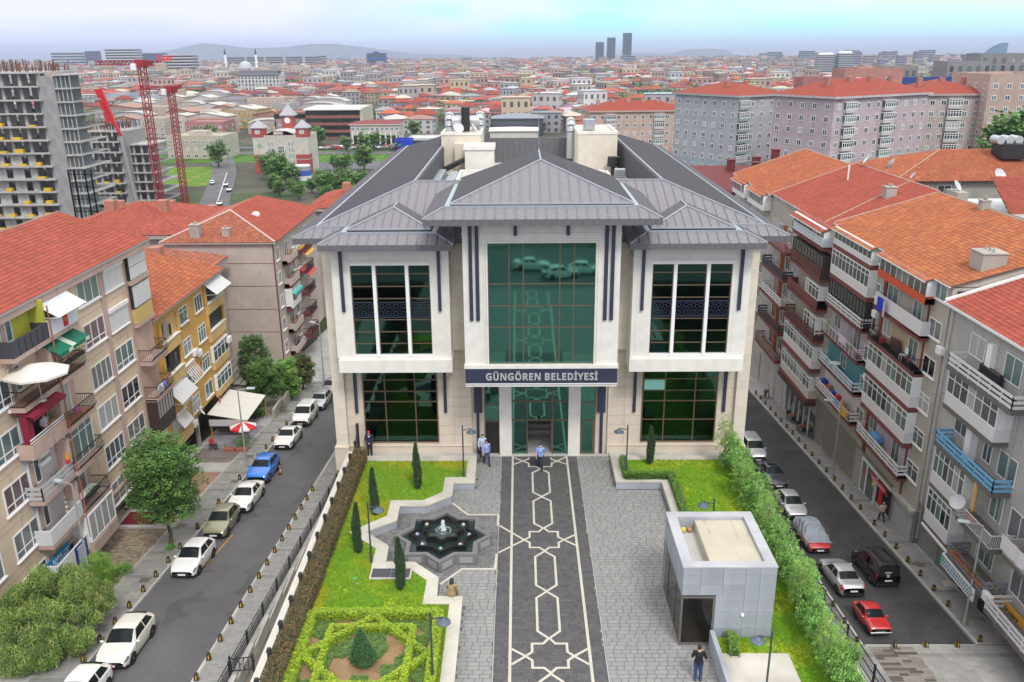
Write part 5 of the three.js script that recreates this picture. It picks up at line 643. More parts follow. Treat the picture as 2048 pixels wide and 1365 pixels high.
{
const cr=M(0.74,0.60,0.45,0.85,{map: T.stucco}),pk=M(0.55,0.40,0.35,0.85,{map: T.stucco}),lime=M(0.50,0.52,0.06,0.8,{map: T.stucco}),pinkIn=M(0.60,0.43,0.36,0.85,{map: T.stucco}),wallW=M(0.62,0.6,0.62,0.8,{map: T.stucco});
const f=new Fac('apartment_building','cream block of flats with red tile roof, awnings and balconies at the left edge',1,-30,0,-8.6);
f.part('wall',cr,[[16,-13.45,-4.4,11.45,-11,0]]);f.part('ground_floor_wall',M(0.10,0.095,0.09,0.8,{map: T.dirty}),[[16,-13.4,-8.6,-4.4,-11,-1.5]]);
f.part('pilaster',pk,[[-6.2,-6.72,-5.8,11.4,0,0.09]]);f.part('pilaster',pk,[[5.35,4.95,-5.6,11.4,0,0.08]]);f.part('pilaster',pk,[[-10.1,-10.32,-5.6,11.4,0,0.06]]);
f.part('fascia',pk,[[16,-13.75,11.02,11.5,0.0,0.62]]);f.part('gutter',m.galv,[[16,-13.75,11.46,11.58,0.58,0.7]]);
const jt=new B();for(let k=0;k<6;k++)for(const y of[8.85-k*2.95,8.45-k*2.95]){f.bx(jt,16,5.4,y,y+0.035,0,0.012);f.bx(jt,-2.7,-6.2,y,y+0.035,0,0.012);f.bx(jt,-6.72,-10.1,y,y+0.035,0,0.012);}stuff(jt.mesh('wall_joint',pk,f.t));
f.part('soffit',pk,[[16,-13.45,-4.5,-4.38,-1.5,0.25]]);
const rows =[9.16,6.22,3.27,0.33,-2.62,-5.5];
rows.forEach((y,i)=>{
if(i)f.win(6.8,y,2.55,1.66,{cols: 3,tran: i>2?0.3:0.28,sill: 1,fr: 0.09,pane:[0,m.gBlue,m.gTeal,m.gMaroon,m.gGrey,m.gBlue][i]});f.win(10.6,y,2.5,1.66,{cols: 3,fr: 0.09,sill: 1});
f.win(-4.68,y,2.9,1.72,{cols:[3,3,4,3,4,3][i],tran:[0,0.25,0,0,0.28,0.28][i],fr: 0.09,sill: 1,pane:[m.gTeal,m.gMaroon,m.gGrey,m.gCurtain,m.gBlue,m.gGrey][i]});
if(i<2){
const g=f.grp('shutter',-8.28,y,0.04);for(let k=0;k<3;k++)new B().box(-1.42+k*0.95,0,0,-0.49+k*0.95,1.45,0.05).mesh('shutter_panel',k+i===1?m.paleSh:m.paleSh,g);new B().cbox(-1.5,1.45,0,1.5,1.75,0.16,0.03).box(-1.5,-0.06,0,1.5,0,0.14).mesh('shutter_box',m.white,g);
}else f.win(-8.28,y,2.9,1.72,{cols: 3,tran: 0.28,fr: 0.09,sill: 1,pane:[0,0,m.gTeal,m.glass,m.gGrey,m.gBlue][i]});
});
const shut =(y0,h,d)=>{const g=f.grp('shutter_bay',-11.85,y0,0);new B().box(-1.5,0,0,1.5,h,d).mesh('frame',m.iron,g);for(let k=0;k<3;k++)new B().box(-1.44+k*0.98,h *(h>2.2?0.4:0.04),d,-0.5+k*0.98,h-0.1,d+0.03).mesh('shutter_panel',m.paleSh,g);if(h>2.2)new B().box(-1.44,0.05,d,1.44,h*0.38,d+0.03).mesh('shutter_panel',m.paleSh,g);return g;};
shut(9.1,2.5,0.3);shut(6.95,1.75,0.3);const yp=f.grp('rail_panel',-11.85,5.75,0);for(let k=0;k<6;k++)new B().box(-1.48+k*0.5,0.05,0,-1.02+k*0.5,1.15,0.32).mesh('board',M(0.55,0.42,0.16,0.7),yp);f.part('slab',pk,[[-10.32,-13.4,5.5,5.75,0,0.4],[-10.32,-13.4,8.75,9.08,0,0.4]]);
for(const[y,k]of[[2.75,0],[-0.2,1],[-3.1,2]]){f.part('niche_wall',pinkIn,[[-10.4,-13.35,y,y+2.6,0.003,0.02]]);if(k<2)f.balcony(-10.32,-13.4,y,1.0,{style: 'basket',smat: pk});else f.bay(-10.32,-13.4,y,y+2.8,0.9,{mat: M(0.05,0.03,0.025,0.6),bmat: M(0.04,0.03,0.03,0.6),pane: m.gCurtain,n: 6,tran: 0,breast: 1.1});}
f.cloth(-11.0,0.75,1.02,1.1,0.75,ds(0.7,0.7,0.78));f.cloth(-12.0,0.75,1.03,0.7,0.6,ds(0.2,0.22,0.6));f.pot(-12.6,0.7,0.95,0.9);
const BZ=6.1,Bz=-1.05,Bm=2.35,D=1.0,lev =[9.05,6.1,3.15,0.2,-2.75,-5.3];
f.part('niche_wall',lime,[[5.9,2.4,9.05,11.4,0.003,0.02]]);f.part('niche_wall',wallW,[[5.9,Bm,0.2,2.95,0.003,0.02],[5.9,Bm,-2.75,0,0.003,0.02]]);f.part('niche_wall',pinkIn,[[Bm,Bz,3.15,6,0.003,0.02],[Bm,Bz,-2.75,0,0.003,0.02]]);
for(let i=0;i<5;i++){f.part('partition',i?pinkIn:lime,[[Bm+0.09,Bm-0.09,lev[i],lev[i]+ 2.3,0,D-0.1]]);f.win(4.9,lev[i]+ 0.5,1.2,1.6,{cols: 2,z: 0.03,fr: 0.08});f.win(0.5,lev[i]+ 0.05,1.6,2.1,{cols: 2,z: 0.03,fr: 0.08});}
f.balcony(BZ,Bm,9.05,D,{style: 'solid',rail: M(0.055,0.055,0.075,0.6),smat: pk,h: 0.95});for(let k=1;k<6;k++)f.part('railing_seam',m.black,[[BZ-k*0.62,BZ-k*0.62-0.04,9.08,10,D,D+0.02]]);
f.balcony(Bm,Bz,9.05,D,{style: 'solid',rail: M(0.66,0.68,0.74,0.6),smat: pk,h: 1.0});f.awning(Bm,Bz,11.3,1.7,1.05,m.paleSh,{n: 3,arms: 1});{const g=f.grp('flag',0.4,9.9,D+0.03);new B().box(-0.25,-0.75,0,0.25,0,0.012).mesh('cloth',m.red,g);const b=new B();for(let k=0;k<8;k++){const a=0.7+k/8*4.9,c=0.7 +(k+1)/ 8*4.9;b.bar([Math.cos(a)* 0.1,-0.32+Math.sin(a)* 0.1,0.018],[Math.cos(c)* 0.1,-0.32+Math.sin(c)* 0.1,0.018],0.035,0.006);}b.mesh('crescent',m.white,g);}
f.balcony(BZ,Bz,6.1,D,{style: 'basket',smat: pk,floor: M(0.25,0.13,0.09,0.8)});const gA=M(0.0,0.15,0.09,0.7),gB=M(0.55,0.6,0.5,0.7);f.awning(2.6,Bz,8.8,1.5,0.75,gA,{n: 7,mats:[gA,gA,gA,gB].map((q,k)=>(k===3?gB:gA)),val: 1});for(const z of[-0.4,0.5,1.4]){f.pot(z,6.95,D+0.1,0.8,50,m.black);const fl=sprig(0.8,0.3,40).mesh('flowers',flowM,f.t);stuff(fl);fl.position.set(f.l(z),6.95+8.6,D+0.12);}
f.balcony(BZ,Bm,3.15,D,{style: 'solid',rail: pinkIn,smat: pk,h: 0.65});f.part('top_rail',m.pvc,[[BZ,Bm,4.05,4.11,D-0.1,D-0.04],[BZ,Bm,3.88,3.93,D-0.1,D-0.04]]);f.part('side_wall',m.black,[[5.4,2.6,3.15,5.6,0.03,0.05]]);const mr=M(0.22,0.01,0.035,0.8);f.awning(BZ,Bm+0.1,5.85,1.3,0.35,mr,{n: 4,val: 1});f.part('curtain',mr,[[6.0,5.5,3.2,5.6,0.5,0.9]]);f.pot(3.2,3.9,0.6,0.7,90);
f.balcony(Bm,Bz,3.15,D+0.15,{style: 'basket',smat: pk,floor: M(0.32,0.15,0.06,0.7)});{const c=f.grp('stool',0.2,3.17,0.55);new B().cbox(-0.18,0.36,-0.18,0.18,0.42,0.18,0.02).mesh('seat',M(0.5,0.06,0.4,0.5),c);for(const[x,z]of[[-1,-1],[1,-1],[1,1],[-1,1]])new B().bar([x*0.17,0,z*0.17],[x*0.14,0.36,z*0.14],0.05).mesh('leg',M(0.5,0.06,0.4,0.5),c);}f.pot(1.3,3.2,0.5,0.8,110);
f.balcony(BZ,Bm,0.2,D,{style: 'slats',rail: M(0.42,0.44,0.46,0.7),smat: pk});for(const y of[1.65,2.15])f.pot(4.0,y,0.2,1.0,50,m.white);f.pot(3.6,0.3,0.6,0.9,150,m.white);{const g=f.grp('toy_bird',2.95,1.1,D);new B().cyl([0,0,0],[0,0.3,0],0.12,0.14,8).mesh('body',M(0.6,0.02,0.03,0.6),g);new B().cyl([0,0.3,0],[0,0.75,0],0.14,0.03,8).mesh('head',M(0.75,0.3,0.02,0.6),g);}
f.bay(Bm,Bz,0.2,3.0,0.7,{n: 4,breast: 0.1,pane: m.gTeal,bmat: pk});f.balcony(Bm,Bz,0.2,D+0.2,{style: 'basket',smat: pk});
f.balcony(BZ,Bm,-2.75,D,{style: 'solid',rail: M(0.6,0.6,0.62,0.7),smat: pk});f.balcony(Bm,Bz,-2.75,D+0.15,{style: 'basket',smat: pk});{const u=f.grp('folded_parasol',3.4,-2.7,0.6);for(let k=0;k<8;k++)new B().cyl([0,0.5+k*0.16,0],[0,0.66+k*0.16,0],0.13-k*0.012,0.12-k*0.012,8).mesh('stripe',k % 2?m.ivory:m.ochre,u);}f.part('table',m.white,[[1.9,-0.2,-2.02,-1.98,0.3,0.9],[1.85,1.78,-2.75,-2.02,0.35,0.42],[-0.1,-0.17,-2.75,-2.02,0.8,0.87]]);for(const z of[0.9,1.6])f.pot(z,-1.9,D+0.2,0.8,90,m.black);
f.balcony(BZ,Bm,-5.3,D,{style: 'solid',rail: M(0.66,0.66,0.68,0.7),smat: pk,h: 1.1});f.bay(Bm,Bz,-5.0,-2.95,1.25,{n: 4,breast: 0.1,pane: m.gCurtain,bmat: pk,tran: 0});f.part('box_floor',pk,[[Bm,Bz,-5.75,-5.0,0,1.3]]);f.part('corbel',m.white,[[16,6.1,-5.62,-5.45,0,0.5]]);
const pp=f.grp('downpipe',2.3,-4,0.12);new B().cyl([0,-0.5,D],[0,15,D],0.05,0.05,6).mesh('pipe',M(0.35,0.1,0.05,0.6),pp);
const sb=f.grp('shop_sign',4.9,-4.95,0.3);new B().box(-1.5,0,-0.05,1.5,0.85,0.03).mesh('board',M(0.015,0.24,0.50,0.5),sb);for(const[s,y,w,h]of[['LARA',0.46,1.05,0.24],['KALIP OFİSİ',0.1,2.5,0.26]])put('lettering',text(s,h,0.02,'serif_bold',w),m.white,sb).position.set(0,y,0.03);new B().box(-1.4,0.55,0.03,-0.75,0.58,0.045).box(0.75,0.55,0.03,1.4,0.58,0.045).mesh('rule',m.white,sb);
const ps=f.grp('price_sign',3.35,-6.5,1.0);new B().box(-0.75,-0.45,-0.05,0.75,2.25,0).mesh('board',m.white,ps);new B().box(-0.62,-0.3,0,0.62,2.2,0.02).mesh('panel',M(0.02,0.10,0.40,0.5),ps);const pl=new B();for(let k=0;k<13;k++){const y=2.05-k*0.18;let x=-0.5+rr(0,0.1);while(x<0.42){const w=rr(0.05,0.16);pl.box(x,y-0.05,0.02,Math.min(x+w,0.5),y+0.05,0.026);x+=w+0.03;}}pl.mesh('lettering',m.white,ps);
const s2=f.grp('shop_sign',9.2,-5.6,0.4);new B().box(-1.4,0,-0.05,1.4,0.9,0.04).mesh('board',M(0.06,0.42,0.66,0.5),s2);new B().box(-0.4,0.2,0.04,0.5,0.36,0.05).box(-0.3,0.45,0.04,0.3,0.56,0.05).mesh('print',M(0.03,0.05,0.2,0.5),s2);
for(const z of[8.2,0.6,-2.4,-8.6]){const g=f.grp('shop_window',z,-7.7,-1.48);new B().box(-1.35,0,0,1.35,2.4,0.06).mesh('frame',m.iron,g);for(const x of[-0.66,0.66])put('pane',boxG(1.22,2.2,0.02),m.glass,g).position.set(x,1.2,0.07);}
f.part('step',m.paleConc,[[-3.8,-6.2,-8.0,-7.45,-1.4,2.3]]);{const c=f.grp('door_carpet',-5.0,-7.44,0.6);new B().box(-0.9,0,-0.9,0.9,0.015,1.5).mesh('carpet',M(0.17,0.006,0.015,0.95,{map: T.fine}),c);}f.part('column',m.white,[[-4.0,-4.3,-8,-4.5,-0.9,-0.6]]);
const rf=gableRoof(f.t,[[f.l(16),11.55+8.6,0.62],[f.l(-13.72),11.55+8.6,0.62],[f.l(-13.72),13.55+8.6,-6],[f.l(16),13.55+8.6,-6]],TC.red);new B().slab([[f.l(-13.72),13.5+8.6,-6],[f.l(16),13.5+8.6,-6],[f.l(16),11.5+8.6,-11.2],[f.l(-13.72),11.5+8.6,-11.2]].reverse(),0.1).tri([f.l(-13.45),20,0],[f.l(-13.45),20,-11],[f.l(-13.45),22.1,-6]).mesh('rear_slope',M(0.42,0.1,0.07,0.9,{map: T.terracotta}),rf);{const b=new B();for(let z=16;z>-13.6;z-=0.42)b.cyl([f.l(z),22.18,-6],[f.l(z-0.42),22.18,-6],0.1,0.12,7);stuff(b.mesh('ridge_tile',M(0.40,0.2,0.15,0.9,{map: T.dirty}),rf));}
const ye=M(0.70,0.43,0.12,0.85,{map: T.stucco}),ye2=M(0.72,0.51,0.22,0.85,{map: T.stucco});
const y=new Fac('apartment_building','yellow block of flats with orange red roof and white window awnings',1,-30.6,-22,-10.3);
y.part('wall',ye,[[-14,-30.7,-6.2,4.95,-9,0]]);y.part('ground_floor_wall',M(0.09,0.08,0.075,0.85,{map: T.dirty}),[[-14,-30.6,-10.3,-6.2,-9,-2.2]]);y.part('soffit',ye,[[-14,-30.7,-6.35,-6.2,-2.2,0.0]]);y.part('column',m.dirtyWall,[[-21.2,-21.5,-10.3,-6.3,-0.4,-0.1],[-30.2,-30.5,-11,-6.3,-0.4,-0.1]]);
y.part('gutter',m.galv,[[-13.8,-30.9,4.84,4.98,0.4,0.55]]);const yr =[2.5,-0.4,-3.3,-6.0];
yr.forEach((q,i)=>{if(i<3){y.win(-21.0,q,1.9,1.5,{cols: 2,tran: 0.72,fr: 0.08,sill: 1,pane:[m.gTeal,m.gCurtain,m.gBlue][i]});y.win(-24.7,q,1.9,1.55,{cols: 3,tran: i?0.72:0,fr: 0.08,sill: 1,pane:[m.gBlue,m.gTeal,m.gTeal][i]});}});
y.win(-21.2,-5.9,1.9,1.5,{cols: 3,tran: 0.6,fr: 0.08,sill: 1,pane: m.gGrey});y.win(-24.6,-5.9,1.9,1.5,{cols: 2,fr: 0.08,sill: 1,pane: m.gTeal});
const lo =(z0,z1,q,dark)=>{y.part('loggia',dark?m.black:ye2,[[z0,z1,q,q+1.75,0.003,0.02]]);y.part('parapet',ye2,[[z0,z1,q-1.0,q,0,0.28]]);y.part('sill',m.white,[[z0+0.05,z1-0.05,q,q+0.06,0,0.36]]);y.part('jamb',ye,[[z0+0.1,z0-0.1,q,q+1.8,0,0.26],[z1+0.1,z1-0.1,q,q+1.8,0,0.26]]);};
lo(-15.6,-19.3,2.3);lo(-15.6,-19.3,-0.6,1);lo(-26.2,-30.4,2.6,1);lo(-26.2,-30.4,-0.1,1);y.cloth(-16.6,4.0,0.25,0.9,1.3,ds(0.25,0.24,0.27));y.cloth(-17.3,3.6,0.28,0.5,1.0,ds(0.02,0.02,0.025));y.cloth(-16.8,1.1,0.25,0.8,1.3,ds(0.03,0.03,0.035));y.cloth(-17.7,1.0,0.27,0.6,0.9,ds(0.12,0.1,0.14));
y.part('loggia',m.gCurtain,[[-15.6,-19.3,-6.1,-4.6,0.003,0.03]]);y.part('parapet',ye2,[[-15.6,-19.3,-7.1,-6.1,0,0.28]]);
y.awning(-26.2,-30.4,4.6,1.25,1.0,m.paleSh,{n: 4,arms: 1});y.awning(-15.7,-19.4,-1.75,1.1,1.2,m.paleSh,{n: 4,arms: 1});{const sc =(z,q)=>{const g=y.grp('scissor_awning',z,q,0.1),b=new B();for(let k=0;k<6;k++){const x=-1+k*0.4;b.bar([x,0,0],[x-0.1,-1.3,0.9],0.05).bar([x,-0.2,0.1],[x+0.35,-1.2,0.85],0.03);}b.bar([-1.1,-1.3,0.9],[1.1,-1.3,0.9],0.06);b.mesh('frame',m.white,g);new B().cbox(-1.15,0,-0.1,1.15,0.2,0.12,0.04).mesh('cassette',m.white,g);};sc(-20.6,-1.2);sc(-17.3,-2.0);}
y.awning(-16.4,-18.6,-4.5,0.7,1.0,m.paleSh,{n: 3});y.bay(-26.2,-30.4,-3.9,-1.6,0.3,{n: 4,breast: 0.75,bmat: ye2,pane: m.gBlue});y.bay(-26.2,-30.4,-6.7,-4.5,0.3,{n: 4,breast: 0.7,bmat: ye2,pane: m.gTeal});
y.ac(-23.1,-1.3);y.ac(-22.2,-0.9);y.ac(-30.2,-2.4,0.32);y.ac(-20.0,-6.9);dish(y.t,y.l(-20.2),2.9+10.3,0.35,0.45,0.6);dish(y.t,y.l(-20.4),-6.1+10.3,0.5,0.45,0.4);for(const[z,q]of[[-22.6,-1.7],[-26.0,-6.4]]){const g=y.grp('flag',z,q,0.35);new B().box(-0.16,-0.75,0,0.16,0,0.012).mesh('cloth',m.red,g);new B().box(-0.05,-0.4,0.012,0.05,-0.3,0.016).mesh('star',m.white,g);}
gableRoof(y.t,[[y.l(-13.8),5.0+10.3,0.5],[y.l(-30.9),5.0+10.3,0.5],[y.l(-25.5),8.0+10.3,-5.4],[y.l(-13.8),8.0+10.3,-5.4]],TC.orange.concat(TC.red));new B().slab([[y.l(-25.5),18.3,-5.4],[y.l(-30.9),15.3,0.5],[y.l(-30.9),15.3,-9.2]],0.1).box(y.l(-13.9),14,-9,y.l(-25),15,-8).mesh('rear_slope',M(0.42,0.12,0.07,0.9,{map: T.terracotta}),y.t);
const gp=M(0.58,0.51,0.49,0.9,{map: T.dirty}),mar=M(0.19,0.05,0.055,0.8,{map: T.stucco});
const g=new Fac('apartment_building','grey pink block with a blank side wall and chimneys behind the yellow flats',1,-29.6,-56,-15);
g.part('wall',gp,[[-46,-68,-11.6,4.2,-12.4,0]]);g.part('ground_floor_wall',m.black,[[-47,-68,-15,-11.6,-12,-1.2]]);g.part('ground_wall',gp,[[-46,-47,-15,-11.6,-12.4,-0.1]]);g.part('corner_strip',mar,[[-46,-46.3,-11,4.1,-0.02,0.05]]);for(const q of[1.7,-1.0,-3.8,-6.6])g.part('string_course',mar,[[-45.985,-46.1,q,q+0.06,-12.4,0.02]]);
for(let i=0;i<5;i++){const q=1.7-i*2.85;g.win(-47.8,q,1.3,1.5,{cols: 2,fr: 0.09,sill: 1});g.win(-54.6,q,1.3,1.5,{cols: 2,fr: 0.09,sill: 1});g.win(-61,q,1.3,1.5,{cols: 2,fr: 0.09});g.part('breast',mar,[[-49.4,-53.4,q-1.1,q-0.5,0,0.62]]);if(i!==2)g.balcony(-49.4,-53.4,q-0.7,0.95,{style: 'solid',rail: gp,smat: mar,h: 0.85});else g.bay(-49.4,-53.4,q-0.7,q+1.8,0.9,{n: 5});g.balcony(-56,-60,q-0.7,1.2,{style: 'bars',smat: mar});g.win(-51.5,q-0.4,1.6,1.9,{z: 0.03});if(i<4)g.pot(-50.5,q+0.15,0.8,1.2,60);}
g.awning(-49.4,-53.4,-2.6,1.2,0.3,M(0.05,0.42,0.38,0.7),{n: 4,val: 1});g.awning(-56,-60,1.3,1.4,1.0,M(0.62,0.33,0.03,0.7),{n: 4});g.awning(-56,-60,-1.5,1.5,0.8,m.red,{n: 4});
{const E=0.4,H=15,A =[g.l(-45.7),4.25+H,0.45],Bq =[g.l(-68.4),4.25+H,0.45],C =[g.l(-68.4),4.25+H,-12.8],Dq =[g.l(-45.7),4.25+H,-12.8],R1 =[g.l(-51.5),6.9+H,-6.2],R2 =[g.l(-62.5),6.9+H,-6.2];const r=gableRoof(g.t,[Dq,A,R1],TC.brown.concat(TC.orange));gableRoof(g.t,[A,Bq,R2,R1],TC.red);new B().slab([C,Dq,R1,R2],0.1).mesh('rear_slope',tileMat2,r);const b=new B();for(const[p,q]of[[A,R1],[Dq,R1]])for(let k=0;k<22;k++)b.cyl([lerp(p[0],q[0],k/22),lerp(p[1],q[1],k/22)+ 0.07,lerp(p[2],q[2],k/22)],[lerp(p[0],q[0],(k+1)/ 22),lerp(p[1],q[1],(k+1)/ 22)+ 0.07,lerp(p[2],q[2],(k+1)/ 22)],0.1,0.12,6);stuff(b.mesh('ridge_tile',M(0.50,0.42,0.38,0.9),r));chimney(g.t,g.l(-46.9),4.9+H,-8.9,1.2,0.55);chimney(g.t,g.l(-47.0),4.8+H,-5.4,0.8,0.4);new B().cbox(-3,20.4,-4.2,-2.2,21.4,-3.4,0.2).cbox(-3.4,20.6,-5.4,-2.6,21.1,-4.9,0.2).mesh('plastic_sheeting',m.white,g.t);new B().box(g.l(-45.6),19.08,-12.9,g.l(-45.75),19.22,0.5).mesh('gutter',m.galv,g.t);}
const sh=thing('tin_shed','low shed with weathered ribbed roof between the yellow flats and the bushes','shed',[-31.4,yL(-35),-36.5]);new B().box(-6,0,-4,1.5,3.3,4).mesh('wall',m.dirtyWall,sh);for(let k=0;k<12;k++)new B().slab([[-6.2+k*0.66,4.2-k*0.07,4.3],[-5.58+k*0.66,4.2-k*0.07,4.3],[-5.58+k*0.66,4.2-k*0.07,-4.2],[-6.2+k*0.66,4.2-k*0.07,-4.2]],0.05).mesh('roof_sheet',M(0.30,0.28,0.26,0.85,{map: T.dirty}),sh);
const cn=thing('shop_canopy','white flat fabric shop canopy on posts beside the red umbrella','canopy',[-29.2,yL(-26),-26.2]);for(let k=0;k<5;k++)new B().slab([[-1.4,2.95,2.8-k*1.25],[2.3,2.3,2.8-k*1.25],[2.3,2.3,1.57-k*1.25],[-1.4,2.95,1.57-k*1.25]],0.05).mesh('canopy_panel',ds(0.68,0.66,0.62),cn);new B().box(-1.3,1.75,2.82,2.25,2.4,2.86).mesh('front_valance',ds(0.55,0.53,0.55),cn);for(const[x,z]of[[2.2,2.7],[2.2,-3.3],[-1.2,2.7]])new B().bar([x,0,z],[x,2.35,z],0.08).mesh('post',m.ochre,cn);new B().box(-1.2,0,0.5,0.2,0.8,0.9).box(0.4,0.62,0.4,1.4,0.68,1.2).box(0.8,0,0.75,0.9,0.62,0.85).mesh('table',m.bark,cn);
const wr=ds(0.72,0.70,0.70),rdm=ds(0.62,0.02,0.03);parasol('shop_parasol','red and white striped parasol before the shop canopy','parasol',-26.6,yL(-21.3)+ 0.1,-21.3,1.25,0.45,[rdm,wr],0.05,2.0);parasol('balcony_parasol','off white square parasol on the iron railed cream balcony','parasol',-28.6,6.12,5.0,1.75,0.5,[ds(0.66,0.65,0.6)],0.02,1.75);
const gw=thing('garden_wall','grey concrete garden wall with green metal gate under the bushes','garden wall',[-26.3,0,-36]);for(const[z0,z1]of[[6.5,3.5],[3.5,0.5],[-0.8,-4]]){const b=new B();b.box(-0.12,yL(z0-36)- 1,z1,0.12,yL(z1-36)+ 1.5,z0).mesh('wall',m.dirtyWall,gw);}const gt=new B();for(let k=0;k<8;k++)gt.box(0.05,yL(-37)+ 0.1,0.4-k*0.15,0.1,yL(-37)+ 1.9,0.28-k*0.15);gt.mesh('gate',M(0.02,0.17,0.12,0.6),gw);
for(const[x,z,l]of[[-27.6,-19.9,'terracotta flower trough before the parasol'],[-26.4,-19.9,'terracotta flower trough beside the parasol plants'],[-27.0,-4.9,'red flower trough beside the doorway carpet']]){const t=thing('flower_trough',l,'planter',[x,yL(z)+ 0.15,z]);new B().cbox(-0.5,0,-0.2,0.5,0.35,0.2,0.03).mesh('trough',tcPot,t);const q=sprig(0.9,0.45,110);stuff(q.mesh('leaves',leafM,t));}
}

// ---------------------------------------------------------------- the flats along the right street
{
const gy=M(0.50,0.48,0.46,0.9,{map: T.dirty}),gy2=M(0.52,0.52,0.53,0.9,{map: T.dirty}),mar=M(0.22,0.065,0.06,0.85,{map: T.stucco}),wht=M(0.66,0.66,0.68,0.6),lil=M(0.55,0.5,0.6,0.8,{map: T.stucco}),turq=M(0.10,0.32,0.42,0.8,{map: T.stucco}),drk=M(0.05,0.035,0.03,0.6),slabG=M(0.17,0.16,0.16,0.9,{map: T.dirty});
const ridge =(par,p,q,n,col=M(0.46,0.36,0.30,0.9,{map: T.dirty}))=>{const b=new B();for(let k=0;k<n;k++)b.cyl([lerp(p[0],q[0],k/n),lerp(p[1],q[1],k/n)+ 0.07,lerp(p[2],q[2],k/n)],[lerp(p[0],q[0],(k+1)/ n),lerp(p[1],q[1],(k+1)/ n)+ 0.07,lerp(p[2],q[2],(k+1)/ n)],0.075,0.09,6);return stuff(b.mesh('ridge_tile',col,par));};
const roofOn =(f,z0,z1,e,ye,dr,yrg,cols,bays,hip0=0,hip1=0)=>{
const yb=f.yb,P =(z,y,d)=>[f.l(z),y-yb,d],s =(yrg-ye)/(e-dr);const r=gableRoof(f.t,[P(z1,ye,e),P(z0,ye,e),P(z0-hip0,yrg,dr),P(z1+hip1,yrg,dr)],cols);
for(const[a,b,d]of bays){const q =[P(b,ye -(d-e)* s,d),P(a,ye -(d-e)* s,d),P(a,ye-0.005,e-0.0),P(b,ye-0.005,e)];new B().slab(q,0.1).mesh('roof_boarding',m.bark,r);tileRoof(q,cols,r);const g=new B();f.bx(g,a,b,ye -(d-e)* s-0.08,ye -(d-e)* s+0.03,d,d+0.1);g.mesh('gutter',m.white,r);}
const g=new B();f.bx(g,z0,z1,ye-0.09,ye+0.02,e,e+0.1);g.mesh('gutter',m.white,r);const rs =[P(z0-hip0,yrg,dr),P(z0,ye,dr*2),P(z1,ye,dr*2),P(z1+hip1,yrg,dr)].reverse();gableRoof(f.t,rs,cols);
ridge(r,P(z0-hip0,yrg,dr),P(z1+hip1,yrg,dr),50);ridge(r,P(z1,ye,e),P(z1+hip1,yrg,dr),28);if(cols===TC.red)ridge(r,P(lerp(z0,z1,0.12),ye,e),P(lerp(z0,z1,0.3),yrg,dr),28);if(!hip0)new B().tri(P(z0-0.15,ye-0.1,0),P(z0-0.15,ye-0.1,dr*2),P(z0-0.15,yrg-0.1,dr)).mesh('gable_wall',gy,r);return r;};
const f=new Fac('apartment_building','grey flats with maroon balcony bands under the big orange tile roof',-1,28.5,-18,-14);
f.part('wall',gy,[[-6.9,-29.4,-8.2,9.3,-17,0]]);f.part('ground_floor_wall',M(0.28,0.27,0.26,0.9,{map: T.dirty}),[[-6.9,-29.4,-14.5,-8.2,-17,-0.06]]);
f.part('bay_side_wall',mar,[[-17.0,-17.55,-8.2,9.2,0,0.1],[-9.6,-9.75,-8.2,9.2,0,0.1]]);
const rows =[8.05,5.2,2.35,-0.5,-3.3,-6.15];rows.forEach((y,i)=>{f.win(-8.45,y-0.1,1.9,1.35,{cols: 2,fr: 0.07,sill: 1,tran: i>2?0.7:0,pane:[m.gTeal,m.gGrey,m.glass,m.gCurtain,m.gBlue,m.gBlue][i]});f.win(-19.0,y-0.1,1.6,1.3,{cols: 2,fr: 0.07,sill: 1,pane:[m.gGrey,m.gTeal,m.gBlue,m.gTeal,m.gTeal,m.gGrey][i]});});
const L =[7.37,4.6,1.8,-1.05,-4.0,-6.8],band =(z0,z1,y,d=0.72)=>f.part('balcony_band',mar,[[z0,z1,y,y+0.42,0,d]]);
const A0=-9.1,A1=-17.5,B0=-19.2,B1=-28.0;
for(const y of L){band(A0,A1,y);band(B0,B1,y);}
const or=M(0.55,0.085,0.03,0.7);
f.bay(A0,A1,7.79,9.3,0.7,{n: 8,breast: 0.02,bmat: or,tran: 0});f.part('orange_breast',or,[[A0,A1,7.4,7.98,0.02,0.76]]);
f.balcony(A0,A1,5.02,0.72,{style: 'solid',rail: wht,smat: mar,th: 0.2,h: 1.05});f.win(-15.8,5.6,2.0,1.35,{z: 0.02});f.win(-11.4,5.3,1.5,1.7,{z: 0.02,pane: m.gTeal});f.cloth(-16.2,6.0,0.95,0.5,1.2,ds(0.01,0.03,0.5));f.cloth(-15.6,6.0,0.96,0.55,1.0,ds(0.02,0.05,0.55));f.cloth(-15.0,5.9,0.97,0.5,1.3,ds(0.55,0.48,0.66));f.part('clothes_line',m.steel,[[-17,-14,6.02,6.04,0.94,0.96]]);
f.balcony(A0,A1,2.22,0.95,{style: 'bars',rail: m.iron,smat: mar,th: 0.2});f.part('niche_wall',M(0.55,0.42,0.32,0.85,{map: T.stucco}),[[A0,A1,2.22,4.6,0.004,0.016]]);f.win(-16,2.8,1.6,1.4,{z: 0.02});f.win(-11.2,2.4,1.6,1.7,{z: 0.02,pane: m.gTeal});
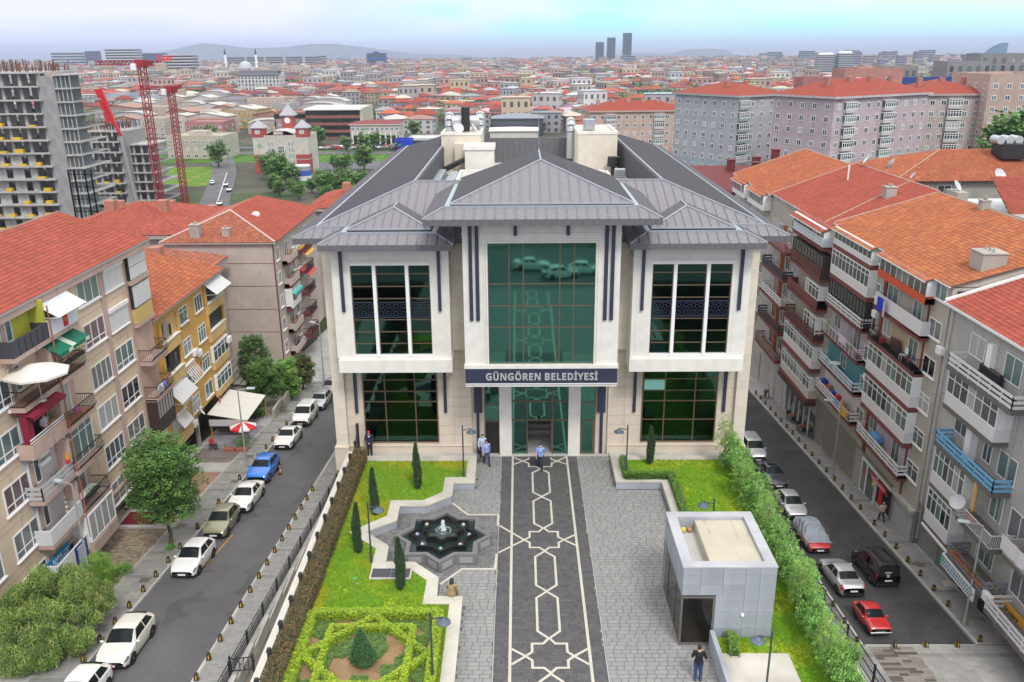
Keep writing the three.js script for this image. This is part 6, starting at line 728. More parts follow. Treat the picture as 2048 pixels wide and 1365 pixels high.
{const tb=f.grp('folded_table',-13.6,2.24,0.3);tb.rotation.z=0.08;new B().cbox(-0.8,0,-0.05,0.8,1.05,0.05,0.02).mesh('top',M(0.10,0.035,0.025,0.5),tb);const bk=f.grp('bucket',-15.6,2.24,0.5);new B().cyl([0,0,0],[0,0.4,0],0.2,0.28,12).mesh('pail',m.red,bk);const ch=f.grp('plastic_chair',-11.6,2.24,0.5);new B().cbox(-0.25,0.4,-0.25,0.25,0.46,0.25,0.02).mesh('seat',m.pvc,ch);new B().cbox(-0.25,0.46,-0.25,0.25,1.0,-0.2,0.02).mesh('back',m.pvc,ch);for(const[x,z]of[[-1,-1],[1,-1],[1,1],[-1,1]])new B().bar([x*0.22,0,z*0.22],[x*0.2,0.4,z*0.2],0.05).mesh('leg',m.pvc,ch);f.cloth(-10.4,3.0,0.7,0.6,0.5,ds(0.4,0.02,0.15));}
f.bay(A0,A1,-0.63,1.8,0.72,{n: 9,bmat: wht});f.bay(A0,A1,-3.58,-1.05,0.72,{n: 9,bmat: wht});
f.balcony(A0,A1,-6.38,0.85,{style: 'slats',rail: wht,smat: mar,th: 0.2});f.part('niche_wall',lil,[[A0,A1,-6.4,-4.0,0.004,0.016]]);f.win(-16,-5.7,1.6,1.3,{z: 0.02});f.win(-11.5,-6.3,1.4,1.9,{z: 0.02});f.part('table_cloth',M(0.10,0.30,0.62,0.7),[[-13.6,-15.0,-5.75,-5.3,0.2,0.7]]);f.cloth(-11.5,-5.4,0.6,0.5,0.5,ds(0.6,0.25,0.2));
f.bay(B0,B1,7.79,9.35,0.72,{n: 9,breast: 0.45,bmat: wht,tran: 0,pane: m.gBlue});f.bay(B0,B1,5.02,7.37,0.72,{n: 10,breast: 0.8,bmat: wht,pane: m.gBlue});
f.bay(B0,B1,2.22,4.5,0.66,{n: 12,breast: 0.5,mat: m.iron,bmat: m.black,pane: m.glass,tran: 0});f.balcony(B0,B1,2.22,0.85,{style: 'slats',rail: wht,smat: mar,th: 0.2});
f.part('niche_wall',lil,[[B0,B1,-0.63,1.7,0.004,0.016]]);f.balcony(B0,B1,-0.63,0.9,{style: 'rails',rail: wht,smat: mar,th: 0.2});f.win(-26.4,0,1.6,1.3,{z: 0.02});f.win(-21.5,-0.5,1.6,2,{z: 0.02});f.pot(-27.2,-0.3,0.7,0.7,160);f.pot(-20.6,-0.3,0.7,0.9,220);f.cloth(-22.8,0.5,0.85,1.6,0.8,ds(0.62,0.5,0.68));
f.part('niche_wall',turq,[[B0,B1,-3.58,-1.1,0.004,0.016]]);f.balcony(B0,B1,-3.58,0.9,{style: 'slats',rail: M(0.56,0.68,0.76,0.6),smat: mar,th: 0.2});f.win(-24,-3.0,1.4,1.3,{z: 0.02});{const tb=f.grp('round_table',-24.6,-3.55,0.5);new B().cyl([0,0.7,0],[0,0.74,0],0.5,0.5,16).mesh('top',m.white,tb);new B().cyl([0,0,0],[0,0.7,0],0.05,0.05,6).mesh('leg',m.white,tb);}
f.part('niche_wall',wht,[[B0,B1,-6.4,-4,0.004,0.016]]);f.balcony(B0,B1,-6.4,0.9,{style: 'slats',rail: wht,smat: mar,th: 0.2});const clut =[[0.6,0.03,0.02],[0.02,0.06,0.4],[0.6,0.5,0.02],[0.5,0.5,0.5],[0.1,0.3,0.1],[0.35,0.2,0.1]];for(let k=0;k<11;k++){const z=-20-k*0.72,c=f.grp('storage_box',z,-6.38,rr(0.25,0.6));const w=rr(0.2,0.38),h=rr(0.35,1.1);new B().cbox(-w,0,-0.2,w,h,0.2,0.04).mesh('box',M(...pick(clut),0.7),c);}f.cloth(-20.2,-5.5,0.98,1.6,0.75,ds(0.72,0.42,0.01));f.cloth(-22.3,-5.4,0.98,0.8,0.4,ds(0.1,0.4,0.62));
for(const[z,y]of[[-18.3,3.6],[-18.3,-2.1],[-6.95,4.4]])f.ac(z,y);
const roll =(F,z0,z1,y0,y1,mat)=>{const g=F.grp('roller_shutter',(z0+z1)/ 2,y0,-0.05),w=Math.abs(z1-z0)/ 2;for(let y=0;y<y1-y0;y+=0.24)new B().cbox(-w,y,0,w,y+0.225,0.05,0.02).mesh('slat',mat,g);new B().box(-w-0.08,0,0,-w,y1-y0,0.1).box(w,0,0,w+0.08,y1-y0,0.1).mesh('guide',m.galv,g);return g;};
roll(f,-7.3,-10.4,-11.15,-8.6,M(0.36,0.375,0.41,0.6));f.part('ledge',m.paleConc,[[-7.0,-10.7,-8.5,-8.2,0,0.35]]);roll(f,-19.0,-22.6,-12.3,-9.4,M(0.26,0.245,0.23,0.6,{map: T.dirty}));roll(f,-23.2,-26.8,-12.7,-9.6,M(0.24,0.22,0.21,0.6,{map: T.dirty}));f.part('garage_wall',m.dirtyWall,[[-17.2,-18.8,-13,-8.6,-0.06,0.0]]);
{const g=f.grp('shop_front',-14.2,-12.1,-0.05);new B().box(-3,0,0,-2.9,3.3,0.1).box(-1.9,0,0,-1.75,3.3,0.1).box(0.2,0,0,0.35,3.3,0.1).box(-3,3.2,0,3,3.4,0.12).box(-3,0,0,0.2,0.35,0.1).mesh('frame',m.white,g);put('pane',boxG(0.95,2.8,0.02),m.gGrey,g).position.set(-2.4,1.8,0.03);put('pane',boxG(1.9,2.8,0.02),m.gBlue,g).position.set(-0.78,1.8,0.03);new B().box(-2.6,2.1,0.045,-2.2,2.5,0.055).mesh('sticker',m.red,g);new B().box(-0.6,1.9,0.045,-0.2,2.7,0.055).mesh('sticker',M(0.6,0.6,0.02,0.5),g);new B().box(0.4,0.0,0,3,1.0,0.1).mesh('low_wall',gy2,g);new B().box(0.45,1.0,-0.02,3,3.1,0.02).mesh('opening',m.black,g);const gb=new B();for(let k=0;k<12;k++)gb.box(0.5+k*0.21,1.0,0.05,0.52+k*0.21,3.1,0.08);gb.box(0.45,2.0,0.05,3,2.04,0.085);gb.mesh('window_bars',m.iron,g);new B().box(1.0,1.1,0.1,1.7,3.0,0.12).mesh('red_banner',m.red,g);
const s=f.grp('shop_sign',-12.4,-9.1,0.45);s.rotation.x=0.35;new B().box(-1.6,0,-0.04,1.6,0.62,0.04).mesh('board',m.red,s);const l=new B();for(let k=0;k<9;k++)l.box(-1.3+k*0.28,0.16,0.04,-1.1+k*0.28,0.46,0.05);l.mesh('lettering',m.white,s);const v=f.grp('menu_strip',-13.9,-11.9,0.12);new B().box(-0.15,0,0,0.15,2.4,0.04).mesh('board',m.white,v);const p=new B();for(let k=0;k<7;k++)p.box(-0.1,0.2+k*0.3,0.04,0.1,0.36+k*0.3,0.05);p.mesh('print',M(0.1,0.16,0.4,0.5),v);}
const r1=roofOn(f,-6.75,-29.5,0.25,9.35,-9.0,12.1,TC.orange,[[-9.0,-17.7,0.95],[-19.0,-28.2,0.95]]);
chimney(f.t,f.l(-8.6),9.95+14,-3.0,1.4,0.85);chimney(f.t,f.l(-21),12+14,-8.8,0.8);f.part('dark_cladding',m.black,[[-6.74,-6.9,6.2,9.0,-2.3,-0.35]]);f.part('parapet',m.dirtyWall,[[-6.6,-6.9,9.0,9.5,-17,-2.3]]);new B().box(f.l(-29.3),11.5+14,-10.5,f.l(-27),12.5+14,-9.5).mesh('roof_wall',m.dirtyWall,f.t);dish(f.t,f.l(-28.3),26.4,-9.8,0.55,2.4);
const n2=new Fac('apartment_building','grey flats with glazed corner bays and brown balcony rails under a red tile roof',-1,28.5,-40,-16);
n2.part('wall',gy,[[-29.4,-49.6,-16,8.7,-16,0]]);const L2 =[6.6,3.55,0.5,-2.6,-5.7,-8.9];
const C0=-28.9,C1=-38.8,D=1.1;L2.forEach((y,i)=>{n2.part('balcony_band',mar,[[C0-0.6,C1,y,y+0.4,0,D]]);n2.win(-29.0-0.55,y+1.1,0.9,1.3,{cols: 2,fr: 0.07,z: 0.02});});
const Q =(k,o ={})=>n2.bay(C0-0.6,C1,L2[k]+ 0.42,L2[k]+ 2.6,D-0.15,{n: 9,...o});
n2.bay(C0-0.6,C1,7.0,8.75,D,{n: 9,breast: 0.75,bmat: M(0.58,0.64,0.72,0.6)});n2.balcony(C0-0.6,C1,7.0,D+0.1,{style: 'slats',rail: M(0.6,0.66,0.72,0.6),smat: mar,th: 0.1});Q(1,{mat: drk,bmat: drk,pane: m.glass,n: 10});n2.balcony(C0-0.6,C1,L2[1]+ 0.42,D,{style: 'slats',rail: M(0.16,0.06,0.04,0.7),smat: mar,th: 0.1});
n2.bay(C0-0.6,-33.5,L2[2]+ 0.42,L2[2]+ 2.6,D-0.1,{n: 4,bmat: mar,breast: 0.8});n2.balcony(C0-0.6,C1,L2[2]+ 0.42,D,{style: 'solid',rail: mar,smat: mar,th: 0.1,h: 0.8});n2.bay(C0-0.6,-33,L2[3]+ 0.42,L2[3]+ 2.6,D-0.1,{n: 4,breast: 0.4,bmat: drk});n2.balcony(C0-0.6,C1,L2[3]+ 0.42,D,{style: 'slats',rail: M(0.12,0.05,0.04,0.7),smat: mar,th: 0.1});n2.pot(-37,L2[3]+ 0.9,0.8,1.0,120);Q(4,{bmat: wht});Q(5,{bmat: M(0.56,0.54,0.5,0.7)});
{const g=n2.grp('cafe_front',-34,-13.4,0.05);for(let k=0;k<6;k++){new B().box(-4.6+k*1.55,0,0,-4.5+k*1.55,3.4,0.12).mesh('post',m.white,g);put('pane',boxG(1.4,3.1,0.02),k % 2?m.glass:m.gBlue,g).position.set(-3.75+k*1.55,1.6,0.04);}n2.part('cafe_blind',drk,[[C0-0.7,C1,-9.3,-9.0,0,1.2]]);}
roofOn(n2,-29.5,-49.8,0.3,8.85,-9,12.2,TC.red,[[-29.4,-39,1.45]]);chimney(n2.t,n2.l(-33),11.2+16,-6,0.9,0.5);n2.part('vent_base',m.white,[[-32,-34.2,10.35,10.75,-7,-4.8]]);const vp=n2.grp('vent_pipe',-44,11,-6);new B().cyl([0,0,0],[0,1.8,0],0.09,0.09,8).box(-0.4,-0.2,-0.4,0.4,0.05,0.4).mesh('pipe',m.white,vp);for(const[z,d,r]of[[-47,-9.4,0.75],[-42,-9.8,0.7],[-36,-9.6,0.4]])dish(n2.t,n2.l(z),12.4+16,d,r,-0.5+rr(-0.3,0.3));
const n3=new Fac('apartment_building','far end flats of the right street with stacked slatted balconies beside the town hall',-1,28.5,-55,-18);n3.part('wall',gy,[[-49.6,-68,-18,8.6,-16,0]]);n3.part('street_wing',gy2,[[-39.2,-49.4,-18,6.2,-2,0.02]]);
[3.6,0.6,-2.45,-5.55,-8.8].forEach((y,i)=>{n3.balcony(-40.4,-48.8,y+0.35,1.15,{style: i===0?'rails':'slats',rail:[M(0.55,0.3,0.32,0.7),m.navy,wht,drk,M(0.22,0.16,0.13,0.7)][i],smat: mar,th: 0.35});n3.win(-39.9,y+1.1,0.9,1.4,{cols: 2,fr: 0.08,z: 0.03});n3.win(-42.5,y+0.9,1.6,1.5,{z: 0.03});n3.win(-46,y+0.5,1.6,1.9,{z: 0.03});n3.part('brick_pier',M(0.42,0.16,0.09,0.9),[[-44,-44.5,y+0.35,y+2.6,0.02,0.4]]);n3.win(-53,y+1,1.6,1.5);n3.win(-60,y+1,1.6,1.5);});
roofOn(n3,-50,-68.2,0.4,8.6,-9,11.8,TC.orange.concat(TC.red),[[-51,-58,1.3],[-60,-66,1.3]]);n3.bay(-51,-58,6.6,8.5,1.0,{n: 7,breast: 0.5});n3.bay(-60,-66,6.6,8.5,1.0,{n: 6,breast: 0.5});for(const z of[-40.2,-43.4,-47])roll(n3,z,z-2.6,-14.3,-10.8,M(0.42,0.21,0.02,0.6,{map: T.dirty}));
const mr=thing('dark_red_roof_house','house with plain dark red roof and stubby chimneys behind the town hall ridge','house',[33,0,-80]);mr.position.y=-2.4;new B().box(-12,-18,-10,14,8.2,10).mesh('wall',gy2,mr);const mrm=M(0.17,0.028,0.035,0.7,{map: T.terracotta});new B().slab([[-12.5,8.2,10.5],[14.5,8.2,10.5],[14.5,10.6,0],[-12.5,10.6,0]],0.15).slab([[14.5,8.2,-10.5],[-12.5,8.2,-10.5],[-12.5,10.6,0],[14.5,10.6,0]],0.15).mesh('roof',mrm,mr);for(const[x,z,h]of[[-3,2,1.0],[1.5,-1,1.0],[4,0,2.2],[6.5,1,1.4],[0,4.5,0.9]])new B().cbox(x-0.5,9,z-0.5,x+0.5,10.6+h,z+0.5,0.05).cbox(x-0.6,10.6+h,z-0.6,x+0.6,10.75+h,z+0.6,0.03).mesh('chimney',mrm,mr);
const n0=new Fac('apartment_building','nearest grey flats with white and blue slatted balconies at the right edge',-1,28.5,2,-12);
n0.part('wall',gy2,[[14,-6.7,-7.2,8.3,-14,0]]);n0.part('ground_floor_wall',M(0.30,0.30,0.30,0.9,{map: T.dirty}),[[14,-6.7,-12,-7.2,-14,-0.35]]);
const E0=2.5,E1=-3.8,DD=1.05,bl=M(0.16,0.42,0.66,0.6);for(const y of[4.5,1.75,-1.1,-4.25,-7.25])n0.part('slab',slabG,[[E0,E1,y,y+0.32,0,DD]]);
n0.balcony(E0+1.5,E1,4.82,DD+0.15,{style: 'slats',rail: wht,smat: slabG,th: 0.3});n0.win(-2.6,5.7,1.9,1.5,{z: 0.02});n0.win(1.6,5.6,1.9,1.7,{z: 0.02,pane: m.gTeal});n0.part('pillar',m.white,[[-0.4,-1.0,4.8,7.3,0,0.35]]);{const c=n0.grp('black_sofa',-0.2,4.84,0.5);new B().cbox(-1.2,0,-0.35,1.2,0.5,0.35,0.06).mesh('seat',m.black,c);new B().cbox(-1.2,0.5,-0.35,1.2,1.0,-0.1,0.06).mesh('back',m.black,c);}
n0.bay(E0,E1,2.07,4.5,DD-0.05,{n: 7,breast: 0.85,bmat: wht});
n0.balcony(E0+1.2,E1,-0.78,DD+0.15,{style: 'slats',rail: bl,smat: slabG,th: 0.3});n0.win(-2.8,0.1,1.8,1.4,{z: 0.02});n0.part('pillar',m.white,[[-0.7,-1.4,-0.78,1.7,0,0.5]]);n0.win(0.6,-0.2,1.0,1.5,{z: 0.02,pane: m.gBlue});n0.win(2.9,-0.3,2.0,1.7,{z: 0.02,pane: m.gTeal});
n0.bay(0.4,E1,-3.93,-1.1,DD,{n: 6,breast: 0.9,bmat: wht});n0.bay(-0.4,E1,-6.93,-4.25,DD,{n: 5,breast: 0.9,bmat: wht});
n0.balcony(5.0,0.9,-3.9,1.5,{style: 'basket',rail: wht,smat: slabG});n0.pot(2.2,-3.4,1.2,0.8,120);{const fl=sprig(2.6,0.4,90).mesh('flowers',flowM,n0.t);stuff(fl);fl.position.set(n0.l(3.2),-3.5+12,1.45);}dish(n0.t,n0.l(1.2),-3.2+12,1.6,0.5,0.6);{const g=n0.grp('reed_roll',1.9,-3.0,1.1);new B().cyl([0,0,0],[0,2.0,0],0.16,0.16,8).mesh('roll',M(0.55,0.36,0.14,0.8),g);}
n0.win(2.6,-3.2,1.4,1.9,{z: 0.02,pane: m.gTeal});n0.win(5.2,-3.3,2.2,1.9,{z: 0.02});n0.win(6.0,5.6,2.0,1.6,{z: 0.02});n0.win(5.6,2.4,2.0,1.7,{z: 0.02});n0.win(6.6,-0.4,2,1.7,{z: 0.02});n0.win(2.4,-6.6,2,2.0,{z: 0.02,pane: m.gTeal});n0.win(6.4,-6.4,2,1.6,{z: 0.02});
n0.balcony(5.2,0.6,-6.95,1.5,{style: 'slats',rail: M(0.22,0.24,0.29,0.7),smat: slabG});for(const z of[1.8,3.2,4.4])n0.pot(z,-6.5,1.5,1.3,190);{const fl=sprig(3.2,0.5,110).mesh('flowers',flowM,n0.t);stuff(fl);fl.position.set(n0.l(3.4),-6.5+12,1.6);}
n0.balcony(12,6.0,-3.4,1.3,{style: 'solid',rail: m.dirtyWall,smat: slabG});n0.cloth(7.0,-2.2,1.36,2.4,1.0,ds(0.66,0.65,0.68));n0.balcony(12,5.8,-7.4,1.6,{style: 'slats',rail: wht,smat: slabG});n0.balcony(12,6.2,4.4,1.2,{style: 'slats',rail: wht,smat: slabG});n0.ac(5.6,-7.1,1.2);
{const s=n0.grp('shop_board',2.2,-7.95,1.55);new B().box(-1.9,0,-0.06,2.3,0.85,0.02).mesh('board',m.pvc,s);const l=new B();for(let r=0;r<3;r++){let x=-1.6;while(x<2){const w=rr(0.1,0.3);l.box(x,0.14+r*0.22,0.02,x+w,0.27+r*0.22,0.03);x+=w+0.08;}}l.mesh('lettering',M(0.05,0.22,0.36,0.5),s);new B().box(-1.85,0.1,0.021,-1.65,0.75,0.031).mesh('logo',M(0.05,0.4,0.3,0.5),s);new B().box(-1.96,0,-1.5,-1.9,0.85,0).mesh('side_board',m.pvc,s);
const o=n0.grp('shop_sign',5.9,-7.75,0.35);new B().box(-2.1,0,-0.06,5.2,0.85,0.05).mesh('board',M(0.62,0.32,0.03,0.6),o);put('lettering',text('YILFA TİCARET',0.34,0.02,'serif_bold',2.9),M(0.02,0.015,0.01,0.5),o).position.set(0.0,0.24,0.05);
for(const[z,w,mt]of[[-2.5,2.4,m.gGrey],[0.4,1.6,m.black],[3.2,2.2,m.black],[6.0,2.5,m.glass],[9,2.5,m.glass]]){const g=n0.grp('shop_window',z,-11.2,-0.33);new B().box(-w/2,0,0,-w/2+0.08,3.1,0.1).box(w/2-0.08,0,0,w/2,3.1,0.1).box(-w/2,3.0,0,w/2,3.1,0.1).box(-w/2,0,0,w/2,0.4,0.1).mesh('frame',z>5?M(0.3,0.05,0.04,0.6): m.steel,g);put('pane',boxG(w-0.16,2.7,0.02),mt,g).position.set(0,1.7,0.04);}n0.part('stone_cladding',M(0.30,0.30,0.22,0.6,{map: T.conc}),[[-3.9,-1.2,-10.9,-7.3,-0.34,-0.3]]);n0.part('step',m.paleConc,[[-1.2,0.2,-11,-10.3,-0.3,0.5]]);n0.part('lintel',m.white,[[E0-2,E1,-7.35,-7.2,0,DD+0.1]]);n0.part('downpipe',m.galv,[[-6.1,-6.2,-10,8.2,0,0.1],[3.0,3.1,-7,8.2,0,0.1]]);}
for(const[i,y]of[5.2,2.35,-0.5,-3.3].entries())n0.part('clothes_pole',m.galv,[[-4.6,-4.64,y,y+0.04,0,1.6]]);
const r0=gableRoof(n0.t,[[n0.l(-6.6),20.35,0.5],[n0.l(14),20.35,0.5],[n0.l(14),23.2,-8],[n0.l(-6.6),23.2,-8]],TC.red);new B().box(n0.l(-6.75),8.2+12,0.5,n0.l(14),8.38+12,0.62).bar([n0.l(-6.65),20.45,0.5],[n0.l(-6.65),23.3,-8],0.25,0.2).mesh('gutter',m.white,r0);
const b1=new Fac('apartment_building','weathered flats with hipped tile roof and black water heater tank behind the red roof',0,-62,62,-14);b1.part('wall',m.dirtyWall,[[-14,18,-14,8.2,-16,0]].map(([a,b,c,d,e,g])=>[62+a,62+b,c,d,e,g]));{const t=b1.t,H=14,A =[-15,8.4+H,0.7],Bq =[19,8.4+H,0.7],C =[19,8.4+H,-17],Dq =[-15,8.4+H,-17],R1 =[-5.5,11.4+H,-8],R2 =[9.5,11.4+H,-8];gableRoof(t,[A,Bq,R2,R1],TC.orange.concat(TC.red));gableRoof(t,[Dq,A,R1],TC.orange.concat(TC.red));gableRoof(t,[Bq,C,R2],TC.red);ridge(t,A,R1,26);ridge(t,Bq,R2,26);new B().cbox(1,10.6+H,-7,4,12.6+H,-4,0.1).mesh('roof_box',m.black,t);for(let k=0;k<3;k++)new B().cyl([0.8+k*1.2,13+H,-6.5],[0.8+k*1.2,13+H,-4.5],0.55,0.55,12).mesh('water_tank',m.galv,t);for(const x of[-13,-10.5,-8]){win(t,x,6.2+H,1.8,1.6,{z: 0.01});}new B().cbox(4.2,11+H,-4.6,5.2,11.6+H,-3.6,0.05).mesh('skylight',m.white,t);new B().cbox(9,7+H,0,13,10+H,3.5,0.05).mesh('dormer',m.dirtyWall,t);dish(t,-3,8.6+H,3,0.9,0.4);}
const b2=new Fac('apartment_building','white glazed penthouse flats with red tile roof at the right edge',0,-36,56,-14);b2.part('wall',wht,[[48.5,76,-14,8.4,-12,0]]);for(let k=0;k<7;k++)b2.bay(49+k*2.6,51.4+k*2.6,5.6,8.2,0.3,{n: 3,breast: 0.5,pane:[m.gCurtain,m.gGrey,m.glass][k % 3]});for(let k=0;k<2;k++)b2.part('yellow_poster',m.yellow,[[55+k*1.2,55.4+k*1.2,6.8,7.5,0.31,0.33]]);gableRoof(b2.t,[[b2.l(48),22.6,0.8],[b2.l(77),22.6,0.8],[b2.l(77),25.4,-8],[b2.l(50),25.4,-8]],TC.red);
const b3=thing('flat_roof_house','low grey flat roof with plastic bottles and dish between the tile roofs','house',[43,0,-28]);new B().box(-4,-14,-6,8,9.2,8).mesh('wall',m.dirtyWall,b3);new B().box(-4.1,9.2,7.7,8,9.7,8.05).box(-4.1,9.2,-6,-3.8,9.7,7.7).mesh('parapet',m.dirtyWall,b3);for(let k=0;k<6;k++)new B().cyl([-2+k*0.9,9.2,5 +(k % 2)],[-2+k*0.9,9.9,5 +(k % 2)],0.25,0.2,8).mesh('canister',k % 3?m.pvc:M(0.5,0.3,0.1,0.7),b3);dish(b3,-2,9.4,-3,0.8,0.4);
for(const[z,l]of[[-31.5,'small brown pavement cafe table with chairs, the farther one'],[-35,'small brown pavement cafe table with chairs, the nearer one']].reverse()){const t=thing('cafe_table',l,'table',[28.0,yR(z)+ 0.15,z]);new B().cbox(-0.35,0.7,-0.35,0.35,0.75,0.35,0.01).mesh('table_top',M(0.22,0.07,0.04,0.6),t);for(const[x,q]of[[-1,-1],[1,-1],[1,1],[-1,1]])new B().bar([x*0.3,0,q*0.3],[x*0.28,0.7,q*0.28],0.05).mesh('leg',m.iron,t);for(const q of[-0.7,0.7]){new B().cbox(-0.22,0.42,q-0.2,0.22,0.46,q+0.2,0.01).mesh('seat',m.iron,t);new B().box(-0.22,0.46,q*1.3-0.02,0.22,0.9,q*1.3+0.02).mesh('chair_back',m.iron,t);for(const x of[-0.2,0.2])new B().bar([x,0,q],[x,0.42,q],0.04).mesh('leg',m.iron,t);}}
}

// ---------------------------------------------------------------- trees, hedges, shrubs
const leafGeo =(n,s,w=0.5)=>{const b=new B();for(let k=0;k<n;k++){const a=rr(0,6.28),e=rr(-0.5,1.1),x=rr(-s,s)* 0.8,y=rr(-s,s)* 0.8,z=rr(-s,s)* 0.8,d =[Math.cos(a)* Math.cos(e),Math.sin(e),Math.sin(a)* Math.cos(e)],t =[-Math.sin(a),rr(-0.4,0.4),Math.cos(a)],L=s*rr(0.7,1.2),W=L*w*0.5;const P =(f,g)=>[x+d[0]* L*f+t[0]* W*g,y+d[1]* L*f+t[1]* W*g,z+d[2]* L*f+t[2]* W*g];b.quad(P(0,0),P(0.5,-1),P(1,0),P(0.5,1));}return b.geo();};
const LM=new THREE.MeshPhysicalMaterial({color: 0xffffff,roughness: 0.75,side: THREE.DoubleSide,transmission: 0.25,thickness: 0});
const LG ={broad: leafGeo(7,0.16,0.75),small: leafGeo(8,0.07,0.6),tiny: leafGeo(8,0.045,0.7),needle: leafGeo(16,0.17,0.15),scale: leafGeo(8,0.06,0.4),far: leafGeo(6,0.6,0.8)};
const shade =(cols,k=1)=>{const c=pick(cols),f=rr(0.72,1.22)* k;return[c[0]* f,c[1]* f,c[2]* f];};
function crown(par,blobs,n,geo,cols,s0=0.8,s1=1.3){const I =[],C =[];const tot=blobs.reduce((a,b)=>a+b[3]** 2,0);for(const[x,y,z,r,sq=0.8]of blobs){const k=Math.round(n*r*r/tot),tone=rr(0.82,1.15);for(let i=0;i<k;i++){const u=V(rr(-1,1),rr(-1,1),rr(-1,1));if(u.lengthSq()> 1)continue;u.normalize().multiplyScalar(r *(0.55+0.5*rnd()** 0.6));I.push(X4(x+u.x,y+u.y*sq,z+u.z,rr(0,6.28),rr(s0,s1),rr(-0.7,0.7)));C.push(shade(cols,tone));}}return stuffless(inst('crown',geo,LM,I,C,par));}
const stuffless=stuff;
function limbs(par,base,top,r0,tips,mat=m.bark){const b=new B();let p=base;const n=5;for(let k=1;k<=n;k++){const f=k/n,q =[lerp(base[0],top[0],f)+ rr(-0.05,0.05),lerp(base[1],top[1],f),lerp(base[2],top[2],f)+ rr(-0.05,0.05)];b.cyl(p,q,r0 *(1.05-0.5 *(k-1)/ n),r0 *(1.05-0.5*k/n),9,false);p=q;}b.mesh('trunk',mat,par);const c=new B();for(const[x,y,z]of tips){const m1 =[lerp(top[0],x,0.5)+ rr(-0.1,0.1),lerp(top[1],y,0.45),lerp(top[2],z,0.5)+ rr(-0.1,0.1)];c.cyl(top,m1,r0*0.45,r0*0.3,6,false).cyl(m1,[x,y,z],r0*0.3,r0*0.1,5,false);}if(tips.length)c.mesh('limb',mat,par);}
function tree(name,label,x,y,z,h,r,o ={}){const t=thing(name,label,o.cat??'tree',[x,y,z],0,o.group);const th=h *(o.th??0.42),bl =[],nb=o.nb??22;for(let k=0;k<nb;k++){const a=k*2.4+rr(-0.3,0.3),f =(k+0.5)/ nb,yy=lerp(th*0.95,h-r*0.3,f),rad=r*Math.sqrt(Math.max(0.05,Math.sin(Math.PI *(0.12+0.8*f))))* rr(0.45,0.82);bl.push([Math.cos(a)* rad,yy,Math.sin(a)* rad,r*rr(0.28,0.42),0.75]);}limbs(t,[0,-0.2,0],[rr(-0.1,0.1),th,rr(-0.1,0.1)],o.tr??0.13,bl.filter((q,i)=>i % 2).map((q)=>q.slice(0,3)));crown(t,bl,o.n??6000,o.geo??LG.broad,o.cols??green);return t;}
const green =[[0.10,0.235,0.04],[0.13,0.29,0.05],[0.18,0.35,0.065],[0.065,0.16,0.03]],fresh =[[0.22,0.40,0.06],[0.29,0.47,0.08],[0.16,0.32,0.05]],laurel =[[0.15,0.36,0.055],[0.20,0.43,0.07],[0.09,0.23,0.04],[0.29,0.50,0.10]],lime =[[0.42,0.56,0.02],[0.34,0.52,0.025],[0.50,0.60,0.03],[0.24,0.40,0.03]],photinia =[[0.14,0.13,0.04],[0.10,0.12,0.04],[0.20,0.11,0.045],[0.07,0.085,0.03],[0.24,0.15,0.06]],darkG =[[0.03,0.085,0.03],[0.04,0.11,0.035],[0.055,0.13,0.04]],pineC =[[0.22,0.36,0.06],[0.15,0.27,0.05],[0.32,0.44,0.09],[0.40,0.45,0.13],[0.08,0.15,0.04]];
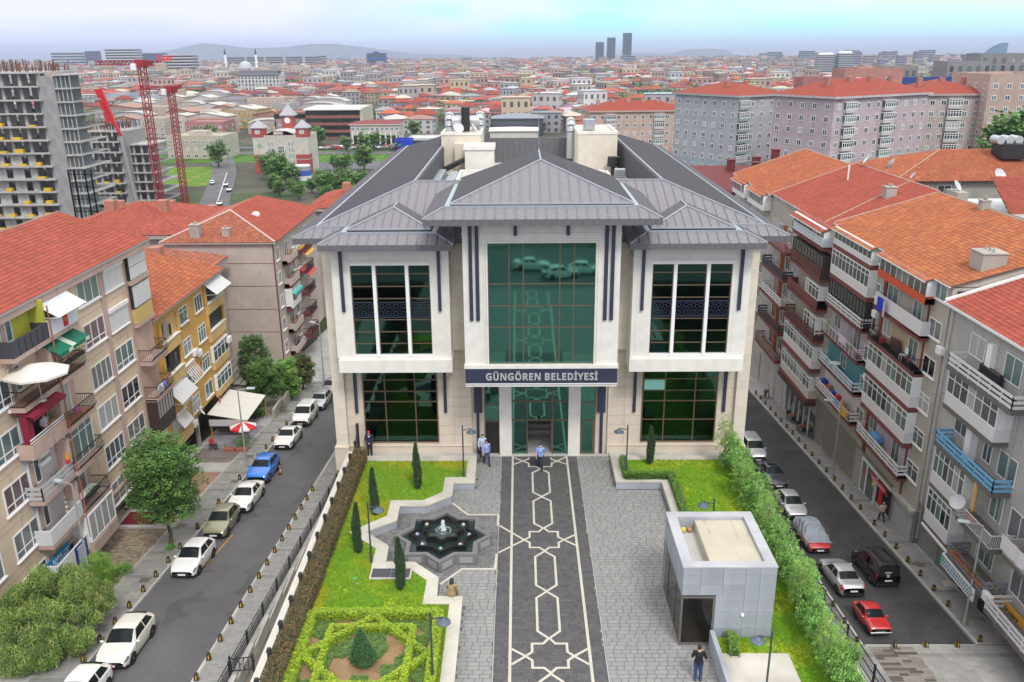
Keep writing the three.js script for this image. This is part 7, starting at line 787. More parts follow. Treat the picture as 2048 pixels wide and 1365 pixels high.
{
tree('street_tree','round leafy street tree on the pavement before the cream flats',-25.1,yL(-0.6)+ 0.1,-0.6,8.9,2.55,{n: 5600,th: 0.34,tr: 0.15,nb: 36});
{
const t=thing('pine_tree','big straggly yellow green pine filling the lower left corner','tree',[-27.3,yL(10.6),10.6]);const bl =[];for(let k=0;k<90;k++){const a=rr(0,6.28),r=2.9*Math.sqrt(rnd()),y=1.2+3.0 *(1 -(r/2.9)** 2)* rr(0.45,1);bl.push([Math.cos(a)* r,y,Math.sin(a)* r*1.25,rr(0.3,0.62),0.7]);}limbs(t,[0,-0.2,0],[0.2,2.0,0],0.16,bl.filter((q,i)=>i % 2===0).map((q)=>q.slice(0,3)),M(0.30,0.26,0.22,0.9));crown(t,bl,15000,LG.needle,pineC,0.9,1.7);}
{const b =(name,label,x,y,z,r,h,n,cols,geo=LG.broad,nb=9,cat='shrub')=>{const t=thing(name,label,cat,[x,y,z]);const bl =[];for(let k=0;k<nb;k++){const a=k*2.4,f=k/nb;bl.push([Math.cos(a)* r*0.55 *(1-f*0.6),lerp(0.3,h-r*0.3,f),Math.sin(a)* r*0.55 *(1-f*0.6),r*rr(0.45,0.65),0.9]);}limbs(t,[0,-0.1,0],[0,h*0.4,0],0.07,bl.slice(0,5).map((q)=>q.slice(0,3)));crown(t,bl,n,geo,cols,0.6,1.1);return t;};
b('conifer_shrub','feathery yellow green conifer shrub by the shop under the cream flats',-27.6,yL(4.4),4.4,1.0,2.3,2600,fresh,LG.needle,12);b('low_shrub','low spreading green shrub at the pavement edge by the patterned tiles',-26.8,yL(3)+ 0.1,3.0,0.7,0.6,700,laurel,LG.small,7);b('low_shrub','rounded green shrub beside the street light in the pine bed',-26.5,yL(6.6)+ 0.1,6.6,0.8,0.95,900,laurel,LG.small,8);b('low_shrub','small green ring of plants at the foot of the street tree',-25.1,yL(-0.6)+ 0.12,-0.35,0.4,0.25,260,laurel,LG.small,6);
b('potted_shrub','dark green bush by the red carpet doorway',-27.1,yL(-5)+ 0.4,-5.0,0.6,0.9,500,green,LG.small);b('potted_shrub','leafy bush under the red parasol',-26.6,yL(-20.6)+ 0.15,-20.6,0.7,1.1,600,laurel,LG.small);
tree('garden_tree','dark glossy tree against the blank grey pink wall',-29.6,yL(-34)+ 1.0,-35,7.2,1.9,{n: 3500,cols: darkG.concat(green),th: 0.25});tree('garden_tree','mid green tree behind the white shop canopy',-28.4,yL(-31),-33.5,5.8,2.1,{n: 3600,th: 0.25});tree('garden_tree','bright green tree leaning over the green metal gate',-26.6,yL(-36),-36.2,5.2,1.7,{n: 3000,cols: fresh.concat(laurel),th: 0.25});tree('garden_tree','brownish olive bush tree above the green metal gate',-26.0,yL(-40),-40.5,4.6,1.6,{n: 2400,cols: photinia.concat(green),th: 0.25});
b('ground_shrub','tangled green undergrowth bush beside the tin shed',-29,yL(-30)+ 0.1,-30.2,1.6,1.9,1300,green);b('ground_shrub','withered brown creeper on the garden wall',-26.6,yL(-31),-31.6,1.3,1.5,1000,[[0.16,0.09,0.05],[0.12,0.08,0.04],[0.08,0.10,0.03]],LG.small);}
const hedge =(name,label,segs,h,y0,geo,cols,dens,core =[0.03,0.05,0.015],ragged=0.08)=>{const t=thing(name,label,'hedge');const b=new B(),I =[],C =[];for(const[x0,z0,x1,z1,w]of segs){const L=Math.hypot(x1-x0,z1-z0),ux =(x1-x0)/ L,uz =(z1-z0)/ L,q=w*0.36,P =(a,s)=>[x0+ux*a-uz*s,z0+uz*a+ux*s];b.prism([P(0.05,-q),P(L-0.05,-q),P(L-0.05,q),P(0.05,q)],y0-0.1,y0+h*0.8+rr(-0.01,0.01));const n=Math.round(L *(w+2*h)* dens);for(let i=0;i<n;i++){const a=rr(-0.03,L+0.03),s=rnd()*(w+2*h),bump=0.7+0.6*tn(a*3+x0,s*3+z0,999,5);let sx,sy;if(s<h){sx=-w/2;sy=s;}else if(s<h+w){sx=s-h-w/2;sy=h;}else{sx=w/2;sy=s-h-w;}const[x,z]= P(a,sx *(0.86+0.14*bump));I.push(X4(x+rr(-0.03,0.03),y0+sy *(0.9+0.1*bump)+ rr(-ragged,ragged),z+rr(-0.03,0.03),rr(0,6.28),rr(0.7,1.3),rr(-0.5,0.5)));C.push(shade(cols));}}b.mesh('branches',M(...core,0.95),t);stuff(inst('leaves',geo,LM,I,C,t));return t;};
hedge('clipped_hedge','long brownish green clipped hedge along the ornamental fence',[[-11.28,1.3,-11.28,26,0.62]],0.85,0.45,LG.small,photinia,170);
const pc =[-7.86,20.02],R=2.62,sq=R*0.765,yH=0.45;
const frame =[[-10.72,17.25,-4.98,17.25,0.34],[-10.72,17.25,-10.72,25,0.34],[-4.98,17.25,-4.98,25,0.34],[-10.72,23.0,-4.98,23.0,0.34]];hedge('box_hedge','bright yellow green clipped hedge framing the star shaped bed',frame,0.42,yH,LG.tiny,lime,420,[0.09,0.13,0.015],0.04);
const dia =[],sqr =[],Q =[[0,-R],[R*1.02,0],[0,R],[-R*1.02,0]].map(([a,b])=>[pc[0]+ a,pc[1]+ b]),K=1.82,Q2 =[[-K,-K],[K,-K],[K,K],[-K,K]].map(([a,b])=>[pc[0]+ a,pc[1]+ b]);for(let k=0;k<4;k++){const a=Q[k],b=Q[(k+1)% 4];dia.push([a[0],a[1],b[0],b[1],0.2]);const c=Q2[k],d=Q2[(k+1)% 4];sqr.push([c[0],c[1],d[0],d[1],0.2]);}
hedge('box_hedge','bright yellow green low hedge forming the diamond of the star bed',dia,0.33,yH,LG.tiny,lime,420,[0.09,0.13,0.015],0.04);hedge('box_hedge','bright yellow green low hedge forming the square of the star bed',sqr,0.34,yH,LG.tiny,lime,420,[0.09,0.13,0.015],0.04);
struct(put('soil',new B().box(-10.7,0.3,17.3,-5.0,0.462,22.95).geo(),m.soil));{const I =[],C =[];for(let i=0;i<15000;i++){const x=rr(-10.6,-5.1),z=rr(17.4,22.9);if(fbm(x/8+5,z/8,7,33,3)< 0.36)continue;I.push(X4(x,0.47,z,rr(0,6.28),rr(0.8,1.8)));C.push(shade([[0.12,0.25,0.035],[0.16,0.29,0.05],[0.08,0.17,0.03]]));}tag(inst('weeds',LG.tiny,LM,I,C),'thin weeds and ground cover on the soil of the star bed','ground cover',null,'stuff');}
const cone =(name,label,x,y,z,h,r,cols,n,geo=LG.scale,cat='cypress',slim)=>{const t=thing(name,label,cat,[x,y,z]);new B().cyl([0,-0.1,0],[0,h*0.9,0],0.05,0.02,7).mesh('trunk',m.bark,t);const I =[],C =[],ph=rr(0,6);for(let i=0;i<n;i++){const f=rnd()**(slim?1:1.4),a=rr(0,6.28),w=slim?Math.min(1,f*9+0.3)* Math.min(1,(1-f)* 2.2+0.12)*(0.75+0.35*tn(f*9+ph,a,99,3)):(1-f)** 0.8*Math.min(1,f*6+0.65)*(0.85+0.25*tn(f*7,a*1.3,99,4));const rad=r*w*Math.sqrt(rr(0.45,1));I.push(X4(Math.cos(a)* rad+Math.sin(f*5+ph)* 0.03,0.12+f *(h-0.15),Math.sin(a)* rad,rr(0,6.28),rr(0.7,1.3),slim?rr(-0.2,0.4): rr(-0.6,0.6)));C.push(shade(cols));}stuff(inst('crown',geo,LM,I,C,t));return t;};
cone('clipped_conifer','dark green cone shaped conifer in the middle of the star bed',-7.95,0.46,20.2,1.62,0.55,[[0.05,0.15,0.04],[0.07,0.19,0.05],[0.035,0.10,0.03]],3600,LG.small,'conifer');
[[-7.3,5.18,3.0,'slim cypress on the lawn before the left lower window'],[-9.35,8.14,2.95,'slim cypress behind the lamp on the fountain lawn'],[-9.6,11.93,2.95,'slim cypress next to the lamp pole at the fountain wall'],[-7.0,15.1,2.9,'slim cypress in front of the dark service hatch'],[6.8,2.1,2.6,'slim cypress on the right lawn before the lower window']].forEach(([x,z,h,l])=>cone('slim_cypress',l,x,0.45,z,h,0.24,darkG.concat([[0.07,0.14,0.05]]),2000,LG.scale,'cypress',true).userData.group='slim cypresses');
hedge('clipped_hedge','bright green L shaped clipped hedge on the right lawn wall',[[5.15,1.62,5.15,4.1,0.3],[5.0,3.95,7.95,3.95,0.36],[7.82,4.0,7.82,13.8,0.36]],0.4,0.47,LG.tiny,[[0.14,0.28,0.03],[0.18,0.33,0.035],[0.10,0.22,0.03]],380,[0.04,0.07,0.015],0.03);hedge('clipped_hedge','short block of clipped hedge beside the kiosk wall',[[7.92,18.75,7.78,20.0,0.36]],0.45,0.47,LG.tiny,[[0.14,0.28,0.03],[0.18,0.33,0.035]],380,[0.04,0.07,0.015],0.03);
for(let k=0;k<12;k++){const z=2.2+k*1.85,t=thing('laurel_shrub',`bushy green laurel shrub in the right border, ${['by the town hall corner', 'second from the town hall corner', 'third from the town hall corner', 'before the silver hatchback', 'beside the far kiosk corner', 'behind the kiosk', 'behind the middle of the kiosk', 'beside the near kiosk corner', 'beside the covered car', 'before the pale platform', 'near the lower right lamp', 'at the bottom edge'][k]}`,'shrub',[11.85,0.42,z],0,'laurel shrubs in the right border');const bl =[];const h=lerp(1.75,1.25,k/11);for(let j=0;j<10;j++)bl.push([rr(-0.55,0.4),rr(0.3,h),rr(-0.85,0.85),rr(0.35,0.55),0.9]);limbs(t,[0,-0.1,0],[0,0.5,0],0.05,bl.slice(0,5).map((q)=>q.slice(0,3)));crown(t,bl,1500,LG.small,laurel,0.9,1.6);}
[[2.3,3.1,'by the town hall corner'],[6.6,2.6,'before the dark saloon'],[11.6,3.3,'before the silver hatchback'],[17.1,3.0,'beside the near kiosk corner'],[21.0,2.6,'near the bottom edge']].forEach(([z,h,l])=>{const t=thing('young_tree',`thin airy young tree rising from the shrubs ${l}`,'tree',[11.3,0.42,z],0,'young trees in the right border');const bl =[];for(let k=0;k<16;k++){const f=0.4+0.6*k/15;bl.push([Math.cos(k*2.4)* 0.5 *(1.1-f*0.5),h*f,Math.sin(k*2.4)* 0.6 *(1.1-f*0.5),rr(0.2,0.34),1]);}limbs(t,[0,-0.1,0],[0.05,h*0.6,0],0.035,bl.slice(3).map((q)=>q.slice(0,3)),M(0.30,0.27,0.22,0.9));crown(t,bl,800,LG.small,fresh,0.7,1.1);});
}

// ---------------------------------------------------------------- people
const smin =(a,b,k)=>{const h=clamp(0.5+0.5 *(b-a)/ k,0,1);return b +(a-b)* h-k*h *(1-h);};
const seg =(p,a,b,ra,rb)=>{const ax=b[0]- a[0],ay=b[1]- a[1],az=b[2]- a[2],px=p[0]- a[0],py=p[1]- a[1],pz=p[2]- a[2];const t=clamp((px*ax+py*ay+pz*az)/(ax*ax+ay*ay+az*az+1e-9),0,1);return Math.hypot(px-ax*t,py-ay*t,pz-az*t)- lerp(ra,rb,t);};
function mesher(fn,c,half,res,bx){const mc=new MarchingCubes(res,new THREE.MeshBasicMaterial(),false,false,40000);mc.isolation=0;const N=mc.size;for(let k=0;k<N;k++)for(let j=0;j<N;j++)for(let i=0;i<N;i++){const h=N/2,X=c[0]+(i-h)/ h*half,Z=c[2]+(k-h)/ h*half;mc.field[i+j*N+k*N*N]= bx&&(X<bx[0]||X>bx[1]||Z<bx[2]||Z>bx[3])? -1:-fn([X,c[1]+(j-h)/ h*half,Z]);}mc.update();const n=mc.count,P=new Float32Array(n*3),Nn=new Float32Array(n*3);for(let i=0;i<n;i++)for(let q=0;q<3;q++)P[i*3+q]= c[q]+ mc.positionArray[i*3+q]* half;for(let i=0;i<n;i++){const e=0.006,p =[P[i*3],P[i*3+1],P[i*3+2]],g =[0,1,2].map((q)=>{const a =[...p],b =[...p];a[q]+=e;b[q]-=e;return fn(a)- fn(b);}),l=Math.hypot(...g)||1;for(let q=0;q<3;q++)Nn[i*3+q]= g[q]/ l;}const g=new THREE.BufferGeometry();g.setAttribute('position',new THREE.BufferAttribute(P,3));g.setAttribute('normal',new THREE.BufferAttribute(Nn,3));g.setAttribute('uv',new THREE.BufferAttribute(new Float32Array(n*2),2));return g;}
const handF =(()=>{const bones =[[[0,0,0],[0,-0.045,0.002],0.024,0.03],[[0,-0.03,-0.02],[0,-0.085,-0.026],0.016,0.013],[[0,-0.03,0.02],[0,-0.085,0.024],0.018,0.013]];const F =[[0.028,0.072],[0.009,0.082],[-0.01,0.076],[-0.028,0.058]];for(const[z,L]of F){bones.push([[0,-0.085,z],[-0.006,-0.085-L*0.45,z*1.08],0.0095,0.0085],[[-0.006,-0.085-L*0.45,z*1.08],[-0.024,-0.085-L*0.95,z*1.1],0.0085,0.0065]);}bones.push([[0,-0.03,0.024],[-0.008,-0.068,0.052],0.012,0.01],[[-0.008,-0.068,0.052],[-0.018,-0.1,0.058],0.01,0.0075]);return(p)=>{let d=1;for(const[a,b,ra,rb]of bones)d=smin(d,seg(p,a,b,ra,rb),0.006);return d;};})();
const handG=mesher(handF,[0,-0.08,0.005],0.105,40);
const skinM=M(0.50,0.30,0.21,0.6);
function person(label,pos,ry,J,o){
const t=thing('person',label,'person',pos,ry);const s=o.k??1;if(s!==1)t.scale.setScalar(s);
const hd=J.head,nk=J.neck,hn=V(hd[0]- nk[0],hd[1]- nk[1],hd[2]- nk[2]).normalize();
const limb =[];for(const q of['L','R'])limb.push([J['sh'+q],J['el'+q],0.05,0.042],[J['el'+q],J['wr'+q],0.041,0.028],[J['hp'+q],J['kn'+q],0.085,0.058],[J['kn'+q],J['an'+q],0.056,0.038]);
const torso =[[J.pelvis,J.chest,0.13,0.145],[J.chest,nk,0.12,0.062],[J.shL,J.shR,0.058,0.058],[J.hpL,J.hpR,0.1,0.1]];
const headF =(p)=>{const q =[p[0]- hd[0],p[1]- hd[1],p[2]- hd[2]];let d=Math.hypot(q[0]/ 0.076,(q[1]- 0.01)/ 0.105,q[2]/ 0.092)- 1;d*=0.08;d=smin(d,Math.hypot(q[0]/ 0.055,(q[1]+ 0.06)/ 0.06,(q[2]- 0.03)/ 0.06)* 0.055-0.055,0.03);d=smin(d,seg(q,[0,0.015,0.09],[0,-0.022,0.106],0.008,0.014),0.012);for(const e of[-1,1]){d=smin(d,seg(q,[e*0.077,0.02,-0.005],[e*0.077,-0.025,0.0],0.012,0.009),0.008);d=Math.max(d,-(Math.hypot(q[0]- e*0.03,q[1]- 0.018,q[2]- 0.098)- 0.013));}d=smin(d,seg(q,[-0.02,-0.052,0.086],[0.02,-0.052,0.086],0.008,0.008),0.008);return d;};
const body =(p)=>{let d=seg(p,nk,hd,0.058,0.05);for(const[a,b,ra,rb]of torso)d=smin(d,seg(p,a,b,ra,rb),0.06);for(const[a,b,ra,rb]of limb)d=smin(d,seg(p,a,b,ra,rb),0.025);return smin(d,headF(p),0.02);};
const ys=Object.values(J).map((q)=>q[1]),c =[J.pelvis[0],(Math.min(...ys)+ Math.max(...ys))/ 2+0.04,J.pelvis[2]* 0.5+J.chest[2]* 0.5],half=Math.max(0.62,(Math.max(...ys)- Math.min(...ys))/ 2+0.22);
const jv=Object.values(J),bx =[0,2].flatMap((q)=>[Math.min(...jv.map((w)=>w[q]))- 0.17,Math.max(...jv.map((w)=>w[q]))+ 0.17]);const g=new B().add(mesher(body,c,half,76,bx));for(const[q,e]of[['L',1],['R',-1]]){const w=J['wr'+q],el=J['el'+q],d=V(w[0]- el[0],w[1]- el[1],w[2]- el[2]).normalize(),mt=new THREE.Matrix4().makeRotationFromQuaternion(new THREE.Quaternion().setFromUnitVectors(V(0,-1,0),d));mt.multiply(new THREE.Matrix4().makeScale(1,1,1));if(e<0)mt.multiply(new THREE.Matrix4().makeRotationY(Math.PI*0));mt.setPosition(w[0],w[1],w[2]);g.add(handG,mt);}
put('body',g.geo(),skinM,t);
const shirt =(p)=>{let d=1;for(const[a,b,ra,rb]of torso)d=smin(d,seg(p,a,b,ra+0.02,rb+0.014),0.06);for(const q of['L','R']){const f=o.sleeve??1,e=J['el'+q],w=J['wr'+q];d=smin(d,seg(p,J['sh'+q],e,0.068,0.06),0.035);if(f>0.5)d=smin(d,seg(p,e,[lerp(e[0],w[0],0.92),lerp(e[1],w[1],0.92),lerp(e[2],w[2],0.92)],0.058,0.047),0.03);}const lo=J.pelvis[1]-(o.hem??0.08);d=Math.max(d,lo-p[1]);const top=nk[1]+ 0.02;return Math.max(d,p[1]- top);};
put('shirt',mesher(shirt,c,half,66,bx),o.shirt,t);
const tr =(p)=>{let d=seg(p,J.hpL,J.hpR,0.118,0.118);for(const q of['L','R']){d=smin(d,seg(p,J['hp'+q],J['kn'+q],0.105,0.078),0.04);d=smin(d,seg(p,J['kn'+q],J['an'+q],0.076,0.064),0.03);}return Math.max(d,p[1]- J.pelvis[1]- 0.06);};
put('trousers',mesher(tr,c,half,66,bx),o.trousers,t);
for(const q of['L','R']){const a=J['an'+q],f=o.toe?.[q]??[0,0,1];put('shoe',mesher((p)=>Math.max(smin(seg(p,[a[0]- f[0]* 0.05,a[1]- 0.035,a[2]- f[2]* 0.05],[a[0]+ f[0]* 0.14,a[1]- 0.045,a[2]+ f[2]* 0.14],0.05,0.042),seg(p,a,[a[0],a[1]- 0.04,a[2]],0.05,0.05),0.03),a[1]- 0.075-p[1]),[a[0]+ f[0]* 0.05,a[1]- 0.02,a[2]+ f[2]* 0.05],0.22,26),o.shoes??m.black,t);}
const hairF =(p)=>{const q =[p[0]- hd[0],p[1]- hd[1],p[2]- hd[2]];let d =(Math.hypot(q[0]/ 0.088,(q[1]- 0.016)/ 0.116,(q[2]+ 0.008)/ 0.1)- 1)* 0.09;if(o.scarf){d=smin(d,seg(q,[0,-0.05,-0.02],[0,-0.16,-0.03],0.09,0.12),0.05);return Math.max(d,-(Math.hypot(q[0]/ 0.062,(q[1]+ 0.005)/ 0.085,(q[2]- 0.1)/ 0.07)- 1)* 0.06);}d=Math.max(d,-0.015-q[1]+(q[2]< 0?-0.05:0)+ q[2]* 0.9);return o.bald?Math.max(d,q[1]- 0.06): d;};
put(o.scarf?'headscarf':'hair',mesher(hairF,[hd[0],hd[1]- 0.03,hd[2]],0.24,40),o.hair??M(0.02,0.016,0.013,0.7),t);
const eye=new B();for(const e of[-1,1]){const b=new THREE.SphereGeometry(0.011,8,6);eye.add(b,X4(hd[0]+ e*0.03,hd[1]+ 0.018,hd[2]+ 0.088));}put('eyes',eye.geo(),M(0.03,0.02,0.015,0.3),t);
if(o.mask)put('face_mask',mesher((p)=>{const q =[p[0]- hd[0],p[1]- hd[1],p[2]- hd[2]];return Math.max(headF(p)- 0.008,q[1]+ 0.0,-0.09-q[1],0.02-q[2]);},hd,0.16,32),M(0.45,0.6,0.7,0.8),t);
if(o.cap)put('cap',mesher((p)=>{const q =[p[0]- hd[0],p[1]- hd[1],p[2]- hd[2]];const d =(Math.hypot(q[0]/ 0.094,(q[1]- 0.02)/ 0.12,(q[2]+ 0.002)/ 0.106)- 1)* 0.09;return Math.min(Math.max(d,0.05-q[1]),Math.max(Math.hypot(q[0]/ 0.08,(q[2]- 0.09)/ 0.08)* 0.08-0.08,Math.abs(q[1]- 0.052)- 0.007));},[hd[0],hd[1]+ 0.05,hd[2]+ 0.04],0.2,36),o.cap,t);
return t;
}
const pose =(o ={})=>({pelvis:[0,0.96,0],chest:[0,1.25,0.01],neck:[0,1.46,0],head:[0,1.62,0.02],shL:[0.19,1.4,0],shR:[-0.19,1.4,0],elL:[0.25,1.12,-0.03],elR:[-0.25,1.12,-0.03],wrL:[0.26,0.87,0.05],wrR:[-0.26,0.87,0.05],hpL:[0.09,0.92,0],hpR:[-0.09,0.92,0],knL:[0.1,0.5,0.03],knR:[-0.1,0.5,0.03],anL:[0.11,0.085,0],anR:[-0.11,0.085,0],...o});
{
const blueS=M(0.23,0.34,0.62,0.8),navyT=M(0.02,0.025,0.05,0.85),jeans=M(0.035,0.065,0.15,0.85);
const walk ={knL:[0.1,0.52,0.18],anL:[0.1,0.09,0.26],knR:[-0.1,0.5,0.02],anR:[-0.1,0.14,-0.28],elL:[0.26,1.13,-0.12],wrL:[0.25,0.9,-0.1],elR:[-0.26,1.13,0.05],wrR:[-0.25,0.93,0.2]};
const ph=person('person in a black t-shirt and blue jeans seen from behind holding up a phone',[6.1,0.003,20.75],Math.PI-0.15,pose({elL:[0.27,1.13,0.06],wrL:[0.12,1.16,0.3],elR:[-0.28,1.13,0.04],wrR:[-0.16,1.22,0.27],head:[0,1.61,0.05]}),{shirt: M(0.012,0.012,0.014,0.85),trousers: jeans,sleeve: 0.3,shoes: M(0.03,0.04,0.08,0.7)});new B().cbox(-0.1,1.2,0.36,0.06,1.3,0.375,0.005).mesh('phone',m.black,ph);
person('person in a light blue shirt and dark trousers walking on the star patterned paving',[0,0.003,1.75],0,pose(walk),{shirt: blueS,trousers: navyT,sleeve: 0.3,mask: 1});
person('person in a light blue shirt walking ahead out of the open side door',[-3.4,0.003,1.2],0.4,pose(walk),{shirt: M(0.3,0.33,0.62,0.8),trousers: M(0.03,0.04,0.1,0.85)});person('person in a pale blue shirt following behind at the open side door',[-3.68,0.003,0.35],0.2,pose({...walk,anL:[0.1,0.085,0.08],knL:[0.1,0.5,0.08]}),{shirt: M(0.42,0.5,0.66,0.8),trousers: M(0.06,0.06,0.065,0.85),mask: 1});
person('person in a dark suit and red cap standing by the left window',[-10.95,0.203,0.2],0.1,pose({wrL:[0.06,0.98,0.2],wrR:[-0.06,0.98,0.2],elL:[0.26,1.13,0.0],elR:[-0.26,1.13,0.0]}),{shirt: M(0.02,0.023,0.05,0.8),trousers: M(0.02,0.02,0.035,0.85),hem: 0.16,cap: M(0.5,0.02,0.03,0.7)});const sh=new B().box(-0.05,1.15,0.15,0.05,1.42,0.175).mesh('shirt_front',m.white,scene.children.at(-1));sh.rotation.x=-0.03;
person('person in khaki coat and dark headscarf sitting on the pale garden wall, seen from behind',[-4.55,0.503-0.42,15.6],Math.PI*0.92,pose({pelvis:[0,0.55,0],chest:[0,0.85,0.05],neck:[0,1.04,0.08],head:[0,1.19,0.12],shL:[0.19,0.98,0.05],shR:[-0.19,0.98,0.05],elL:[0.25,0.73,0.14],elR:[-0.25,0.73,0.14],wrL:[0.14,0.66,0.36],wrR:[-0.14,0.66,0.36],hpL:[0.1,0.53,0],hpR:[-0.1,0.53,0],knL:[0.13,0.55,0.4],knR:[-0.13,0.55,0.4],anL:[0.13,0.15,0.44],anR:[-0.13,0.15,0.44]}),{shirt: M(0.30,0.22,0.11,0.85),trousers: M(0.25,0.19,0.1,0.85),scarf: 1,hair: M(0.025,0.028,0.04,0.8),hem: 0.14});
person('person in a beige shirt walking away along the right shop pavement',[27.75,yR(-10.6)+ 0.16,-10.6],Math.PI+0.1,pose(walk),{shirt: M(0.55,0.40,0.31,0.8),trousers: M(0.025,0.028,0.04,0.85),sleeve: 0.3,bald: 1,hair: M(0.35,0.33,0.31,0.7)});
person('person in a white top walking beside a child far down the right pavement',[27.9,yR(-43.6)+ 0.16,-43.6],0.1,pose(walk),{shirt: M(0.6,0.58,0.56,0.8),trousers: M(0.22,0.1,0.08,0.85)});person('child in dark clothes beside a grown person far down the right pavement',[27.5,yR(-43.1)+ 0.16,-43.1],0.1,pose(walk),{shirt: M(0.2,0.1,0.1,0.8),trousers: M(0.05,0.04,0.05,0.85),k: 0.72});
const sit =(y)=>pose({pelvis:[0,y+0.12,0],chest:[0,y+0.42,0],neck:[0,y+0.62,0.01],head:[0,y+0.78,0.04],shL:[0.19,y+0.56,0],shR:[-0.19,y+0.56,0],elL:[0.25,y+0.3,0.06],elR:[-0.25,y+0.3,0.06],wrL:[0.14,y+0.22,0.3],wrR:[-0.14,y+0.22,0.3],hpL:[0.1,y+0.1,0],hpR:[-0.1,y+0.1,0],knL:[0.13,y+0.1,0.42],knR:[-0.13,y+0.1,0.42],anL:[0.13,0.09,0.5],anR:[-0.13,0.09,0.46]});
person('person in a red top and dark trousers sitting under the yellow flats',[-29.4,yL(-20.4)+ 0.17,-20.4],1.3,sit(0.42),{shirt: M(0.5,0.02,0.025,0.8),trousers: M(0.03,0.035,0.06,0.85)});const st=thing('stool','small dark stool under the person in red','stool',[-29.4,yL(-20.4)+ 0.16,-20.4]);new B().cbox(-0.2,0.36,-0.2,0.2,0.42,0.2,0.02).mesh('seat',m.bark,st);for(const[x,z]of[[-1,-1],[1,-1],[1,1],[-1,1]])new B().bar([x*0.17,0,z*0.17],[x*0.15,0.36,z*0.15],0.05).mesh('leg',m.bark,st);
person('person in a grey vest standing on the cream balcony beneath the dark red awning',[-29.3,3.17,4.1],1.3,pose({wrL:[0.15,1.0,0.25],wrR:[-0.15,1.0,0.25]}),{shirt: M(0.35,0.33,0.36,0.8),trousers: M(0.1,0.1,0.12,0.85),sleeve: 0.3});
}

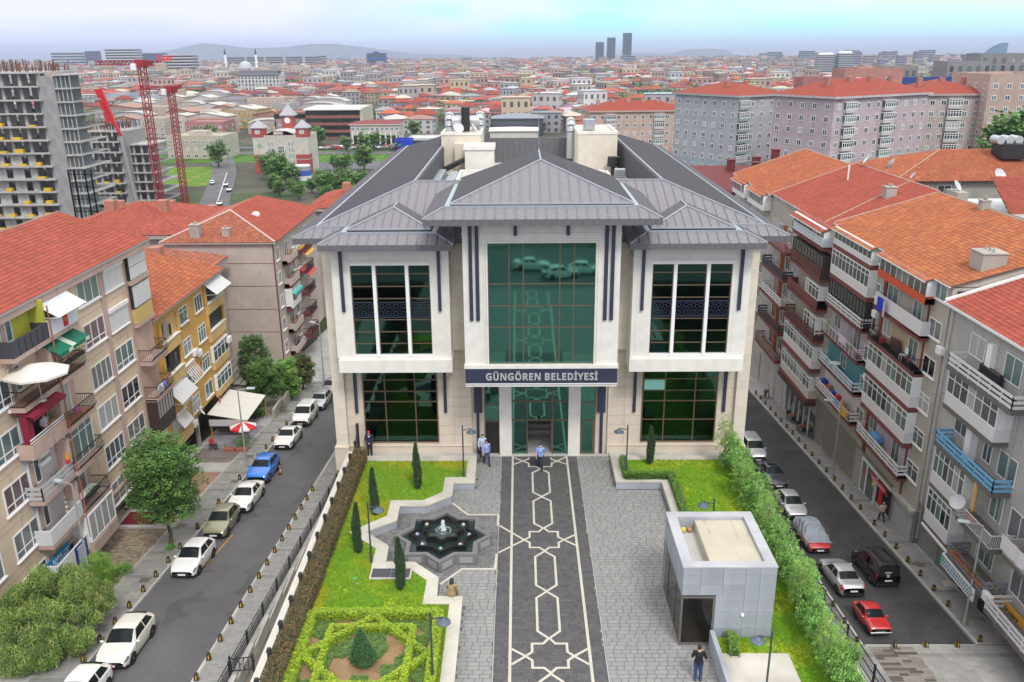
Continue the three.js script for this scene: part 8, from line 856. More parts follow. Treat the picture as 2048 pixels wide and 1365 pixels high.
// ---------------------------------------------------------------- the middle distance
const wallM ={};const wm =(r,g,b)=>wallM[[r,g,b]]??=M(r,g,b,0.9,{map: T.stucco});const roofRed=M(0.33,0.062,0.04,0.9,{map: T.terracotta});
function block(name,label,x,z,w,d,y0,y1,col,o ={}){
const t=thing(name,label,o.cat??'building',[x,y0,z],o.ry??0,o.group),H=y1-y0,fh=o.fh??2.85,top=o.top??1.6,s=o.front??0,ww=o.ww??1.3,wh=o.wh??1.35,low=o.lowest??y0+1;
const x0=o.corner?0:-w/2;new B().box(x0,0,-d,x0+w,H,0).mesh('wall',wm(...col),t);
if(o.col2)new B().box(x0-0.03,0,-d,x0+w+0.03,H*0.5,0.03).mesh('lower_wall',wm(...o.col2),t);
const rowsY =[];for(let y=y1-top-wh;y>low;y-=fh)rowsY.push(y-y0);
const side =(L,n,at_,ry,tall)=>{for(const y of rowsY)for(let k=0;k<n;k++){const c =(k+0.5)/ n*L,bay=o.bays?.includes(k)&&!ry;if(bay)continue;const g=win(t,0,0,ww,wh,{cols: 2,fr: 0.13,pane: panes[(k*7+Math.round(y)* 3+ri(3))% panes.length],mat: o.frame});const[px,pz]= at_(c);g.position.set(px,y,pz);g.rotation.y=ry;}};
if(o.nx)side(w,o.nx,(c)=>[x0+c,0.04],0);if(o.left)side(d,o.left,(c)=>[x0-0.04,-d+c],-Math.PI/2);if(o.right)side(d,o.right,(c)=>[x0+w+0.04,-c],Math.PI/2);
for(const k of o.bays??[])for(const y of rowsY){const c=x0 +(k+0.5)/ o.nx*w,b=new THREE.Group();b.name='bay_window';t.add(b);b.position.set(c,y-0.75,0);new B().box(-1.9,0,0,1.9,0.75,0.9).mesh('breast',wm(...(o.bayCol??[0.6,0.58,0.58])),b);const f=new B();for(let q=0;q<=5;q++)f.box(-1.9+q*0.73,0.75,0.78,-1.76+q*0.73,2.4,0.9);f.box(-1.9,2.26,0,1.9,2.42,0.92).box(-1.9,0.75,0.8,1.9,0.9,0.915).box(-1.9,1.72,0.8,1.9,1.83,0.91);f.mesh('frame',m.pvc,b);put('pane',boxG(3.7,1.6,0.7),pick(panes),b).position.set(0,1.52,0.46);}
if(o.roof==='hip'){const e=0.7,rh=o.rh??2.6,a =[x0-e,H,e],b =[x0+w+e,H,e],c =[x0+w+e,H,-d-e],q =[x0-e,H,-d-e],in_=Math.min(w,d)/ 2+e,r1=w>d ?[x0-e+in_,H+rh,-d/2]:[x0+w/2,H+rh,e-in_],r2=w>d ?[x0+w+e-in_,H+rh,-d/2]:[x0+w/2,H+rh,-d-e+in_];const rb=new B();if(w>d)rb.quad(a,b,r2,r1).quad(c,q,r1,r2).tri(q,a,r1).tri(b,c,r2);else rb.tri(a,b,r1).tri(c,q,r2).quad(q,a,r1,r2).quad(b,c,r2,r1);rb.mesh('roof',o.roofM??roofRed,t);if(o.tiles)for(const f of w>d ?[[a,b,r2,r1],[q,a,r1],[b,c,r2]]:[[a,b,r1],[q,a,r1,r2],[b,c,r2,r1]])tileRoof(f,o.tiles,t,0.4,0.5);const fb=new B().box(x0-e,H-0.5,-d-e,x0+w+e,H-0.01,e);fb.mesh('cornice',wm(...(o.cor??col)),t);for(let k=0;k <(o.ch??3);k++){const cx=x0+w *(k+0.7)/((o.ch??3)+ 0.4);new B().cbox(cx-0.6,H+0.4,-d*0.4-0.6,cx+0.6,H+rh+0.5,-d*0.4+0.6,0.05).mesh('chimney',wm(...(o.chC??[0.45,0.2,0.15])),t);}}
else{const p=new B(),h=0.7;p.box(x0,H,-0.3,x0+w,H+h,0).box(x0,H,-d,x0+w,H+h,-d+0.3).box(x0,H,-d+0.3,x0+0.3,H+h,-0.3).box(x0+w-0.3,H,-d+0.3,x0+w,H+h,-0.3);p.mesh('parapet',wm(...col),t);if(o.cap)new B().cbox(x0+w*0.3,H,-d*0.7,x0+w*0.62,H+o.cap,-d*0.35,0.1).mesh('roof_house',wm(...col),t);}
if(o.bands){for(let k=0;k<o.bands;k++){const y=H *(k+0.32)/ o.bands;new B().box(x0-0.06,y,-d-0.06,x0+w+0.06,y+H/o.bands*0.58,0.06).mesh('window_band',o.bandM??m.gBlue,t);}}
if(o.ac)for(const y of rowsY)for(const k of o.ac){new B().cbox(-0.4,0,0,0.4,0.6,0.35,0.03).mesh('air_conditioner',m.white,t).position.set(x0 +(k+0.95)/ o.nx*w,y-0.9,0.03);}
return t;
}
{
const G0=-22;
block('apartment_block','long pink apartment block with red hipped roof and white bay columns',70,-150.5,34,18,G0,14.2,[0.52,0.42,0.46],{ry: 0.546,corner: 1,nx: 10,bays:[1,5],left: 5,roof: 'hip',rh: 3.4,ch: 4,lowest: -12,col2:[0.46,0.31,0.36],cor:[0.56,0.52,0.54],chC:[0.42,0.2,0.18],ac:[1,5]});
block('apartment_block','blue grey apartment block with red hipped roof, left of the pink one',56.5,-183,18,24,G0,12.9,[0.44,0.455,0.49],{ry: 0.585,corner: 1,nx: 5,bays:[0],left: 7,roof: 'hip',rh: 2.8,ch: 2,lowest: -16,col2:[0.36,0.42,0.46],bayCol:[0.30,0.38,0.40],ac:[0]});
block('apartment_block','beige pink apartment block with red roof, right of the long pink one',102,-180,20,22,G0,13.2,[0.52,0.44,0.42],{nx: 7,bays:[3],left: 4,roof: 'hip',rh: 3.2,ch: 3,lowest: -10,col2:[0.5,0.37,0.31],ac:[3]}).position.x=111.5;
block('apartment_block','peach apartment block with red roof behind the town hall roof blocks',41.5,-264,35,18,G0,3.9,[0.56,0.43,0.37],{ry: 0.07,nx: 12,bays:[2,8],roof: 'hip',rh: 3.0,ch: 6,lowest: -17,col2:[0.5,0.33,0.26],chC:[0.5,0.3,0.22]});
block('apartment_block','tall tan apartment block cut by the right edge of the photo',126,-176,17,20,G0,17.4,[0.50,0.38,0.32],{nx: 5,left: 5,lowest: -2});block('apartment_block','terracotta flat roofed block peeping behind the pink roof',96,-196,16,10,G0,18.4,[0.45,0.24,0.2],{nx: 2,lowest: 12,cap: 1});block('apartment_block','dull rose block peeping above the long red roof',81,-190,12,8,G0,16.4,[0.36,0.17,0.17],{lowest: 90});
[[224,22,16.6],[247,24,20.2],[200,18,14]].forEach(([x,w,y],i)=>block('apartment_block',`grey stone block with dark arched top windows at the right skyline, ${['the lower middle one', 'the tallest one', 'the leftmost one'][i]}`,x,-400-i*12,w,16,G0,y,[0.27,0.27,0.28],{nx: 5,lowest: y-14,frame: m.iron,roof: 'flat',ww: 1.8,wh: 2.6,fh: 3.6}));block('office_block','low blue hall between the pink roof and the grey stone blocks',168,-330,46,20,G0,11,[0.03,0.07,0.25],{bands: 2});
{const t=block('school','white and red brick school with grey turrets and a clock tower',-96,-296,22,16,G0,-7.6,[0.62,0.58,0.52],{lowest: 90}),br=M(0.36,0.07,0.06,0.85),sl=M(0.36,0.36,0.40,0.7);for(const s of[-1,1]){new B().box(s*11.05,0,-5,s*5.8,5.6,0.1).box(s*11.06,6,-5,s*5.8,7.6,0.12).mesh('brick_wall',br,t);new B().box(s*11.1,14.4,-5,s*6.4,18,0.1).mesh('turret',br,t);const c=s*8.75,e=2.9;new B().tri([c-e,18,0.6],[c+e,18,0.6],[c,21,-2.4]).tri([c+e,18,-5.4],[c-e,18,-5.4],[c,21,-2.4]).tri([c-e,18,-5.4],[c-e,18,0.6],[c,21,-2.4]).tri([c+e,18,0.6],[c+e,18,-5.4],[c,21,-2.4]).box(c-e,17.7,-5.3,c+e,18,0.5).mesh('turret_roof',sl,t);win(t,c,15.6,1.9,1.5,{cols: 3,tran: 0.5,z: 0.12,fr: 0.12});for(const k of[0,1,2,3,4])for(const q of[0,1.25])win(t,s *(3.4+q),1.2+k*2.4,0.8,1.9,{z: 0.03,fr: 0.1,pane: m.gTeal});}new B().box(-1.6,14,-16,2.8,22,-11).mesh('clock_tower',br,t);new B().tri([-2.4,22,-10.3],[3.6,22,-10.3],[0.6,26.4,-13.5]).tri([3.6,22,-16.6],[-2.4,22,-16.6],[0.6,26.4,-13.5]).tri([-2.4,22,-16.6],[-2.4,22,-10.3],[0.6,26.4,-13.5]).tri([3.6,22,-10.3],[3.6,22,-16.6],[0.6,26.4,-13.5]).box(-2.3,21.7,-16.4,3.5,22,-10.4).mesh('tower_roof',sl,t);new B().cyl([0.6,20,-11],[0.6,20,-10.9],1.2,1.2,16).mesh('clock',m.white,t);for(const k of[0,1,2])win(t,0,1.5+k*3.4,2.6,2.6,{cols: 3,tran: 0.5,z: 0.03,fr: 0.12,pane: m.gTeal});const ar=new B();for(let k=0;k<6;k++){const a=k/6*3.14,b =(k+1)/ 6*3.14;ar.quad([-6*Math.cos(a),14.4+2.6*Math.sin(a),0],[-6*Math.cos(b),14.4+2.6*Math.sin(b),0],[-6*Math.cos(b),14.4+2.6*Math.sin(b),-12],[-6*Math.cos(a),14.4+2.6*Math.sin(a),-12]);}ar.mesh('vault_roof',ds(0.5,0.5,0.52),t);put('badge',new B().cyl([-8.4,11,0.02],[-8.4,11,0.1],0.9,0.9,10).geo(),M(0.25,0.4,0.2,0.7),t);}
{const t=thing('round_tank','round tank painted in blue, white and green bands','tank',[-81,G0,-268]);[[0,1.6,[0.08,0.3,0.08]],[1.6,3.2,[0.65,0.65,0.66]],[3.2,5.2,[0.04,0.1,0.42]],[5.2,6.6,[0.3,0.3,0.31]]].forEach(([a,b,c])=>new B().cyl([0,a,0],[0,b,0],3,3,22).mesh('band',M(...c,0.6),t));new B().cyl([0,6.6,0],[0,7,0],3.1,2.8,22).mesh('lid',m.pvc,t);}
{const t=block('office_block','long brick banded office block with dark glass floors and white roof',-104,-436,30,34,G0,-6.5,[0.30,0.12,0.1],{bands: 4,bandM: m.glass});new B().box(15.1,0,-34,16.6,16.5,0.5).mesh('end_wall',wm(0.56,0.51,0.42),t);new B().box(-16,15.6,-34,16,16.3,1).mesh('roof',m.white,t);block('office_block','second brick and glass wing stepped behind the first',-128,-452,26,24,G0,-9,[0.34,0.16,0.13],{bands: 3,bandM: m.glass});}
{const t=block('shopping_arcade','pale arcade building with maroon roof and tall columns beside the offices',-75,-398,25,18,G0,-11,[0.60,0.56,0.5],{nx: 10,lowest: -17,wh: 1.6,ww: 1.7,roof: 'hip',rh: 1.6,ch: 0,roofM: M(0.2,0.04,0.04,0.8)});for(let k=0;k<9;k++)new B().box(-11.6+k*2.8,0,0.2,-11+k*2.8,7,1.4).mesh('column',m.ivory,t);new B().box(-12,0.2,0.06,12,5.4,0.1).mesh('glass_front',m.glass,t);}
block('shed','bright blue walled shed behind the town hall eave',-57.5,-372,8,10,G0,-17,[0.01,0.05,0.5],{});block('shed','white roofed hall next to the bright blue shed',-49,-384,15,16,G0,-17.4,[0.66,0.66,0.67],{bands: 1});block('glass_hall','dark blue glass hall behind the town hall roof',-2,-448,29,20,G0,-12.4,[0.08,0.09,0.14],{bands: 2,roof: 'hip',rh: 2.2,ch: 0,roofM: M(0.22,0.24,0.28,0.7)});block('shed','long white roofed market hall behind the town hall',-4,-424,26,20,G0,-17,[0.64,0.62,0.58],{roof: 'hip',rh: 1.2,ch: 0,roofM: M(0.66,0.63,0.6,0.7)});
{const t=block('hotel','tall white block with many narrow windows and a dark mansard roof',-286,-924,46,24,-24,-0.5,[0.62,0.62,0.62],{nx: 12,lowest: -22,ww: 1.6,wh: 2.4,fh: 3.8,frame: m.iron,right: 4});new B().slab([[-24,23.4,1],[24,23.4,1],[20,28,-6],[-20,28,-6]],0.3).box(-20,23.4,-22,20,28,-6.2).mesh('mansard_roof',M(0.07,0.075,0.09,0.6),t);const q=thing('mosque','mosque with grey dome and two slim pointed minarets','mosque',[-520,-28,-1650]);new B().box(-26,0,-24,26,22,24).mesh('wall',wm(0.55,0.55,0.54),q);const dm=new THREE.SphereGeometry(12,24,12,0,6.3,0,1.6);dm.translate(0,22,0);put('dome',dm,M(0.42,0.44,0.47,0.6),q);for(const x of[-34,24]){const mi=new THREE.Group();mi.name='minaret';q.add(mi);mi.position.set(x,0,8);new B().cyl([0,0,0],[0,46,0],2.4,2.0,10).cyl([0,30,0],[0,32,0],3.4,3.4,10).mesh('shaft',m.pvc,mi);new B().cyl([0,46,0],[0,58,0],2.2,0.1,10).mesh('spire',m.navy,mi);}}
const sk =(label,x,z,w,y0,y1,col,o)=>block('office_tower',label,x,z,w,w*0.6,y0,y1,col,{cat: 'tower',...o});
sk('white and dark banded round cornered office on the left skyline',-1150,-2540,86,-34,31,[0.6,0.62,0.64],{bands: 9,bandM: m.glass});sk('second banded office right of the first',-762,-1952,64,-34,16,[0.58,0.6,0.6],{bands: 8,bandM: m.glass});sk('blue glass slab between the two banded offices',-1222,-2908,90,-34,18,[0.05,0.1,0.24],{bands: 5,bandM: m.gBlue});sk('white hospital like slab with blue end at far left',-1540,-3000,100,-34,22,[0.55,0.6,0.66],{bands: 6});sk('purple tower at far left',-1445,-2985,42,-34,26,[0.16,0.13,0.26],{bands: 6});sk('white framed blue glass tower left of the middle',-431,-2662,58,-34,14,[0.04,0.12,0.34],{bands: 3,bandM: m.gBlue,cap: 5});sk('cream point block with two masts beside the blue tower',-560,-2500,24,-34,10,[0.6,0.55,0.45],{bands: 7});
for(let k=0;k<6;k++)block('apartment_tower',`cream apartment tower with brick red strips, ${['first', 'second', 'third', 'fourth', 'fifth', 'sixth'][k]} in its row`,-270+k*36,-1850,25,16,-30,-4,[0.58,0.54,0.48],{bands: 8,bandM: m.gGrey,cap: 3});block('office_block','low pale horizontal office in the red roofed quarter',-165,-1257,42,18,-26,-12,[0.56,0.57,0.6],{bands: 4,bandM: m.gBlue});for(let k=0;k<5;k++)block('apartment_block',['first','second','third','fourth','fifth'][k]+ ' grey slab in the row right of the minarets',-760+k*52,-2350,40,20,-34,8,[0.42,0.40,0.45],{bands: 7});
[[268,-2950,27,42],[306,-2950,27,56],[365,-3000,29,71]].forEach(([x,z,w,y],i)=>sk(['leftmost and lowest of the three dark skyline towers','middle one of the three dark skyline towers','tallest of the three dark skyline towers'][i],x,z,w,-40,y,[0.10,0.16,0.22],{bands: 22,bandM: m.gBlue}));sk('pale gridded block at the foot of the tallest tower',292,-2350,38,-40,4,[0.4,0.44,0.5],{bands: 8});
[[468,-1325,25,12],[496,-1320,23,14]].forEach(([x,z,w,y],i)=>{const t=sk(['white ribbed blue glass twin tower, left one','white ribbed blue glass twin tower, right one'][i],x,z,w,-26,y,[0.5,0.55,0.6],{bands: 15,bandM: m.gBlue});new B().cbox(-w*0.4,y+26,-11,w*0.4,y+29.5,-2,1.5).mesh('crown',m.pvc,t);});
for(let k=0;k<8;k++)block('apartment_tower',['first','second','third','fourth','fifth','sixth','seventh','eighth'][k]+ ' beige tower left of the ribbed twin towers',405+k*16,-1450 -(k % 2)* 160,14,12,-26,k % 2?4:-2,[0.5,0.45,0.42],{bands: 12,bandM: m.gGrey});for(let k=0;k<14;k++)block('apartment_tower',`${['first', 'second', 'third', 'fourth', 'fifth', 'sixth', 'seventh', 'eighth', 'ninth', 'tenth', 'eleventh', 'twelfth', 'thirteenth', 'last'][k]} lilac striped tower of the row right of the twin towers`,588+k*21,-1560 -(k % 3)* 120,16,12,-26,1 +(k % 3)* 6,k % 2 ?[0.42,0.42,0.55]:[0.52,0.52,0.55],{bands: 11,bandM: m.gBlue});
{const t=thing('sail_tower','blue glass tower with sail shaped sloping roof at far right','tower',[1262,-40,-2350]);const b=new B(),n=12;for(let k=0;k<n;k++){const x0=-32+k*5.2,h=32+38*Math.sin((k+1)/ n*1.5);b.box(x0,0,-20,x0+5,h,0);}b.mesh('facade',gloss(0.12,0.22,0.34),t);new B().box(-54,0,-14,-42,46,0).mesh('side_tower',gloss(0.12,0.22,0.34),t);}

// ---- the raw concrete high rises
  const raw=M(0.50,0.49,0.48,0.9,{map: T.conc}),rawD=M(0.36,0.355,0.36,0.9,{map: T.conc}),yelF=M(0.62,0.42,0.03,0.6);
const shell =(label,x0,x1,z,d,n,top,fh,o)=>{const t=thing('building_shell',label,'construction site',[(x0+x1)/ 2,-24,z]),W=x1-x0,X=-W/2;for(let k=0;k<n;k++){const y=top+24-k*fh,off =(k % 3)* 0.25;new B().box(X-off,y-0.32,-d,X+W+off,y,0.9+off).mesh('floor_slab',raw,t);for(let c=0;c<=o.c;c++){const x=X+0.4 +(W-0.9)* c/o.c;new B().box(x-0.35,y-fh,-1.2,x+0.35,y-0.32,-0.4).mesh('column',raw,t);if(c<o.c){const w =(W-0.9)/ o.c,infill=k>o.fill;new B().box(x+0.35,y-fh,-d*0.22,x+w-0.35,y-0.32,-d*0.22-0.3).mesh('back_wall',raw,t);if(infill&&c<o.c-1){const p=new B().box(x+0.35,y-fh,-0.7,x+w*0.32,y-0.32,-0.5).box(x+w*0.68,y-fh,-0.7,x+w-0.35,y-0.32,-0.5).box(x+w*0.32,y-0.9,-0.7,x+w*0.68,y-0.32,-0.5);p.mesh('infill_wall',M_wh,t);}if(rnd()<(k>2?0.6:0.12)){const h=rr(0.25,0.95),xx=x+rr(0.5,w-2.6);new B().cbox(xx,y-fh+0.02,-0.4,xx+rr(1.2,2.2),y-fh+h,0.7,0.05).mesh('formwork_crate',yelF,t);}}}}const rb=new B();for(let k=0;k<220;k++){const x=X+rnd()* W,z2=-rnd()* d;rb.bar([x,top+24,z2],[x+rr(-0.2,0.2),top+24+rr(1,3),z2],0.12);}rb.mesh('rebar',M(0.13,0.065,0.05,0.8),t);return t;};
const M_wh=M(0.56,0.55,0.56,0.85,{map: T.conc});
const s1=shell('large raw concrete high rise with yellow crates at the left edge',-146,-114.6,-160,20,14,20.5,3.1,{c: 7,fill: 5});new B().box(15.7,0,-12,19.4,43.6,0.4).mesh('core_wall',rawD,s1);for(let k=0;k<13;k++){const y=44-k*3.1;new B().box(19.4,y-0.3,-14,23.2 +(k % 2)* 0.3,y,0.6).mesh('floor_slab',raw,s1);for(let c=0;c<4;c++)new B().bar([19.9+c*1.05,y-3.1,0],[19.9+c*1.05,y-0.3,0],0.18).mesh('prop',c % 2?m.galv:raw,s1);}const sc=new B();for(let k=0;k<8;k++)for(let c=0;c<4;c++)sc.bar([20+c*2,0,2 +(c % 2)],[20+c*2,22,2 +(c % 2)],0.25).bar([20,3*k,2.5],[26,3*k,2.5],0.15);sc.mesh('scaffold',m.galv,s1);
const s2=shell('lower raw concrete high rise with stepped balconies behind the first',-141,-126,-222,18,8,1.6,3.2,{c: 4,fill: 6});new B().box(7.6,0,-12,10.6,25.6,0.2).mesh('core_wall',rawD,s2);for(let k=0;k<8;k++){const y=21.5-k*2.9;new B().box(10.8,y-2.9,-4.2,17,y-0.3,-4).mesh('back_wall',raw,s2);new B().box(10.6,y-0.3,-14,17.5 +(k>3?2:0)+(k % 2)* 0.6,y,0.8).mesh('floor_slab',raw,s2);for(let c=0;c<3;c++)new B().box(11.2+c*2.4,y-2.9,-0.6,11.8+c*2.4,y-0.3,0).mesh('column',raw,s2);}new B().bar([8.6,24,1],[11,-1,1],0.9).mesh('raking_prop',m.galv,s2);
const lattice =(par,name,p,q,w,n,mat)=>{const b=new B(),P =(f,i,j)=>[lerp(p[0],q[0],f)+(p[1]===q[1]? 0:i*w/2),lerp(p[1],q[1],f)+(p[1]===q[1]? i*w/2:0),lerp(p[2],q[2],f)+ j*w/2];const C =[[-1,-1],[1,-1],[1,1],[-1,1]];for(const[i,j]of C)b.bar(P(0,i,j),P(1,i,j),0.2);for(let k=0;k<n;k++)for(let c=0;c<4;c++){const a=C[c],d=C[(c+1)% 4];b.bar(P(k/n,...a),P((k+1)/ n,...(k % 2?d:d)),0.12).bar(P(k/n,...a),P(k/n,...d),0.12);}return b.mesh(name,mat,par);};
const crM=M(0.30,0.02,0.035,0.6);[['red tower crane with a lettered counterweight in front of the skyline',-105.3,-197,43],['second red tower crane, lower, behind the first',-110.3,-228,35]].forEach(([l,x,z,h],i)=>{const t=thing('tower_crane',l,'crane',[x,-22,z]);lattice(t,'mast',[0,0,0],[0,h,0],1.7,26,crM);lattice(t,'jib',[1,h+0.8,0],[i?-5:-6,h+0.8,-22],1.2,12,crM);lattice(t,'counter_jib',[0,h+0.8,0],[i?5:7,h+0.8,4],1.2,5,crM);lattice(t,'jib',[-1,h+1,0],[i?-11:-14,h+1,-3],1.0,10,crM);new B().cbox(-1.4,h-0.3,-1.2,1.4,h+1.9,1.2,0.1).mesh('slewing_unit',crM,t);new B().cbox(-2.4,h-0.9,0.4,-0.9,h+0.8,1.8,0.1).mesh('cab',m.pvc,t);new B().cbox(i?4:5.5,h-0.8,3,i?6:8.5,h+0.9,4.6,0.1).mesh('counterweight',M(0.42,0.36,0.28,0.8),t);if(!i)put('lettering',text('TGM',1.5,0.15,'sans_bold',4.2),M(0.75,0.05,0.04,0.6),t).position.set(8.2,h+1.4,4.4);});
{const t=thing('concrete_pump','folded bright red concrete pump boom above the lower shell','crane',[-126,-2,-222]);for(const[a,b,w]of[[[-4.5,16,0],[-2.4,6,0],1.1],[[-3.6,16.2,0],[-0.6,5,0],0.9],[[-1.5,7.5,0],[0.6,2.6,0],0.8],[[0.6,0,0],[0.6,3,0],0.9]])new B().bar(a,b,w).mesh('boom_section',M(0.55,0.015,0.03,0.5),t);}
const rd=M(0.20,0.20,0.215,0.9,{map: T.asphalt}),strip =(name,pts,w,mat,y=0.15)=>{const b=new B();for(let k=0;k<pts.length-1;k++){const[a,c]=[pts[k],pts[k+1]],L=Math.hypot(c[0]- a[0],c[1]- a[1]),nx=-(c[1]- a[1])/ L*w/2,nz =(c[0]- a[0])/ L*w/2;const Y =(p)=>Math.max(yT(p[0],p[1]),-22)+ y;const q =[[a[0]- nx,Y(a),a[1]- nz],[c[0]- nx,Y(c),c[1]- nz],[c[0]+ nx,Y(c),c[1]+ nz],[a[0]+ nx,Y(a),a[1]+ nz]];if(nrm(q)[1]< 0)q.reverse();b.quad(...q);}return struct(put(name,b.geo(),mat));};
strip('verge',[[-240,-372],[-150,-355],[-60,-352],[20,-372]],44,M(0.16,0.24,0.08,0.95,{map: T.grass}),0.08);strip('verge',[[-138,-318],[-122,-262]],22,M(0.30,0.30,0.12,0.95,{map: T.grass}),0.1);strip('street',[[-84,-110],[-94,-204],[-120,-297],[-138,-350]],9.5,rd,0.2);strip('street',[[-300,-400],[-170,-368],[-60,-366],[60,-392]],11,rd,0.24);strip('street',[[-300,-424],[-170,-392],[-60,-392],[60,-420]],10,rd,0.24);strip('car_park',[[-100,-316],[-58,-322]],26,rd,0.16);strip('road_divider',[[-93,-204],[-119,-297]],0.5,m.paleConc,0.5);
const car0=scene.children.filter((o)=>o.name.startsWith('parked_car'))[2];[[-97,-222,0.28,'on the left lane of the valley road'],[-108,-262,0.28,'farther up the valley road'],[-115,-268,3.4,'beside the road divider in the valley'],[-103,-250,0.28,'in the middle of the valley road']].forEach(([x,z,r,l])=>dup(car0,'white car driving '+l,[x,-21.7,z],r,'cars in the valley'));for(let k=0;k<34;k++){const c=dup(car0,'tiny car parked before the arcade',[-100 +(k % 17)* 2.9,-21.8,-384-Math.floor(k/17)* 8],1.57 *(k % 2)+ rr(-0.1,0.1),'cars parked before the arcade');c.traverse((o)=>{if(o.name==='body')o.material =[m.white,m.galv,m.iron,m.red,m.steel][k % 5];});}
const ft=thing('valley_tree','x','tree');limbs(ft,[0,0,0],[0,3,0],0.3,[]);{const bl =[];for(let k=0;k<14;k++)bl.push([Math.cos(k*2.4)* 2.4*Math.sqrt(k/14),3 +(k % 5)* 1.1,Math.sin(k*2.4)* 2.4*Math.sqrt(k/14),rr(1.2,1.9),0.85]);crown(ft,bl,700,LG.far,green,0.8,1.3);}
[[-154,-374],[-150,-366],[-129,-317,'alone on the grass bend'],[-104,-400],[-75,-299,'before the car park'],[-83,-404,'before the arcade front'],[-77,-443],[-65,-545],[-92,-276,'beside the school foot'],[-97,-280,'at the school corner'],[-122,-461],[1,-459,'before the dark glass hall'],[6,-456],[12,-460],[-99,-644],[-85,-372],[-78,-378],[-72,-374],[-68,-243],[-73,-246],[-62,-240],[-60,-250],[-66,-236],[-64,-228],[-74,-232],[-78,-240],[-58,-234],[-84,-262],[-90,-268],[-70,-290],[-64,-300],[-56,-246],[-82,-238],[-86,-246],[-93,-528],[-73,-559],[-160,-400],[-165,-395],[-143,-380],[-112,-405],[-116,-398],[-108,-410],[110,-150],[114,-152],[118,-150],[122,-153],[126,-150],[130,-152],[-60,-440],[-66,-520],[-80,-640],[-88,-560]].forEach(([x,z,l],i)=>{const o=i?dup(ft): ft;o.userData ={label: l?`leafy valley tree ${l}`:x>100?'dark leafy tree in the clump at the right edge before the tan block':z>-260?'bushy tree in the green slope behind the left roofs':'leafy tree along the valley roads',category: 'tree',group: x>100?'trees at the right edge':'trees of the valley'};o.position.set(x,Math.max(yT(x,z),-23),z);o.scale.setScalar(rr(0.75,1.3)*(x>100?1.8:z>-260?0.8:1));if(x>100)o.position.y=-6;o.rotation.y=rr(0,6);});
const mixC =[[0.5,0.45,0.38],[0.54,0.42,0.35],[0.42,0.41,0.40],[0.6,0.57,0.5],[0.40,0.44,0.52],[0.62,0.61,0.6],[0.34,0.30,0.29],[0.5,0.36,0.16],[0.42,0.2,0.2]],mixN =['sand coloured','peach','grey','cream','blue grey','white','dark','ochre','brick coloured'],used =[];let tries=0;while(used.length<46&&tries++<4000){const z=-330-rnd()** 1.2*420,x=lerp(-150,-105,rnd()* 0.8)- rnd()*(60 +(-z-330)* 0.42),w=rr(14,32),d=rr(12,22);if((x>-145&&z>-430)||(z>-432&&z<-356)||used.some((u)=>Math.abs(u[0]- x)<(u[2]+ w)* 0.46&&Math.abs(u[1]- z)<(u[3]+ d)* 0.56))continue;const i=used.push([x,z,w,d]),k=ri(9),h=rr(6,13),rt=i % 5,where=z>-400?'by the crossing road':z>-500?'behind the cranes':z>-600?'in the middle of the left slope':'high on the left slope',t=block('workshop',`${mixN[k]} ${w > 24 ? 'long' : 'small'} building with ${['flat', 'pale pitched', 'flat', 'rusty pitched', 'low arched'][rt]} roof ${where}`,x,z,w,d,-23,-23+h,mixC[k],{nx: Math.round(w/3.6),right: 2,left: 2,lowest: -21.5,fh: 3.1,ww: 1.7,cap: rnd()< 0.5?2.2:0,ry: rr(-0.25,0.25),group: 'buildings of the left valley'});if(rt===1||rt>2){const n=rt===4?6:2,b=new B(),rh=rt===4?2.6:2.2,A =(f)=>{const u=f*2-1;return[u *(w/2+0.4),h+0.2+rh *(rt===4?Math.sqrt(Math.max(0,1-u*u)): 1-Math.abs(u))];};for(let q=0;q<n;q++){const p=A(q/n),r=A((q+1)/ n);b.quad([p[0],p[1],0.5],[r[0],r[1],0.5],[r[0],r[1],-d-0.4],[p[0],p[1],-d-0.4]).tri([p[0],h,0],[r[0],r[1],0.01],[p[0],p[1],0.01]).tri([p[0],h,0],[r[0],h,0],[r[0],r[1],0.01]);}b.mesh('roof',ds(...[[0,0,0],[0.5,0.48,0.45],[0,0,0],[0.34,0.2,0.15],[0.42,0.4,0.38]][rt],0.85),t);}}
for(let k=0;k<9;k++)block('apartment_tower',`${['first', 'second', 'third', 'fourth', 'fifth', 'sixth', 'seventh', 'eighth', 'ninth'][k]} bluish slab of the hazy row behind the ribbed twin towers`,770+k*62,-2750 -(k % 2)* 130,44,18,-36,5 +(k % 3)* 3,[0.36,0.42,0.52],{bands: 9,bandM: m.gBlue});
[[-41,-30,12,14,3],[-50,-52,16,16,4],[-44,-72,16,14,0],[-26,-84,16,14,1.5],[-22,-104,14,14,-1],[-62,-82,20,16,-1]].forEach(([x,z,w,d,y],i)=>block('house',`red roofed house behind the left flats, ${['squeezed behind the cream roof', 'behind the grey pink block', 'beyond the chimneys', 'beside the town hall eave with dishes', 'lowest one beside the town hall eave', 'by the building site'][i]}`,x,z,w,d,-20,y,[0.46,0.4,0.38],{nx: 4,lowest: -12,roof: 'hip',ch: 2,tiles: i % 2?TC.red:TC.brown}));
}

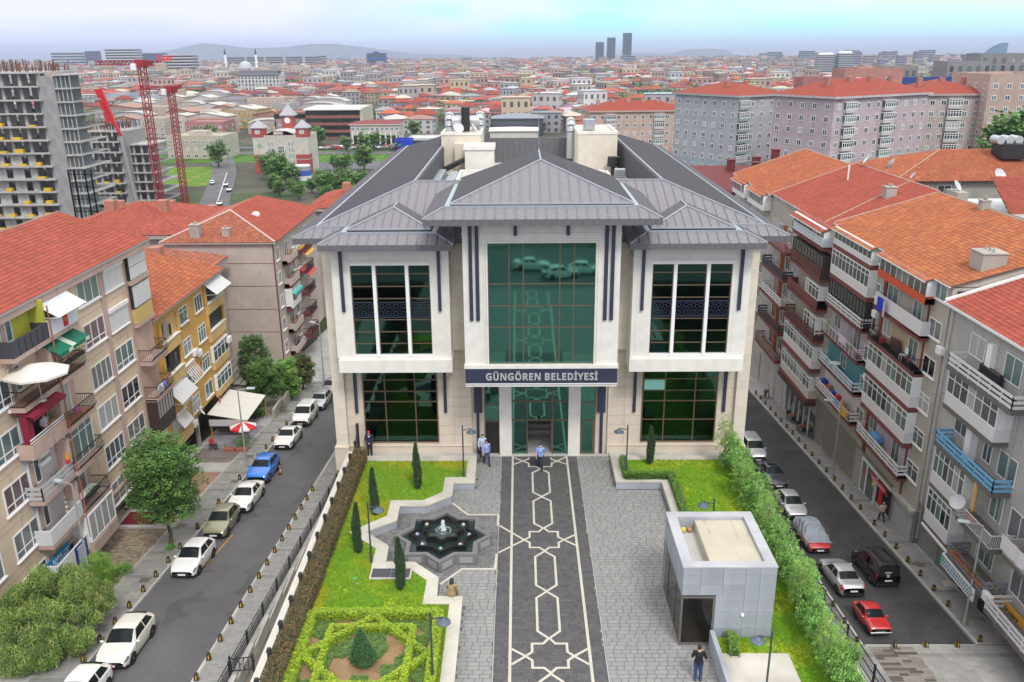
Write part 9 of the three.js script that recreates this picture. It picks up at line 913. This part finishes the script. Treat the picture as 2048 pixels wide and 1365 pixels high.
// ---------------------------------------------------------------- the far city, woods, hills
{
const taken =[[-190,-52,-470,-100],[-60,30,-470,-355],[20,140,-290,-60],[-330,-255,-960,-900],[-190,-140,-1280,-1240],[-205,-100,-460,-300],[-330,-105,-760,-330]],free =(x,z)=>!taken.some(([a,b,c,d])=>x>a&&x<b&&z>c&&z<d)&&!(z>-420&&Math.abs(x)< 75);
const hip=new B();{const a =[-0.54,0,0.55],b =[0.54,0,0.55],c =[0.54,0,-0.55],d =[-0.54,0,-0.55],r =[-0.16,1,0],s =[0.16,1,0];hip.quad(a,b,s,r).quad(c,d,r,s).tri(d,a,r).tri(b,c,s);}
const unit=new B().box(-0.5,0,-0.5,0.5,1,0.5),col=new Array(unit.p.length).fill(1),winB=new B();for(let j=0;j<3;j++)for(let i=0;i<4;i++){const x=-0.4+i*0.25,y=0.13+j*0.3,w=0.085+0.03 *(i % 2),h=0.15;for(const s of[1,-1]){winB.quad([s*x-w/2,y,s*0.503],[s*x+w/2,y,s*0.503],[s*x+w/2,y+h,s*0.503],[s*x-w/2,y+h,s*0.503]).quad([s*0.503,y,x-w/2],[s*0.503,y,x+w/2],[s*0.503,y+h,x+w/2],[s*0.503,y+h,x-w/2]);}}
const unitG=new B();unitG.p=unit.p.concat(winB.p);unitG.n=unit.n.concat(winB.n);unitG.u=unit.u.concat(winB.u);const ug=unitG.geo();ug.setAttribute('color',new THREE.Float32BufferAttribute(col.concat(new Array(winB.p.length).fill(0.22)),3));
const wallCols =[[0.48,0.465,0.43],[0.43,0.37,0.31],[0.38,0.28,0.25],[0.5,0.49,0.49],[0.37,0.37,0.41],[0.44,0.38,0.27],[0.30,0.29,0.29]],wn =['white','sand','rose','off white','grey blue','yellowish','grey'],rCols =[[0.34,0.065,0.042],[0.27,0.055,0.045],[0.38,0.115,0.065],[0.30,0.10,0.075],[0.27,0.26,0.27],[0.16,0.04,0.045]];
const rn =['bright red hipped','deep red hipped','orange hipped','faded red hipped','grey','maroon'];
const protos =[];for(let k=0;k<14;k++){const t=new THREE.Group();t.name='district_house';const w=wallCols[k % 7],q=k<7?k % 4 :(k+1)% 6;put('wall',unit.geo(),wm(...w),t);stuff(put('window_rows',winB.geo(),m.gGrey,t));const r=put('roof',hip.geo(),M(...rCols[q],0.9,{map: T.terracotta}),t);r.position.y=1;r.scale.y=0.28;protos.push([t,`small ${wn[k % 7]} walled house with ${rn[q]} roof beyond the valley`]);}
const spots =[];let guard=0;while(spots.length<286&&guard++<60000){const f=rnd(),z=50 -(430+620*f ** 0.8),D=50-z,x =(rnd()* 2-1)* D*0.62;const sx=Math.round(x/19)* 19+rr(-2,2),sz=Math.round(z/17)* 17+rr(-2,2);if(!free(sx,sz)||spots.some((s)=>Math.abs(s[0]- sx)< 14&&Math.abs(s[1]- sz)< 13))continue;spots.push([sx,sz]);}
spots.forEach(([x,z],i)=>{const[p,l]= protos[i % 14],o=i<14?p:p.clone();o.name=numbered('district_house');if(i<14)scene.add(o);else scene.add(o);o.userData ={label: l,category: 'house',group: 'houses of the red roofed district'};o.position.set(x,-24,z);o.scale.set(rr(11,19),rr(7,11.5),rr(10,14));o.rotation.y=rr(-0.25,0.25)+(rnd()< 0.3?1.57:0);});
const W =[],WC =[],R =[],RC =[],spotSet=new Set(spots.map(([x,z])=>Math.round(x/19)+ ','+Math.round(z/17)));
const addH =(x,z,s)=>{const y=yT(x,z)- 1,big=rnd()< 0.1?1.75:1,h=rr(6,12.5)* s*big,w=rr(11,20)* s *(big>1?1.3:1),d=rr(10,14)* s,a=rr(-0.3,0.3)+(rnd()< 0.3?1.57:0),c=pick(wallCols),r=rnd()< 0.3?pick([[0.42,0.4,0.38],[0.24,0.23,0.24],[0.5,0.47,0.45],[0.3,0.22,0.19]]): pick(rCols.concat(rCols.slice(0,4))),k=rr(0.75,1.15);W.push(X4(x,y,z,a,[w,h,d]));WC.push(c.map((v)=>v*k));R.push(X4(x,y+h,z,a,[w,rnd()< 0.3||big>1?0.6:2.1*s,d]));RC.push((big>1?c:r).map((v)=>v*rr(0.8,1.15)));};
for(let i=0;i<26000;i++){const u=rnd(),D=i<12000?Math.sqrt(lerp(460 ** 2,2300 ** 2,u)): Math.sqrt(lerp(2200 ** 2,6300 ** 2,u)),x =(rnd()* 2-1)* D*0.63-1,z=50-D;if(!free(x,z)||spotSet.has(Math.round(x/19)+ ','+Math.round(z/17)))continue;if(fbm(x/900+7,z/900+7,6,66,3)> 0.62)continue;addH(x,z,D<2300?1:1.25);}
const far=new THREE.Group();far.name='far_city_houses';scene.add(far);tag(far,'dense mass of small red roofed houses running to the horizon','houses',null,'stuff');inst('walls',ug,M(1,1,1,0.9,{vertexColors: true}),W,WC,far);inst('roofs',hip.geo(),M(1,1,1,0.9),R,RC,far);
const TI =[],TCc =[];for(let i=0;i<5200;i++){const D=Math.sqrt(lerp(420 ** 2,3800 ** 2,rnd()** 1.4)),x =(rnd()* 2-1)* D*0.62,z=50-D;const wood=fbm(x/900+7,z/900+7,6,66,3)> 0.6;if(!wood&&rnd()> 0.22)continue;if(!free(x,z)&&rnd()> 0.15)continue;const n=wood?7:2;for(let k=0;k<n;k++)for(let q=0;q<7;q++){TI.push(X4(x+rr(-9,9)+ rr(-2.5,2.5),yT(x,z)+ rr(2,9),z+rr(-9,9),rr(0,6),rr(2.5,4.5),rr(-0.6,0.6)));TCc.push(shade(green,0.8));}}tag(inst('far_trees',LG.far,LM,TI,TCc),'dark green tree clumps between the far roofs','trees',null,'stuff');
const hill =(pts,z,d)=>{const b=new B();for(let k=0;k<pts.length-1;k++){const[x0,y0]= pts[k],[x1,y1]= pts[k+1],P =(x,y,f)=>[x,-150 +(y+150)*[0,0.62,1,0.5,0][f]+(f&&f<4?14*Math.sin(x*0.011+f*2): 0),z+d-f*d*0.5];for(let f=0;f<4;f++)b.quad(P(x0,y0,f),P(x1,y1,f),P(x1,y1,f+1),P(x0,y0,f+1));}return struct(put('hills',b.geo(),M(0.07,0.10,0.10,0.95)));};
hill([[-6900,-140],[-6100,-60],[-5500,40],[-5000,150],[-4650,110],[-4200,40],[-3700,60],[-3300,125],[-2900,120],[-2400,50],[-1700,-30],[-900,-70],[-300,-140]],-14200,900);hill([[1250,-140],[1500,-90],[1900,-50],[2250,-60],[2550,-15],[2950,12],[3150,-30],[3350,-140]],-13600,700);
}
renderer.render(scene,camera);
